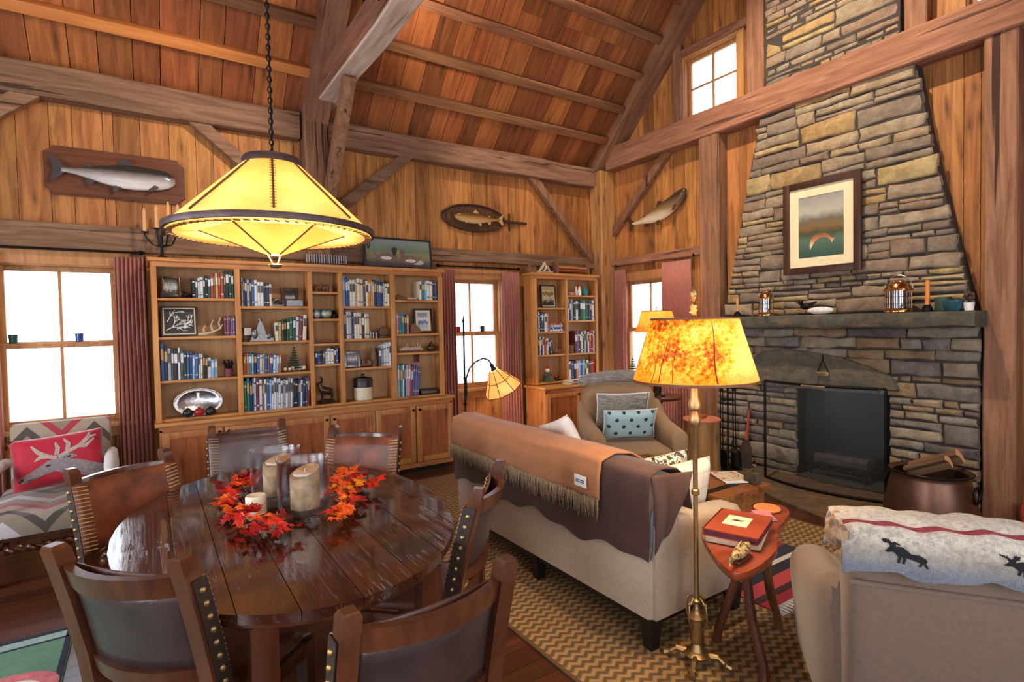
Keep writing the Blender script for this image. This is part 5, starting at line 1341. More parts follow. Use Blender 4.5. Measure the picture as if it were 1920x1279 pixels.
# pillow with a stag head
t = thing('stag_pillow', 'crimson pillow with a grey stag head on the patterned armchair', 'pillow', (-.555, 5.02, .655)); t.rotation_euler = (R(-20), R(-4), R(4))
mb = MB(); mb.pillow((0, 0, 0), (.53, .16, .37), n=16); obj('cover', mb, plain('crimson_velvet', (178, 24, 50), .75, 0, .12, 30, sheen=.3), t, 180)
def flat(mb, poly, y=-.0, th=.002):
    mb.prism(poly, -th, th, Matrix(((1, 0, 0, 0), (0, 0, -1, y), (0, 1, 0, 0), (0, 0, 0, 1))))
def pz(x, z): a, b = x/.265, z/.185; return -.08*max(.02, (1-min(1, a**4))*(1-min(1, b**4)))**.5-.003
mb = MB()
def ribbon(pts, ws):
    rows = []
    for i, (x, z) in enumerate(pts):
        q = pts[min(i+1, len(pts)-1)]; p = pts[max(i-1, 0)]; d = Vector((q[0]-p[0], q[1]-p[1])).normalized(); nx, nz = -d.y, d.x
        rows.append([Vector((x+nx*k*ws[i], pz(x+nx*k*ws[i], z+nz*k*ws[i]), z+nz*k*ws[i])) for k in (-1, 0, 1)])
    R_ = [mb.verts(r) for r in rows]
    for a, b in zip(R_, R_[1:]):
        for i in range(2): mb.face([a[i], a[i+1], b[i+1], b[i]])
ribbon([(-.212, -.118), (-.19, -.112), (-.15, -.098), (-.10, -.075), (-.05, -.052), (-.01, -.048), (.04, -.066), (.10, -.092), (.17, -.115), (.235, -.128)], [.016, .023, .027, .031, .042, .046, .05, .052, .046, .034])
ribbon([(.0, -.02), (.04, -.004), (.075, -.002), (.10, -.012)], [.012, .018, .014, .003])
obj('stag_head', mb, plain('stag_grey', (138, 126, 128), .8, 0, .3, 60), t, 180)
mb = MB()
ribbon([(-.222, -.124), (-.208, -.114), (-.196, -.104)], [.008, .011, .006]); ribbon([(-.072, -.048), (-.06, -.044), (-.046, -.046)], [.004, .008, .004]); ribbon([(.03, -.008), (.06, -.004), (.085, -.008)], [.004, .007, .003]); ribbon([(-.195, -.132), (-.16, -.122), (-.13, -.112)], [.002, .003, .001])
obj('stag_face_marks', mb, plain('stag_dark', (44, 38, 42), .8), t, 180)
mb = MB()
for pts in ([(.0, .0), (.05, .03), (.12, .06), (.17, .11), (.185, .15)], [(.12, .06), (.15, .05), (.205, .10)], [(.05, .03), (.06, .09), (.035, .13)], [(-.01, .0), (-.06, .02), (-.11, .06), (-.14, .11)], [(-.06, .02), (-.10, .02), (-.13, .0)], [(-.01, .02), (.0, .07), (-.01, .11)], [(.17, .11), (.22, .125)]):
    ribbon(pts, [.013]*(len(pts)-1)+[.005])
obj('antlers', mb, plain('stag_antler', (176, 158, 150), .8, 0, .3, 60), t, 180)

# green rug with a dark border by the dining chairs
t = thing('green_rug', 'green rug with dark border lines beside the nearest dining chair', 'rug', (-1.3, 2.9, 0))
mb = MB(); mb.box(-1.2, .93, -1.4, .76, .002, .010); obj('pile', mb, plain('sage_wool', (96, 136, 112), .95, 0, .12, 40, .4, 150), t)
mb = MB()
for a, b in ((.72, .755), (.64, .655)): mb.box(-1.19, .92, a, b, .010, .012)
mb.box(.90, .925, -1.39, .755, .010, .012); obj('border', mb, plain('navy_wool', (40, 42, 58), .95), t)
mb = MB(); mb.box(-1.19, .90, .656, .72, .010, .0115); obj('border_band', mb, plain('pale_green_wool', (150, 176, 170), .95), t)
mb = MB(); mb.lathe([(0, .010), (.20, .010), (.20, .0125), (0, .0125)], 30, T((.72, .22, 0), (0, 0, 0), (1, .8, 1))); obj('medallion', mb, plain('rose_wool', (196, 110, 116), .95, 0, .25, 30), t)
mb = MB(); mb.lathe([(0, .0125), (.14, .0125), (.14, .014), (0, .014)], 30, T((.72, .20, 0), (0, 0, 0), (1, .8, 1))); obj('medallion_centre', mb, plain('cream_wool', (214, 206, 190), .95, 0, .1, 30), t)

# ================================================================ rugs of the sitting area
zg = NT('sisal_chevron'); tc = zg.n('TexCoord'); sp_ = zg.n('SeparateXYZ'); zg.l(tc.outputs['Object'], sp_.inputs[0])
u = zg.math('ADD', sp_.outputs[1], zg.math('MULTIPLY', zg.math('PINGPONG', sp_.outputs[0], .03), .75))
st = zg.math('FRACT', zg.math('MULTIPLY', u, 21)); nz = zg.noise(zg.coord(), 90, 3)
zg.set(Base_Color=zg.mix(zg.math('MULTIPLY', nz, .5), zg.ramp(st, [(.30, s2l((58, 38, 22))), (.50, s2l((164, 126, 78))), (.80, s2l((154, 116, 70))), (.98, s2l((58, 38, 22)))]), s2l((150, 120, 76))), Roughness=.95)
zg.bump(st, .5, .006)
t = thing('sisal_rug', 'large tan chevron-woven rug under the sofa and armchairs', 'rug', (2.8, 3.0, 0))
mb = MB(); mb.box(-1.30, 1.28, -2.35, 2.05, .001, .010); obj('weave', mb, zg.m, t)
mb = MB(); mb.box(-1.32, -1.30, -2.37, 2.07, .001, .011); mb.box(1.28, 1.30, -2.37, 2.07, .001, .011); mb.box(-1.30, 1.28, 2.05, 2.07, .001, .011); mb.box(-1.30, 1.28, -2.37, -2.35, .001, .011)
obj('binding', mb, plain('rug_binding', (92, 66, 38), .9), t)
kr = NT('kilim_stripes'); tc = kr.n('TexCoord'); sp_ = kr.n('SeparateXYZ'); kr.l(tc.outputs['Object'], sp_.inputs[0])
f = kr.math('FRACT', kr.math('MULTIPLY', sp_.outputs[1], 2.1)); 
kr.set(Base_Color=kr.ramp(f, [(0, s2l((40, 46, 64))), (.2, s2l((150, 40, 50))), (.45, s2l((60, 34, 38))), (.55, s2l((176, 64, 66))), (.75, s2l((34, 38, 52))), (.92, s2l((206, 196, 180)))], 'CONSTANT'), Roughness=.95)
t = thing('kilim_rug', 'small red and navy striped rug with white fringe under the plank coffee table', 'rug', (3.13, 2.42, .010))
mb = MB(); mb.box(-.44, .44, -.80, .9, .001, .007); obj('weave', mb, kr.m, t)
mb = MB()
for k in range(60): x = -.435+.87*k/59; mb.bar((x, -.80, .004), (x+.006*math.sin(k*3), -.87, .003), .006, .003)
o = obj('fringe', mb, M['white'], t); o['kind'] = 'stuff'

# ================================================================ sofa
M['oat'] = plain('oatmeal_linen', (172, 152, 132), .9, 0, .08, 60, .25, 260, sheen=.2)
t = thing('sofa', 'oatmeal linen sofa seen from behind, draped with brown throws', 'sofa', (2.3, 2.65, 0)); O = Matrix.Translation((-2.3, -2.65, 0))
def rbox(x0, x1, y0, y1, z0, z1, r, seg=3):
    mb = MB(); v = mb.box(x0, x1, y0, y1, z0, z1)
    bmesh.ops.bevel(mb.bm, geom=list(mb.bm.edges), offset=r, segments=seg, profile=.5, affect='EDGES'); return mb
def so(n, mb, mat, lab=None, sm=60, mods=()):
    mb.bm.transform(O); o = obj(n, mb, mat, t, sm, mods)
    if lab: o['label'] = lab
    return o
mb = MB(); rings = []
for y, ins in ((1.715, .03), (1.735, .0), (3.575, .0), (3.595, .03)):
    rings.append([(1.88+ins, y, .17), (1.875+ins, y, .5), (1.88+ins, y, .78-ins), (1.90+ins, y, .825-ins), (1.96, y, .845-ins), (2.04-ins, y, .83-ins), (2.09-ins, y, .77), (2.13-ins, y, .45), (2.14-ins, y, .17)])
mb.rings(rings); so('backrest', mb, M['oat'])
so('seat_base', rbox(2.14, 2.66, 1.86, 3.44, .17, .31, .02), M['oat'])
for a, b in ((1.865, 2.648), (2.652, 3.435)): so('seat_cushion', rbox(2.135, 2.70, a, b, .312, .46, .035), M['oat'])
for a, b in ((1.70, 1.858), (3.442, 3.60)):
    mb = MB(); rings = []
    for x, ins, dz in ((1.90, .0, .03), (2.1, 0, .0), (2.5, .0, -.02), (2.565, .0, -.03), (2.59, .02, -.05)):
        rings.append([(x, a+ins, .17), (x, b-ins, .17), (x, b-ins, .57+dz-ins), (x, b-.03-ins, .605+dz-ins), (x, a+.03+ins, .605+dz-ins), (x, a+ins, .57+dz-ins)])
    mb.rings(rings); so('arm', mb, M['oat'])
for x, y in ((1.93, 1.76), (1.93, 2.65), (1.93, 3.54), (2.56, 1.76), (2.56, 3.54)):
    mb = MB(); mb.rings([[(x+i*r, y+j*r, z) for i, j in ((-1, -1), (1, -1), (1, 1), (-1, 1))] for z, r in ((.0105, .026), (.17, .04))]); so('leg', mb, M['black'])
mb = MB(); mb.box(1.90, 2.56, 1.73, 3.57, .13, .169); so('under_frame', mb, M['black'])

# throws over the sofa back
def sheet(prof, y0, y1, nu, nv, dz):
    """prof: list of (x, z) from the outside hem up and over; dz(u, v) -> (dx, dy, dz)"""
    L = [0]
    for a, b in zip(prof, prof[1:]): L.append(L[-1]+math.hypot(b[0]-a[0], b[1]-a[1]))
    def at(s):
        s *= L[-1]
        for i in range(len(prof)-1):
            if s <= L[i+1]+1e-9:
                k = (s-L[i])/(L[i+1]-L[i]); return prof[i][0]+(prof[i+1][0]-prof[i][0])*k, prof[i][1]+(prof[i+1][1]-prof[i][1])*k
        return prof[-1]
    mb = MB()
    def f(u, v):
        x, z = at(v); d = dz(u, v); return Vector((x+d[0], y0+(y1-y0)*u+d[1], z+d[2]))
    mb.grid(f, nu, nv); return mb
M['umber'] = plain('dark_brown_throw', (74, 50, 44), .95, 0, .12, 14, .25, 150, sheen=.15)
M['camel'] = plain('camel_throw', (160, 106, 68), .92, 0, .1, 10, .25, 150, sheen=.15)
th = thing('dark_brown_throw', 'dark brown throw hanging lowest over the sofa back, folded over its arm corner', 'throw blanket', (1.9, 2.65, 0)); O2 = Matrix.Translation((-1.9, -2.65, 0))
def th_o(n, mb, mat, par, lab=None, sm=180, mods=()):
    mb.bm.transform(O2); o = obj(n, mb, mat, par, sm, mods)
    if lab: o['label'] = lab
    return o
wav = lambda u, v: (-.006*abs(math.sin(u*19))*(1-v)-.004*(1+math.sin(u*40))*max(0, .5-v), 0, (1-v)**3*(.02*math.sin(u*17)+.012*math.sin(u*41+1)))
P1 = [(1.858, .445), (1.858, .6), (1.860, .78), (1.874, .850), (1.96, .873), (2.055, .859), (2.138, .80), (2.168, .64)]
th_o('cloth', sheet(P1, 1.703, 3.585, 90, 40, wav), M['umber'], th, mods=[('SOLIDIFY', dict(thickness=.007))])
mb = MB()   # the corner that folds forward over the sofa arm
def flapf(u, v):
    y = 1.688-.012*math.sin(PI*v)-.012*u; x = 1.87+.27*u*(1-.45*v)+.0*v; z = .855-.02*u-(.36-.17*u)*v
    return Vector((x, y-.018*abs(math.sin(5*u+1))*v, z+.012*math.sin(9*u)*v))
mb.grid(flapf, 16, 16); th_o('folded_corner', mb, M['umber'], th, mods=[('SOLIDIFY', dict(thickness=.007))])
mb = MB(); mb.grid(lambda u, v: Vector((1.852+.012*u, 1.684-.006*v, .47+(.20*v)+.03*u)), 6, 6); th_o('slate_underside', mb, plain('slate_lining', (92, 98, 112), .9), th, 'slate-blue underside of the folded corner', mods=[('SOLIDIFY', dict(thickness=.004))])
tc_ = thing('camel_throw', 'camel wool throw with knotted fringe along the sofa back', 'throw blanket', (1.9, 2.65, 0))
P2 = [(1.829, .685), (1.831, .74), (1.835, .80), (1.855, .876), (1.955, .901), (2.065, .885), (2.162, .82), (2.195, .67)]
th_o('cloth', sheet(P2, 2.0, 3.592, 70, 36, lambda u, v: (-.003*math.sin(u*23), .015*v*(1-u)-.10*max(0, v-.45)*(1-u), -.016*(1-v)*(1-u)+.005*math.sin(u*14)*(1-v)+(.0 if v > .4 else .0))), M['camel'], tc_, mods=[('SOLIDIFY', dict(thickness=.009))])
mb = MB(); rr = random.Random(4)
for k in range(150):
    u = k/149; y = 2.005+1.582*u; z = .688-.016*(1-u)+rr.uniform(-.004, .004); L = rr.uniform(.09, .12)
    mb.tube([(1.828, y, z), (1.824+rr.uniform(-.003, .002), y+rr.uniform(-.006, .006), z-L*.4), (1.825+rr.uniform(-.004, .003), y+rr.uniform(-.012, .012), z-L)], [.0035, .0052, .0026], 5)
o = th_o('fringe', mb, [plain('fringe_wool', (128, 108, 84), .95, 0, .4, 70)], tc_, 'olive-tan knotted fringe'); o['kind'] = 'stuff'
mb = MB(); mb.box(1.8145, 1.8175, 2.075, 2.165, .715, .772); o = th_o('woven_tag', mb, M['white'], tc_, 'small white woven tag', 0)
mb = MB(); [mb.box(1.8135, 1.8146, 2.087, 2.153, z, z+.005) for z in (.745, .735)]; mb.bm.transform(O2); obj('tag_print', mb, M['bk_d'], o, 0)
# cushions on the sofa
def cushion(name, label, loc, size, rot, mat, pipe=None):
    t = thing(name, label, 'cushion', loc); t.rotation_euler = rot
    mb = MB(); mb.pillow((0, 0, 0), size, n=16); obj('cover', mb, mat, t, 180)
    if pipe:
        mb = MB(); W, D, H = size; pts = []
        for k in range(48):
            q = k/12; s_ = int(q) % 4; f_ = q-int(q); a, b = [(-1+2*f_, -1), (1, -1+2*f_), (1-2*f_, 1), (-1, 1-2*f_)][s_]
            pts.append((a*(1-.06*(1-b*b)*abs(a))*W/2, 0, b*(1-.06*(1-a*a)*abs(b))*H/2))
        mb.tube(pts, .007, 6, True); obj('piping', mb, pipe, t)
    return t
pl = NT('cream_plaid'); tc = pl.n('TexCoord'); sp_ = pl.n('SeparateXYZ'); pl.l(tc.outputs['Object'], sp_.inputs[0])
gx = pl.ramp(pl.math('FRACT', pl.math('MULTIPLY', sp_.outputs[0], 11)), [(.0, (1, 1, 1)), (.07, (0, 0, 0))], 'CONSTANT'); gz = pl.ramp(pl.math('FRACT', pl.math('MULTIPLY', sp_.outputs[2], 11)), [(.0, (1, 1, 1)), (.07, (0, 0, 0))], 'CONSTANT')
pl.set(Base_Color=pl.mix(pl.math('MULTIPLY', pl.math('MAXIMUM', gx, gz), .45), s2l((232, 222, 200)), s2l((180, 160, 130))), Roughness=.9)
def specks(name, base, dots, sc_, lo=.42, hi=.5):
    n = NT(name); f = n.noise(n.coord(), sc_, 2, .5, 1.0); n.set(Base_Color=n.ramp(f, [(lo, s2l(dots)), (hi, s2l(base))]), Roughness=.9); return n.m
cushion('cushion', 'cream plaid cushion on the sofa beside the floor lamp', (2.44, 1.985, .63), (.42, .13, .30), (R(10), 0, 0), pl.m)
cushion('cushion', 'cream cushion with black speckled pattern behind the plaid one on the sofa', (2.45, 2.15, .635), (.42, .12, .31), (R(10), 0, 0), specks('black_speckle', (228, 220, 200), (60, 56, 50), 34))
cushion('cushion', 'white cushion whose corner peeks over the sofa back', (2.345, 2.90, .715), (.38, .12, .38), (R(-16), R(20), R(86)), plain('white_linen', (232, 226, 220), .9))

# ================================================================ plank coffee table and magazine
t = thing('coffee_table', 'rustic plank coffee table with iron straps before the fireplace', 'coffee table', (3.27, 2.68, .018))
PLK = wood('old_plank', (96, 54, 28), (176, 112, 66), 'Y', .14, .45, .3, True, 1, True, crack=.6)
mb = MB()
for k in range(4): mb.box(-.27+.135*k+.001, -.135+.135*k-.001, -.56, .56, .36, .402, .004)
obj('top', mb, PLK, t)
for y in (-.42, .42):
    mb = MB(); mb.box(-.275, .275, y-.025, y+.025, .402, .406); mb.box(-.279, -.271, y-.025, y+.025, .30, .406); mb.box(.271, .279, y-.025, y+.025, .30, .406); obj('iron_strap', mb, M['black_iron'], t)
mb = MB(); mb.box(-.25, .25, -.52, .52, .24, .36, .004); obj('box_frame', mb, PLK, t)
for sx in (-1, 1):
    for sy in (-1, 1):
        mb = MB(); mb.bar((sx*.22, sy*.48, 0), (sx*.22, sy*.48, .24), .06, .06, (0, 1, 0), .004); obj('leg', mb, PLK, t)
mb = MB(); mb.box(-.03, .03, -.05, .05, 0, .075, .012); mb.tube([(-.03, 0, .07), (0, 0, .1), (.03, 0, .07)], .006, 6); small('stone_block', 'small grey stone paperweight on the end of the coffee table', 'paperweight', mb, M['slab'], (3.44, 2.20, .4215))
mb = MB(); mb.box(-.10, .10, -.14, .14, 0, .008, .001); mb.mi = 1; mb.box(-.096, .096, -.135, .135, .008, .009)
small('magazine', 'open-faced magazine with black-and-white cover on the coffee table', 'magazine', mb, [M['white'], specks('magazine_print', (226, 224, 220), (70, 72, 84), 22, .40, .46)], (3.24, 2.62, .424), R(-24))
mb = MB(); mb.box(-.10, .10, -.14, .14, 0, .008, .001); mb.mi = 1; mb.box(-.09, .09, -.1, .13, .008, .009)
small('magazine', 'orange-spotted magazine lying beside the black-and-white one', 'magazine', mb, [M['white'], specks('magazine_print_two', (228, 214, 190), (200, 120, 70), 16, .38, .44)], (3.43, 2.36, .424), R(-30))

# ================================================================ floor lamp with the painted shade
def pole_lathe(segs):
    mb = MB(); mb.lathe(segs, 20); return mb
LX, LY = 2.012, 1.563
t = thing('floor_lamp', 'tall brass floor lamp with a glowing landscape shade between sofa and camera', 'floor lamp', (LX, LY, .0105))
mb = MB(); mb.lathe([(0, .03), (.05, .03), (.06, .045), (.035, .06), (.022, .09), (.03, .10), (.03, .2), (.04, .21), (.024, .225), (.018, .235), (.016, .25)], 20)
for k in range(4):
    a = k*PI/2+.5; u = Vector((math.cos(a), math.sin(a), 0))
    mb.tube([u*.04+Vector((0, 0, .04)), u*.09+Vector((0, 0, .045)), u*.125+Vector((0, 0, .018)), u*.145+Vector((0, 0, .012))], [.014, .012, .012, .016], 8)
    mb.tube([u*.12+Vector((0, 0, .02))+Vector((-u.y, u.x, 0))*.02*math.sin(q)+Vector((0, 0, .012*math.cos(q))) for q in [2*PI*i/10 for i in range(10)]], .004, 5, True)
obj('base', mb, M['brass'], t)
mb = MB()
for k in range(4):
    a = k*PI/2; u = Vector((math.cos(a), math.sin(a), 0)); mb.tube([u*.02+Vector((0, 0, .30)), u*.05+Vector((0, 0, .27)), u*.055+Vector((0, 0, .21)), u*.03+Vector((0, 0, .16))], .004, 5)
    mb.ball(u*.05+Vector((0, 0, .28)), .007, 6, 5)
obj('scroll_brackets', mb, M['brass'], t)
mb = pole_lathe([(.016, .25), (.012, .26), (.011, .27), (.020, .275), (.022, .285), (.012, .292), (.0105, .36), (.0105, .76), (.018, .765), (.018, .785), (.0105, .79), (.012, 1.06), (.022, 1.075), (.026, 1.10), (.018, 1.13), (.014, 1.14), (.026, 1.15), (.028, 1.17), (.018, 1.2), (.016, 1.26), (.034, 1.28), (.034, 1.29), (.012, 1.3), (.010, 1.545)])
obj('pole', mb, M['brass'], t)
mb = MB(); mb.lathe([(.004, 1.545), (.018, 1.55), (.008, 1.565), (.015, 1.585), (.018, 1.61), (.006, 1.625), (.014, 1.645), (.017, 1.66), (.008, 1.685), (0, 1.70)], 14)
for k in range(10): a = k*2.4; mb.ball((.013*math.cos(a), .013*math.sin(a), 1.57+.011*k), .007, 6, 4)
obj('finial', mb, M['brass'], t)
sm = NT('painted_landscape_shade'); tc = sm.n('TexCoord'); sp_ = sm.n('SeparateXYZ'); sm.l(tc.outputs['Object'], sp_.inputs[0])
v = sm.coord(); f1 = sm.noise(v, 60, 4, .7, .3); f2 = sm.noise(v, 9, 3)
h = sm.n('MapRange'); sm.l(sp_.outputs[2], h.inputs[0]); h.inputs[1].default_value = 1.27; h.inputs[2].default_value = 1.55
foliage = sm.math('ADD', sm.math('MULTIPLY', f1, .75), sm.math('MULTIPLY', f2, .55))
lr = sm.n('MapRange'); sm.l(sm.math('SUBTRACT', sp_.outputs[0], sm.math('MULTIPLY', sp_.outputs[1], .65)), lr.inputs[0]); lr.inputs[1].default_value = -.02; lr.inputs[2].default_value = .30
thr = sm.math('SUBTRACT', sm.math('ADD', foliage, sm.math('MULTIPLY', lr.outputs[0], .30)), sm.math('MULTIPLY', h.outputs[0], .05))
col = sm.ramp(thr, [(.50, s2l((150, 66, 8))), (.58, s2l((226, 140, 20))), (.66, s2l((255, 204, 60))), (.86, s2l((255, 232, 150)))])
gr = sm.ramp(h.outputs[0], [(.0, (1, 1, 1)), (.10, (.7, .7, .7)), (.24, (0, 0, 0))])
col = sm.mix(sm.math('MULTIPLY', gr, .6), col, s2l((250, 176, 40)))
sm.set(Base_Color=col, Roughness=.6, Emission_Color=col, Emission_Strength=.62)
tr = sm.n('BsdfTranslucent'); sm.l(col, tr.inputs[0]); mx = sm.n('MixShader'); mx.inputs[0].default_value = .5
sm.l(sm.b.outputs[0], mx.inputs[1]); sm.l(tr.outputs[0], mx.inputs[2]); sm.l(mx.outputs[0], sm.out.inputs[0])
SB, ST_, ZB, ZT = .268, .186, 1.275, 1.552
obj('lamp_shade', cone(SB, ZB, ST_, ZT, 56), sm.m, t, 180)
mb = MB(); mb.lathe([(SB-.004, ZB-.004), (SB+.002, ZB-.003), (SB+.001, ZB+.008), (SB-.005, ZB+.008)], 56, loop=True); mb.lathe([(ST_-.004, ZT-.006), (ST_+.003, ZT-.006), (ST_+.002, ZT+.003), (ST_-.004, ZT+.003)], 56, loop=True); o = obj('shade_trim', mb, plain('dark_shade_trim', (110, 60, 20), .6), t)
mb = MB()
for a, w_, top in ((-122, .011, .98), (-172, .006, .8), (-182, .005, .7), (-160, .004, .75)):
    pts = []
    for k in range(9):
        q = k/8*top; r = SB+(ST_-SB)*q+.0012; aa = R(a)+.03*math.sin(q*5+a); pts.append(Vector((r*math.cos(aa), r*math.sin(aa), ZB+.012+(ZT-ZB-.02)*q)))
    mb.tube(pts, [w_*(1-.5*k/8)*.5 for k in range(9)], 5, flat=.2)
obj('painted_tree_trunks', mb, shade_mat('painted_trunk', (140, 50, 6), (160, 64, 10), .35), t)
mb = MB(); mb.lathe([(0, 1.52), (.006, 1.52), (.006, 1.528), (0, 1.528)], 8)
for k in range(3): a = k*2*PI/3; mb.tube([(0, 0, 1.54), (ST_*.98*math.cos(a), ST_*.98*math.sin(a), 1.545)], .003, 5)
obj('shade_spider', mb, M['brass'], t)
for a in (.7, 2.8, 4.9): light('floor_lamp_bulb', 'POINT', (.07*math.cos(a), .07*math.sin(a), 1.40), 13, WARM, .03, parent=t)

# ================================================================ live-edge side table
t = thing('live_edge_table', 'small reddish live-edge side table on branch legs beside the floor lamp', 'side table', (2.30, 1.47, .0165))
pts = [(2.10, 1.60), (1.98, 1.47), (1.895, 1.35), (1.87, 1.265), (1.96, 1.25), (2.09, 1.268), (2.22, 1.305), (2.34, 1.37), (2.46, 1.435), (2.60, 1.48), (2.71, 1.525), (2.765, 1.605), (2.66, 1.665), (2.5, 1.665), (2.35, 1.66), (2.22, 1.645)]
def cr(pts, n=4):
    out = []; L = len(pts)
    for i in range(L):
        p0, p1, p2, p3 = [Vector((*pts[(i+j-1) % L], 0)) for j in range(4)]
        for k in range(n):
            s = k/n; q = .5*((2*p1)+(p2-p0)*s+(2*p0-5*p1+4*p2-p3)*s*s+(3*p1-p0-3*p2+p3)*s**3); out.append((q.x, q.y))
    return out
ol = cr(pts); cx, cy = 2.30, 1.47
mb = MB(); mb.rings([[(cx+(x-cx)*k-2.30, cy+(y-cy)*k-1.47, z) for x, y in ol] for k, z in ((.86, .492), (.97, .512), (1.0, .535), (.99, .548), (.965, .55))])
o = obj('top', mb, wood('redwood_slab', (104, 42, 22), (176, 88, 50), 'X', .06, .25, .1, True, .7, False, coat=.4), t, 50)
mb = MB(); twigwood = wood('branch_wood', (70, 38, 22), (124, 76, 46), 'Z', .1, .6, .4, False, 1, False)
for (ax, ay, bx_, by) in ((-.10, -.02, -.19, -.17), (.06, -.03, .26, .03), (-.04, .05, -.08, .14)):
    mb = MB(); mb.tube([(ax, ay, .50), (ax*.9+.01, ay*.9, .38), (ax*.7+bx_*.35, ay*.6+by*.4, .22), (bx_*.95, by*.95, .06), (bx_, by, 0)], [.03, .02, .021, .019, .022], 9); mb.tube([(ax*.7+bx_*.35, ay*.6+by*.4, .22), (ax+.07, ay+.03, .36), (ax+.10, ay+.02, .50)], [.014, .012, .016], 7); obj('branch_leg', mb, twigwood, t)
ZT2 = .5675
mb = MB(); mb.box(-.11, .11, -.145, .145, 0, .028, .003); mb.mi = 1; mb.box(-.106, .115, -.141, .141, .004, .024)
small('book', 'large white-paged book under the rust-red album on the live-edge table', 'book', mb, [M['bk_c'], M['pages']], (2.21, 1.487, ZT2), R(-66))
t = thing('album', 'rust-red album with a pale cover label on the live-edge table', 'book', (2.21, 1.482, ZT2+.030), R(-70))
mb = MB(); mb.box(-.115, .115, -.155, .155, .0, .005); mb.box(-.115, .115, -.155, .155, .027, .032); mb.box(-.118, -.11, -.155, .155, .0, .032); obj('cover', mb, plain('rust_red_cover', (158, 68, 40), .4, 0, .08, 20), t)
mb = MB(); mb.box(-.109, .112, -.151, .151, .005, .027); obj('pages', mb, M['bk_m'], t)
mb = MB(); mb.box(-.06, .045, -.055, .075, .032, .0335); o = obj('cover_label', mb, plain('label_cream', (238, 226, 196), .6), t); o['label'] = 'pale rectangular label with a small dark drawing'
mb = MB(); mb.prism([(-.025, .0), (-.005, .012), (.02, .008), (.028, .018), (.018, -.004), (-.005, -.008)], .0335, .0345); mb.bm.transform(Matrix.Translation((-.008, .01, 0))); obj('label_drawing', mb, M['bk_k'], o)
t = thing('fish_carving', 'small carved spotted fish on a base at the front of the live-edge table', 'carving', (1.99, 1.325, ZT2), R(14))
mb = MB(); mb.tube([(-.09, 0, .034), (-.06, 0, .036), (-.01, 0, .036), (.05, 0, .036), (.085, 0, .042)], [.006, .016, .026, .022, .008], 10); mb.prism([(-.085, .036), (-.125, .062), (-.118, .036), (-.122, .014)], -.003, .003, Matrix(((1, 0, 0, 0), (0, 0, -1, 0), (0, 1, 0, 0), (0, 0, 0, 1)))); mb.prism([(-.03, .055), (.03, .058), (.01, .078), (-.02, .072)], -.002, .002, Matrix(((1, 0, 0, 0), (0, 0, -1, 0), (0, 1, 0, 0), (0, 0, 0, 1)))); obj('fish', mb, specks('carved_fish_paint', (196, 170, 112), (96, 60, 40), 60, .45, .52), t)
mb = MB(); mb.box(-.06, .05, -.02, .02, 0, .014, .004); obj('base', mb, M['darkwood'], t)
mb = MB(); mb.lathe([(0, 0), (.062, 0), (.066, .008), (.06, .014), (0, .014)], 26); small('wooden_coaster', 'round pale wooden coaster at the far end of the live-edge table', 'coaster', mb, plain('coaster_wood', (214, 132, 76), .5, 0, .1), (2.63, 1.60, ZT2))
for k, (c, nm) in enumerate((('s', 'grey'), ('P', 'pale pink'))):
    mb = MB(); mb.box(-.04, .04, -.06, .06, 0, .006); small('pamphlet', 'small %s pamphlet between the coaster and the red album' % nm, 'pamphlet', mb, M['bk_'+c], (2.505+.01*k, 1.545+.005*k, ZT2+.0065*k), R(-30-12*k))

# ================================================================ big armchair with the fleece
M['sand'] = plain('sand_linen', (110, 91, 77), .9, 0, .08, 60, .25, 240, sheen=.25)
t = thing('club_armchair', 'big sand-coloured armchair seen from behind, draped with a moose-patterned fleece', 'armchair', (2.06, .41, .0), R(-55.5))
# local: x along the back, y forward; the outside of the back is y = 0
mb = MB(); rings = []
for x, e in ((-.50, .05), (-.47, .015), (-.42, .0), (.42, 0), (.47, .015), (.50, .05)):
    rings.append([(x, .03+e, .11), (x, .0+e, .45), (x, -.01+e, .74), (x, .01+e, .83-e), (x, .08, .86-e), (x, .16-e, .85-e), (x, .22-e, .78), (x, .26-e, .40), (x, .26-e, .11)])
mb.rings(rings); obj('backrest', mb, M['sand'], t, 60, [subsurf(1)])
for s in (-1, 1):
    mb = MB(); rings = []
    for y, w_, zt, dx in ((.10, .07, .74, 0), (.22, .085, .67, .02), (.42, .095, .63, .035), (.62, .10, .61, .045), (.70, .09, .59, .045), (.72, .06, .55, .045)):
        c = s*(.465+dx); ring = []
        for k in range(7): a = PI*k/6; ring.append((c+w_*math.cos(a)*1.0, y, zt-w_+w_*math.sin(a)*1.0))
        ring += [(c-w_*.7, y, .30), (c-w_*.7, y, .11), (c+w_*.7, y, .11), (c+w_*.7, y, .30)]
        rings.append(ring)
    mb.rings(rings); obj('arm', mb, M['sand'], t, 60, [subsurf(1)])
obj('seat_base', rbox(-.40, .40, .24, .74, .11, .30, .02), M['sand'], t); obj('seat_cushion', rbox(-.38, .38, .25, .78, .302, .46, .05), M['sand'], t, 60)
for x in (-.44, .44):
    for y in (.08, .68):
        mb = MB(); mb.rings([[(x+i*r, y+j*r, z) for i, j in ((-1, -1), (1, -1), (1, 1), (-1, 1))] for z, r in ((.0115, .02), (.115, .03))]); obj('leg', mb, M['black'], t)
mb = MB(); mb.tube([(x, -.012+.05*max(0, abs(x)-.45)*10*.1, .74) for x in (-.49, -.3, 0, .3, .49)], .006, 6); obj('back_welt', mb, M['sand'], t)
fl = thing('moose_fleece', 'thick pale fleece with black moose and a red stripe over the big armchair back', 'throw blanket', (2.06, .41, .0), R(-55.5))
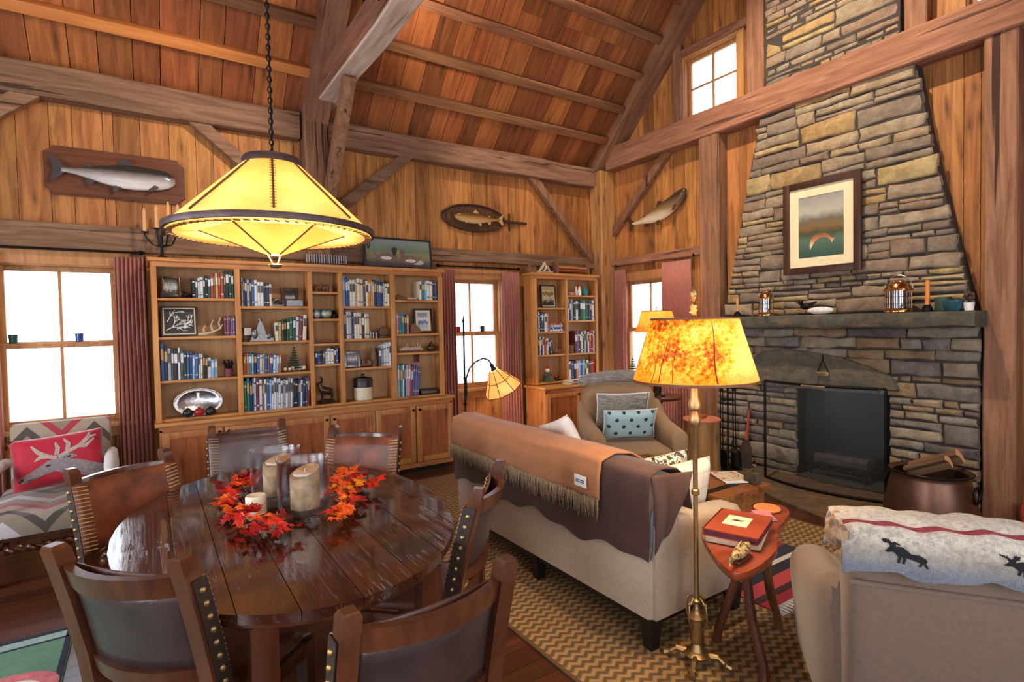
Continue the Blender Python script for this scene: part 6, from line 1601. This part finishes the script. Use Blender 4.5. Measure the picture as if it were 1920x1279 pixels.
fw = NT('fleece_wool'); v = fw.coord(); f = fw.noise(v, 60, 4, .7); tc = fw.n('TexCoord'); sp_ = fw.n('SeparateXYZ'); fw.l(tc.outputs['Object'], sp_.inputs[0])
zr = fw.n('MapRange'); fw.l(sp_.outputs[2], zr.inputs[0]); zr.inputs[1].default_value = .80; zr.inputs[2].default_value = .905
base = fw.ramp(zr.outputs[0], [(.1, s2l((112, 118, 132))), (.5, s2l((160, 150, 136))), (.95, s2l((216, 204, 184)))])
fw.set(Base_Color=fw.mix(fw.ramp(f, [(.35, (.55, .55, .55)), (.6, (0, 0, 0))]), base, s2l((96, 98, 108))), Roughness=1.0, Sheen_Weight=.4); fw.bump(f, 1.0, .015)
PF = [(-.040, .795), (-.046, .83), (-.040, .865), (-.010, .898), (.07, .916), (.17, .906), (.25, .86), (.285, .80), (.295, .75)]
def fleece(u, v):
    s = v*(len(PF)-1); i = min(len(PF)-2, int(s)); k = s-i; y = PF[i][0]+(PF[i+1][0]-PF[i][0])*k; z = PF[i][1]+(PF[i+1][1]-PF[i][1])*k
    x = -.515+1.03*u; e = max(0, abs(x)-.44)*.5
    return Vector((x, y+e*.4-.006*math.sin(u*30+v*9), z-e*.5+.008*math.sin(u*22)*(1-v)+.004*math.sin(u*57+v*31)))
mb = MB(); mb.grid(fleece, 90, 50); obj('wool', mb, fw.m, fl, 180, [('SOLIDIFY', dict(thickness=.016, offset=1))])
mk = plain('black_wool', (22, 22, 26), 1, 0, .3, 50)
def on_fleece(x, z, off=.02):
    p = fleece(x, z); q = fleece(x, z+.01); d = (q-p).normalized(); nrm = Vector((1, 0, 0)).cross(d); nrm = nrm if nrm.y < 0 or nrm.z > 0 else -nrm; return p+nrm*off
mb = MB(); mb.grid(lambda u, v: on_fleece(.01+.98*u, .40+.028*v, .018), 80, 4); o = obj('red_stripe', mb, plain('red_wool_stripe', (138, 50, 56), 1, 0, .3, 40, .6, 90), fl, 180, [('SOLIDIFY', dict(thickness=.004))])
for u0 in (.155, .42, .68, .90):
    mb = MB()
    def strip(pts, ws):
        rows = []
        for i, (x, z) in enumerate(pts):
            q = pts[min(i+1, len(pts)-1)]; p = pts[max(i-1, 0)]; d = Vector((q[0]-p[0], q[1]-p[1])).normalized()
            rows.append(mb.verts([on_fleece(u0+(x-d.y*k*ws[i])*.75/1.03, .20+(z+d.x*k*ws[i])*1.5) for k in (-1, -.33, .33, 1)]))
        for a, b in zip(rows, rows[1:]):
            for i in range(3): mb.face([a[i], a[i+1], b[i+1], b[i]])
    strip([(-.040, .012), (-.03, .014), (-.015, .014), (.01, .012), (.035, .012), (.052, .008), (.058, .002)], [.010, .017, .019, .017, .018, .013, .004])
    strip([(-.035, .018), (-.048, .024), (-.060, .018), (-.068, .010)], [.012, .010, .008, .005])
    for x0, x1, x2 in ((-.028, -.026, -.030), (-.018, -.010, -.014), (.036, .042, .036), (.048, .056, .060)): strip([(x0, .006), (x1, -.018), (x2, -.044)], [.006, .004, .0035])
    strip([(-.048, .030), (-.056, .040), (-.070, .044), (-.078, .052)], [.004, .006, .007, .003]); strip([(-.044, .030), (-.038, .040), (-.028, .044), (-.022, .052)], [.004, .006, .007, .003])
    for x in (-.066, -.058, -.036, -.030): strip([(x, .042), (x, .056)], [.003, .0015])
    obj('moose_motif', mb, mk, fl, 0, [('SOLIDIFY', dict(thickness=.003))])
mb = MB(); rr = random.Random(3)
for k in range(16): mb.ball((-.52+rr.uniform(-.02, .02), rr.uniform(-.03, .12), .865+rr.uniform(-.05, .04)), rr.uniform(.014, .024), 7, 5)
o = obj('tassel_knot', mb, plain('brown_cream_tassel', (150, 120, 92), 1, 0, .6, 30), fl)

# ================================================================ beige armchair by the gable window
t = thing('beige_armchair', 'beige scroll-arm armchair by the corner window with two pillows', 'armchair', (3.68, 3.60, .0), R(150)); M['beige'] = plain('beige_corduroy', (164, 132, 98), .9, 0, .1, 50, .3, 220, sheen=.2)
mb = MB(); rings = []
for k in range(11):
    u = -1+2*k/10; x = .37*u; top = .955-.07*abs(u)**4; e = .09*abs(u)**3
    rings.append([(x, -.40+.02*abs(u), .10), (x, -.43, .5), (x, -.45, top-.05), (x, -.42, top), (x, -.36+e*.2, top+.005), (x, -.31+e, top-.04), (x, -.27+e, .5), (x, -.25+e, .25)])
mb.rings(rings); obj('backrest', mb, M['beige'], t, 60, [subsurf(1)])
for s in (-1, 1):
    mb = MB(); rings = []
    for y, w_, zt in ((-.36, .05, .86), (-.28, .06, .74), (-.16, .075, .66), (.05, .085, .625), (.26, .09, .61), (.33, .085, .60), (.35, .06, .57)):
        c = s*.365; ring = [(c+w_*math.cos(PI*k/8), y, zt-w_+w_*math.sin(PI*k/8)) for k in range(9)]+[(c-w_*.65, y, .36), (c-w_*.6, y, .10), (c+w_*.6, y, .10), (c+w_*.65, y, .36)]
        rings.append(ring)
    mb.rings(rings); obj('arm', mb, M['beige'], t, 60, [subsurf(1)])
obj('seat_cushion', rbox(-.295, .295, -.27, .38, .305, .45, .05), M['beige'], t, 60); obj('seat_base', rbox(-.31, .31, -.26, .35, .10, .302, .02), plain('brown_seat_base', (122, 84, 62), .9, 0, .12, 50), t)
for x in (-.36, .36):
    for y in (-.36, .28):
        mb = MB(); mb.rings([[(x+i*r, y+j*r, z) for i, j in ((-1, -1), (1, -1), (1, 1), (-1, 1))] for z, r in ((.0115, .018), (.105, .026))]); obj('leg', mb, M['darkwood'], t)
fur = NT('grey_brown_fur'); v = fur.coord((3, 3, 14)); f = fur.noise(v, 4, 6, .7, 1.2); fur.set(Base_Color=fur.ramp(f, [(.3, s2l((92, 82, 72))), (.5, s2l((156, 146, 134))), (.7, s2l((206, 198, 186)))]), Roughness=1, Sheen_Weight=.4); fur.bump(f, 1.0, .02)
th = thing('fur_throw', 'rolled grey fur throw along the top of the beige armchair', 'throw blanket', (3.68, 3.60, 0), R(150))
mb = MB(); mb.tube([(-.38, -.34, .955), (-.30, -.335, 1.005), (-.1, -.33, 1.025), (.12, -.33, 1.022), (.31, -.335, 1.0), (.39, -.34, .95)], [.04, .056, .06, .058, .054, .038], 14); obj('roll', mb, fur.m, th, 180)
def at_chair(x, y, z): m = Matrix.Rotation(R(150), 4, 'Z'); p = m @ Vector((x, y, z)); return (3.68+p.x, 3.60+p.y, z)
cushion('cushion', 'grey-brown fur pillow with a pale edge on the beige armchair', at_chair(.03, -.11, .70), (.50, .12, .40), (R(-18), 0, R(150)), fur.m, M['white'])
dt = NT('blue_polka'); tc = dt.n('TexCoord'); sp_ = dt.n('SeparateXYZ'); dt.l(tc.outputs['Object'], sp_.inputs[0])
a_ = dt.math('MULTIPLY', sp_.outputs[0], 7.4); c_ = dt.math('MULTIPLY', sp_.outputs[2], 7.4)
r1 = dt.math('ADD', a_, c_); r2 = dt.math('SUBTRACT', a_, c_)
fx = dt.math('SUBTRACT', dt.math('FRACT', r1), .5); fz = dt.math('SUBTRACT', dt.math('FRACT', r2), .5)
d = dt.math('SQRT', dt.math('ADD', dt.math('MULTIPLY', fx, fx), dt.math('MULTIPLY', fz, fz)))
dt.set(Base_Color=dt.ramp(d, [(.0, s2l((34, 60, 84))), (.17, s2l((34, 60, 84))), (.2, s2l((176, 208, 214)))]), Roughness=.9)
cushion('cushion', 'pale blue pillow with dark dots on the beige armchair', at_chair(-.0, .03, .615), (.50, .11, .29), (R(-20), 0, R(152)), dt.m, M['white'])

# log side table, plants, lamps
t = thing('log_table', 'tree-trunk side table between the beige armchair and the fire irons', 'side table', (4.56, 3.46, .0115))
mb = MB(); rr = random.Random(2); ns = 28; offs = [rr.uniform(-.018, .018) for _ in range(ns)]
mb.rings([[((.165+offs[k]+.03*max(0, (.12-z)*3))*math.cos(2*PI*k/ns), (.165+offs[k]+.03*max(0, (.12-z)*3))*math.sin(2*PI*k/ns), z) for k in range(ns)] for z in (0, .06, .12, .25, .38, .50, .545)])
obj('trunk', mb, wood('peeled_log', (104, 66, 36), (206, 156, 98), 'Z', .05, .6, .6, True, .7, False, crack=.5), t, 60)
mb = MB(); mb.lathe([(0, .545), (.178, .545), (.182, .56), (.176, .572), (0, .572)], 30); obj('top', mb, plain('log_top', (196, 120, 90), .35, 0, .12, 12), t)
mb = MB(); mb.box(-.08, .08, -.06, .06, 0, .018, .003); small('book', 'small red book on the tree-trunk table', 'book', mb, M['bk_R'], (4.57, 3.50, .584), R(20))
t = thing('fir_plant', 'small potted fir with cones on the gable window sill', 'plant', (5.345, 5.13, .802))
obj('foliage', fir(.30, .085, 8, 8), [M['fir'], M['rustwood']], t)
mb = MB(); mb.lathe([(0, 0), (.03, 0), (.036, .05), (.032, .05), (0, .045)], 14); obj('pot', mb, M['cream_pot'], t)
t = thing('lamp_table', 'small round table behind the beige armchair carrying a glowing lamp', 'side table', (4.78, 4.22, 0.0))
mb = MB(); mb.lathe([(0, .68), (.26, .68), (.27, .69), (.27, .705), (.26, .71), (0, .71)], 32); obj('top', mb, M['darkwood'], t)
mb = MB(); mb.lathe([(.03, .06), (.03, .2), (.05, .3), (.03, .42), (.04, .6), (.08, .68)], 16); obj('column', mb, M['darkwood'], t)
for k in range(3):
    a = k*2*PI/3; mb = MB(); mb.tube([(.02*math.cos(a), .02*math.sin(a), .14), (.14*math.cos(a), .14*math.sin(a), .09), (.24*math.cos(a), .24*math.sin(a), .015)], [.022, .02, .015], 7); obj('foot', mb, M['darkwood'], t)
t = thing('table_lamp', 'table lamp with a glowing mica shade behind the beige armchair', 'table lamp', (4.76, 4.20, .7115))
mb = MB(); mb.lathe([(0, 0), (.09, 0), (.09, .015), (.04, .03), (.05, .14), (.09, .24), (.07, .40), (.03, .50), (.015, .56), (.012, .72), (0, .72)], 20); obj('base', mb, M['bronze'], t)
mb = MB()
obj('lamp_shade', cone(.235, .73, .165, .96, 40), shade_mat('mica_shade', (250, 150, 40), (255, 205, 90), .8), t, 180)
mb = MB()
for k in range(48):
    a = 2*PI*k/48; r = .235-.07*(.0)/.23
    if k % 2 == 0: mb.tube([((r+.0)*math.cos(a+.0), r*math.sin(a), .745), ((r-.004)*math.cos(a+.065), (r-.004)*math.sin(a+.065), .765), ((r-.012)*math.cos(a), (r-.012)*math.sin(a), .785)], .003, 4)
mb.lathe([(.230, .725), (.238, .725), (.238, .735), (.230, .735)], 40, loop=True); mb.lathe([(.160, .955), (.168, .955), (.168, .964), (.16, .964)], 40, loop=True); obj('shade_trim', mb, plain('amber_trim', (150, 84, 30), .6), t)
mb = MB(); mb.lathe([(0, .94), (.006, .94), (.006, .99), (.012, 1.0), (0, 1.01)], 10)
for k in range(3): a = k*2*PI/3; mb.tube([(0, 0, .95), (.163*math.cos(a), .163*math.sin(a), .955)], .003, 5)
obj('shade_spider', mb, M['brass'], t)
light('table_lamp_bulb', 'POINT', (0, 0, .83), 16, WARM, .04, parent=t)
# arching reading lamp
t = thing('reading_lamp', 'black arching reading lamp with glowing amber panels by the window between the bookcases', 'floor lamp', (2.84, 5.20, 0))
mb = MB(); mb.lathe([(0, 0), (.13, 0), (.13, .012), (.05, .03), (.014, .05), (.011, .06), (.010, 1.58), (.013, 1.6), (.006, 1.64), (0, 1.69)], 16); obj('pole', mb, M['black_iron'], t)
mb = MB(); mb.tube([(0, 0, .70), (.02, 0, .82), (.02, 0, .98), (.06, 0, 1.08), (.14, 0, 1.15), (.24, 0, 1.185), (.31, 0, 1.16), (.345, 0, 1.11)], .009, 8); mb.ball((.0, 0, .70), .022, 8, 6); mb.ball((0, 0, .98), .018, 8, 6); mb.tube([(.0, 0, .98), (.02, 0, .98)], .008, 6)
for k in range(3): mb.tube([(.02+.05*k, 0, 1.0+.05*k), (.06+.04*k, .0, 1.0+.045*k), (.07+.04*k, 0, 1.06+.03*k)], .004, 5)
obj('arm', mb, M['black_iron'], t)
HM = T((.36, 0, 1.075), (0, R(-28), 0))
mb = MB(); mb.lathe([(.02, .045), (.022, .0), (.034, -.03), (.03, -.035), (.015, -.02)], 14, HM); obj('socket', mb, M['black_iron'], t)
def hexr(r, z): return [HM @ Vector((r*math.cos(2*PI*k/8), r*math.sin(2*PI*k/8), z)) for k in range(8)]
mb = MB(); mb.rings([hexr(.225, -.29), hexr(.055, -.03), hexr(.05, -.03), hexr(.22, -.29)], True, False, True); obj('lamp_shade', mb, shade_mat('amber_panel', (250, 170, 70), (255, 222, 150), .8), t, 0)
mb = MB()
for k in range(8):
    a = 2*PI*k/8; mb.tube([HM @ Vector((.226*math.cos(a), .226*math.sin(a), -.29)), HM @ Vector((.056*math.cos(a), .056*math.sin(a), -.03))], .0045, 5)
for r, z in ((.226, -.29), (.14, -.157)): mb.tube([HM @ Vector((r*math.cos(2*PI*k/8), r*math.sin(2*PI*k/8), z)) for k in range(8)], .0045, 5, True)
obj('shade_ribs', mb, M['iron_brown'], t)
o = light('reading_lamp_bulb', 'POINT', HM @ Vector((0, 0, -.16)), 13, WARM, .03, parent=t)

# ================================================================ at the hearth
# fire screen
t = thing('fire_screen', 'bowed black mesh fire screen before the hearth opening', 'fire screen', (4.93, 2.49, .032))
def scr(u, z): y = .505-1.01*u; return Vector((-.115*(1-(2*u-1)**2)-.05*(1-u)+.02, y, z))
mb = MB()
top = [scr(k/24, .935) for k in range(25)]; bot = [scr(k/24, .012) for k in range(25)]
rc = [scr(0, .012+.923*k/10) for k in range(11)]; lc = [scr(1, .012+.923*k/10) for k in range(11)]
mb.tube(top, .012, 8); mb.tube(bot, .012, 8); mb.tube(rc, .012, 8); mb.tube(lc, .012, 8); obj('frame', mb, M['black_iron'], t)
msh = NT('wire_mesh'); tc = msh.n('TexCoord'); sp_ = msh.n('SeparateXYZ'); msh.l(tc.outputs['Object'], sp_.inputs[0])
gx = msh.math('LESS_THAN', msh.math('FRACT', msh.math('MULTIPLY', sp_.outputs[1], 220)), .30); gz = msh.math('LESS_THAN', msh.math('FRACT', msh.math('MULTIPLY', sp_.outputs[2], 220)), .30)
msh.set(Base_Color=s2l((120, 124, 122)), Metallic=.5, Roughness=.4, Alpha=msh.math('MULTIPLY', msh.math('MAXIMUM', gx, gz), .36))
mb = MB(); mb.grid(lambda u, v: scr(u, .015+.915*v), 25, 6); obj('mesh_panel', mb, msh.m, t, 180)
mb = MB(); mb.bar(scr(.40, .93)+Vector((-.012, 0, 0)), scr(.60, .93)+Vector((-.012, 0, 0)), .016, .012); obj('handle', mb, M['brass'], t)
# logs and grate in the firebox
t = thing('fire_grate', 'black iron grate inside the firebox', 'grate', (5.47, 2.55, .038))
mb = MB()
for k in range(6): y = -.25+.1*k; mb.tube([(-.16, y, .14), (-.15, y, .09), (.14, y, .09), (.16, y, .18)], .009, 6)
for x in (-.12, .12): mb.tube([(x, -.28, .085), (x, .28, .085)], .009, 6); [mb.tube([(x, y, .085), (x, y, 0)], .009, 6) for y in (-.24, .24)]
obj('bars', mb, M['black_iron'], t)
M['bark'] = wood('split_log_bark', (66, 46, 34), (140, 104, 74), 'Y', .15, .9, .8, False, 1, False, crack=.6); M['char'] = plain('charred_log', (46, 40, 38), .95, 0, .4, 14, .6, 30)
def log(name, label, loc, L, r, rot, split, mats, grp=None):
    mb = MB(); rr = random.Random(int(L*1000+r*9999)); n = 14; m = T((0, 0, 0))
    sec = [(r*(1+rr.uniform(-.06, .06))*math.cos(2*PI*k/n), r*(1+rr.uniform(-.06, .06))*math.sin(2*PI*k/n)) for k in range(n)]
    if split: sec = [(a, b) for a, b in sec if not (a < -.1*r and b < .2*r)]+[(-.02*r, .0)]; sec.sort(key=lambda p: math.atan2(p[1]-.2*r, p[0]-.2*r))
    mb.rings([[(a, y, b) for a, b in sec] for y in (-L/2, -L/6, L/6, L/2)])
    for f in mb.bm.faces:
        if len(f.verts) > 4: f.material_index = 1
    o = obj(name, mb, mats, None, 30); o.location = loc; o.rotation_euler = rot; return tag(o, label, 'log', grp)
M['logend'] = plain('log_end_grain', (186, 140, 94), .9, 0, .2, 40)
for k, (y, z, x) in enumerate(((2.40, .196, 5.39), (2.62, .196, 5.55))): log('charred_log', ['charred log across the front of the grate behind the fire screen', 'charred log at the back of the grate behind the fire screen'][k], (x, 2.53, z), .46, .055, (0, .3*k, R(4-8*k)), False, [M['char'], M['char']])
# copper cauldron with split logs
t = thing('copper_cauldron', 'wide dark copper cauldron holding split logs beside the cracked post', 'cauldron', (4.72, 1.605, .032))
M['copper'] = plain('aged_copper', (112, 82, 68), .38, .8, .2, 8, .1, 20)
mb = MB(); mb.lathe([(0, 0), (.2, .005), (.265, .03), (.288, .08), (.282, .14), (.258, .26), (.236, .35), (.232, .375), (.246, .388), (.252, .392), (.246, .398), (.222, .378), (.228, .345), (.248, .26), (.27, .14), (.27, .08), (.2, .03), (0, .025)], 44); obj('pot', mb, M['copper'], t, 60)
for s in (-1, 1):
    mb = MB(); mb.tube([(s*.06*math.cos(q)*.9, s*.272, .27+.06*math.sin(q)) for q in [2*PI*i/14 for i in range(14)]], .008, 6, True); obj('ring_handle', mb, M['black_iron'], t)
mb = MB(); mb.tube([(.249*math.cos(2*PI*k/40), .249*math.sin(2*PI*k/40), .39) for k in range(40)], .008, 6, True); obj('rim', mb, M['black_iron'], t)
for k, (dx, dy, z, L, r, rot) in enumerate(((.135, -.015, .435, .23, .040, (R(-26), 0, 0)), (.026, -.02, .45, .32, .052, (R(-26), 0, 0)), (-.092, -.01, .435, .28, .048, (R(-26), 0, 0)), (.0, .125, .24, .24, .045, (0, 0, R(90))))):
    log('firewood_log', ['thin split log leaning in the copper cauldron, nearest the stonework', 'thickest split log leaning in the middle of the copper cauldron', 'split log leaning in the copper cauldron at its front rim', 'split log lying low inside the copper cauldron under the leaning ones'][k], (4.72+dx, 1.60+dy, z+.032), L, r, rot, True, [M['bark'], M['logend']], 'firewood in the cauldron')
# fire irons
t = thing('fire_tool_stand', 'black iron fire tool set on its stand beside the fireplace', 'fire tools', (4.93, 3.42, .032))
mb = MB(); mb.lathe([(0, 0), (.11, 0), (.11, .012), (.02, .03), (.010, .05), (.009, .80), (.016, .82), (.02, .85), (.008, .87), (0, .875)], 18); mb.tube([(-.09, 0, .70), (.09, 0, .70)], .007, 6); mb.tube([(0, -.09, .70), (0, .09, .70)], .007, 6); obj('stand', mb, M['black_iron'], t)
for k, (x, y, nm) in enumerate(((-.085, 0, 'shovel'), (.085, 0, 'tongs'), (0, -.085, 'brush'), (0, .085, 'poker'))):
    mb = MB(); mb.tube([(x, y, .80), (x*1.05, y*1.05, .30), (x*1.05, y*1.05, .12)], .006, 6); mb.tube([(x, y, .79), (x, y, .86)], .011, 8); mb.ball((x, y, .875), .015, 8, 6)
    if nm == 'shovel': mb.prism([(-.045, .02), (.045, .02), (.05, .16), (.02, .2), (-.02, .2), (-.05, .16)], -.003, .003, Matrix(((0, 0, 1, x-.008), (1, 0, 0, y), (0, 1, 0, 0), (0, 0, 0, 1))))
    if nm == 'brush': mb.lathe([(.02, .2), (.045, .18), (.055, .04), (.0, .04)], 12, T((x, y*1.05, 0)))
    if nm == 'tongs': mb.tube([(x, y, .3), (x+.02, y+.03, .2), (x, y, .06)], .005, 5)
    obj(nm, mb, M['black_iron'], t)
t = thing('hearth_broom', 'dark hearth broom with a reddish handle leaning on the stone', 'broom', (5.09, 3.33, .032)); 
mb = MB(); mb.tube([(.07, 0, .56), (.045, 0, .42), (.02, 0, .28)], [.012, .014, .02], 8); mb.tube([(.08, 0, .555), (.082, .02, .585), (.08, 0, .60), (.078, -.02, .585)], .005, 5, True); obj('handle', mb, plain('red_handle', (150, 66, 48), .5), t)
mb = MB(); mb.rings([[(x_+a*w_*.35, b*w_, z) for a, b in [(math.cos(2*PI*k/14), math.sin(2*PI*k/14)) for k in range(14)]] for z, w_, x_ in ((.0, .085, -.02), (.1, .082, -.01), (.2, .062, .008), (.29, .026, .022))]); obj('bristles', mb, plain('broom_straw', (58, 44, 36), .95, 0, .3, 50, .8, 60), t)
# the trivet on the lintel
t = thing('iron_triangle', 'small iron triangle with a brass plate hanging on the lintel slab', 'hanger', (5.148, 2.58, 1.03))
mb = MB(); mb.tube([(0, -.052, .02), (0, 0, .135), (0, .052, .02)], .006, 6); mb.tube([(0, 0, .13), (.005, 0, .175), (-.012, 0, .185)], .005, 5); obj('triangle', mb, M['black_iron'], t)
mb = MB(); mb.box(-.008, .004, -.055, .055, -.008, .03, .002); mb.tube([(-.010, -.03, .012), (-.010, .03, .012)], .004, 5); obj('plate', mb, M['brass'], t)

# ================================================================ on the mantel
ZM = 1.587
def lantern(label, y, H, r):
    t = thing('brass_lantern', label, 'lantern', (5.10, y, ZM))
    mb = MB(); mb.lathe([(0, 0), (r, 0), (r*1.02, H*.03), (r*.95, H*.10), (r*.85, H*.12), (0, H*.12)], 24); mb.lathe([(0, H*.62), (r*1.02, H*.62), (r*1.04, H*.66), (r*.9, H*.70), (r*.75, H*.80), (r*.4, H*.86), (r*.42, H*.90), (r*.2, H*.93), (0, H*.93)], 24)
    for k in range(8): a = 2*PI*k/8; mb.tube([(r*.93*math.cos(a), r*.93*math.sin(a), H*.1), (r*.93*math.cos(a), r*.93*math.sin(a), H*.63)], .0028, 5)
    for z in (.25, .44): mb.tube([(r*.95*math.cos(2*PI*k/24), r*.95*math.sin(2*PI*k/24), H*z) for k in range(24)], .0025, 5, True)
    obj('brass_body', mb, plain('polished_brass', (206, 150, 84), .18, 1, .1), t)
    mb = MB(); mb.lathe([(r*.86, H*.12), (r*.86, H*.62), (r*.84, H*.62), (r*.84, H*.12)], 24, loop=True); obj('glass_chimney', mb, glass('lantern_glass', (225, 230, 235), .03, 2.6, True), t)
    mb = MB(); mb.lathe([(0, H*.121), (r*.35, H*.121), (r*.3, H*.3), (r*.12, H*.42), (0, H*.42)], 14); obj('burner', mb, M['silver'], t)
    mb = MB(); mb.tube([(0, r*1.02*math.cos(PI*k/12), H*.66+H*.40*math.sin(PI*k/12)) for k in range(13)], .003, 6); obj('bail_handle', mb, M['silver'], t)
lantern('smaller brass lantern on the mantel, next to the short candle', 3.10, .27, .074)
lantern('larger brass lantern on the mantel beside the orange candle', 1.955, .285, .10)
def candlestick(label, y, H, hold, col, r):
    t = thing('candlestick', label, 'candlestick', (5.10, y, ZM)); mb = MB(); mb.lathe([(0, 0), (hold*.9, 0), (hold, hold*.4), (hold*.8, hold*1.1), (r*1.4, hold*1.2), (r*1.4, hold*1.5), (0, hold*1.5)], 18); obj('holder', mb, M['black_iron'], t)
    mb = MB(); mb.lathe([(0, hold*1.3), (r, hold*1.3), (r*.96, H), (0, H)], 14); mb.tube([(0, 0, H), (0, 0, H+.012)], .0015, 4); obj('candle', mb, plain('candle_'+label.split()[0], col, .45), t)
candlestick('short tan candle in a dark holder at the mantel end near the square post', 3.415, .19, .036, (206, 150, 84), .013)
candlestick('tall orange candle in a round black holder on the mantel', 1.755, .245, .036, (222, 130, 56), .017)
t = thing('bird_carving', 'dark bird perched on a white stone on the mantel', 'figurine', (5.09, 2.60, ZM))
mb = MB(); mb.ball((0, -.03, .035), (.045, .115, .036), 18, 9); obj('white_stone', mb, plain('white_stone', (216, 210, 204), .7, 0, .15, 30, .3, 30), t)
mb = MB(); mb.ball((0, .105, .08), (.028, .05, .032), 12, 8); mb.ball((0, .15, .115), .022, 10, 7); mb.tube([(0, .165, .118), (0, .20, .112)], [.008, .001], 6); mb.tube([(0, .07, .085), (0, .0, .12)], [.022, .006], 6, flat=.4); mb.tube([(0, .11, .05), (0, .10, .012)], .004, 5); mb.box(-.03, .03, .04, .16, 0, .016, .004); obj('bird', mb, M['black_iron'], t)
mb = MB(); mb.lathe([(0, 0), (.052, 0), (.055, .01), (.055, .10), (.05, .11), (0, .11)], 22); small('dark_tin', 'dark green lidded tin on the mantel behind the tall orange candle', 'tin', mb, M['bk_g'], (5.13, 1.66, ZM-.001))
mb = MB(); mb.lathe([(0, 0), (.04, 0), (.06, .03), (.066, .08), (.06, .08), (.05, .03), (0, .012)], 22); small('blue_bowl', 'blue-green pottery bowl on the mantel', 'bowl', mb, plain('blue_green_glaze', (44, 84, 96), .25, 0, .25, 10), (5.045, 1.572, ZM-.001))
t = thing('dried_bouquet', 'bouquet of dried cones in a white cup at the cracked-post end of the mantel', 'bouquet', (5.04, 1.475, ZM))
mb = MB(); mb.lathe([(0, 0), (.026, 0), (.034, .06), (.03, .06), (.022, .006), (0, .006)], 16); obj('cup', mb, M['white'], t)
mb = MB(); rr = random.Random(12)
for k in range(22):
    a, e = rr.uniform(0, 2*PI), rr.uniform(0, 1); p = Vector((.045*e*math.cos(a), .045*e*math.sin(a), .085+.06*rr.random())); mb.tube([(0, 0, .03), p], .002, 4); mb.ball(p, rr.uniform(.009, .015), 6, 4)
obj('dried_stems', mb, plain('dried_brown', (84, 62, 50), .9, 0, .5, 40), t)
mb = MB(); mb.tube([(0, 0, 0), (-.003, 0, -.05), (0, 0, -.10)], [.022, .026, .012], 10)
# painting on the chimney
tr_p = picmat('trout_landscape', [(.06, (58, 82, 72)), (.28, (84, 112, 92)), (.40, (70, 74, 52)), (.50, (126, 96, 58)), (.60, (104, 98, 82)), (.74, (176, 170, 156)), (.95, (150, 146, 136))], nscale=4, mix=.22, seed=8)
t, pic = frame_pic('trout_painting', 'dark-framed painting of a leaping trout on the stone chimney', 'painting', (5.222, 2.625, 1.975), (.70, .865), .062, tr_p, M['frame_dark'], 0, .032, .085, R(-90))
cl = [(-.095, .225), (-.088, .26), (-.072, .30), (-.040, .335), (.0, .35), (.042, .343), (.075, .318), (.092, .30), (.112, .285)]
wd = [.003, .014, .021, .027, .028, .022, .013, .010, .024]; up, dn = [], []
for i_, ((x, z), w_) in enumerate(zip(cl, wd)):
    q, p = cl[min(i_+1, len(cl)-1)], cl[max(i_-1, 0)]; d_ = Vector((q[0]-p[0], q[1]-p[1])).normalized(); up.append((x-d_.y*w_, z+d_.x*w_)); dn.append((x+d_.y*w_, z-d_.x*w_))
mb = MB(); mb.prism(up+list(reversed(dn)), .0138, .0150, Matrix(((1, 0, 0, 0), (0, 0, -1, 0), (0, 1, 0, 0), (0, 0, 0, 1))))
mb.prism([(-.01, .376), (.03, .372), (.035, .395), (.005, .398)], .0138, .0148, Matrix(((1, 0, 0, 0), (0, 0, -1, 0), (0, 1, 0, 0), (0, 0, 0, 1))))
obj('painted_trout', mb, picmat('painted_trout_skin', [(.2, (226, 196, 160)), (.5, (190, 116, 80)), (.8, (96, 84, 52))], nscale=6, mix=.2), t, 0)

# red metal box at the foot of the cracked post
mb = MB(); mb.box(-.06, .06, -.07, .07, 0, .20, .01); mb.mi = 1; mb.box(-.062, -.059, -.05, .05, .06, .085); mb.box(-.062, -.059, -.05, .02, .11, .13); mb.box(-.05, .05, -.072, -.069, .08, .10)
small('red_box', 'red box with white bands on the floor beyond the cracked post', 'box', mb, [M['bk_r'], M['white']], (5.14, 1.12, .001))
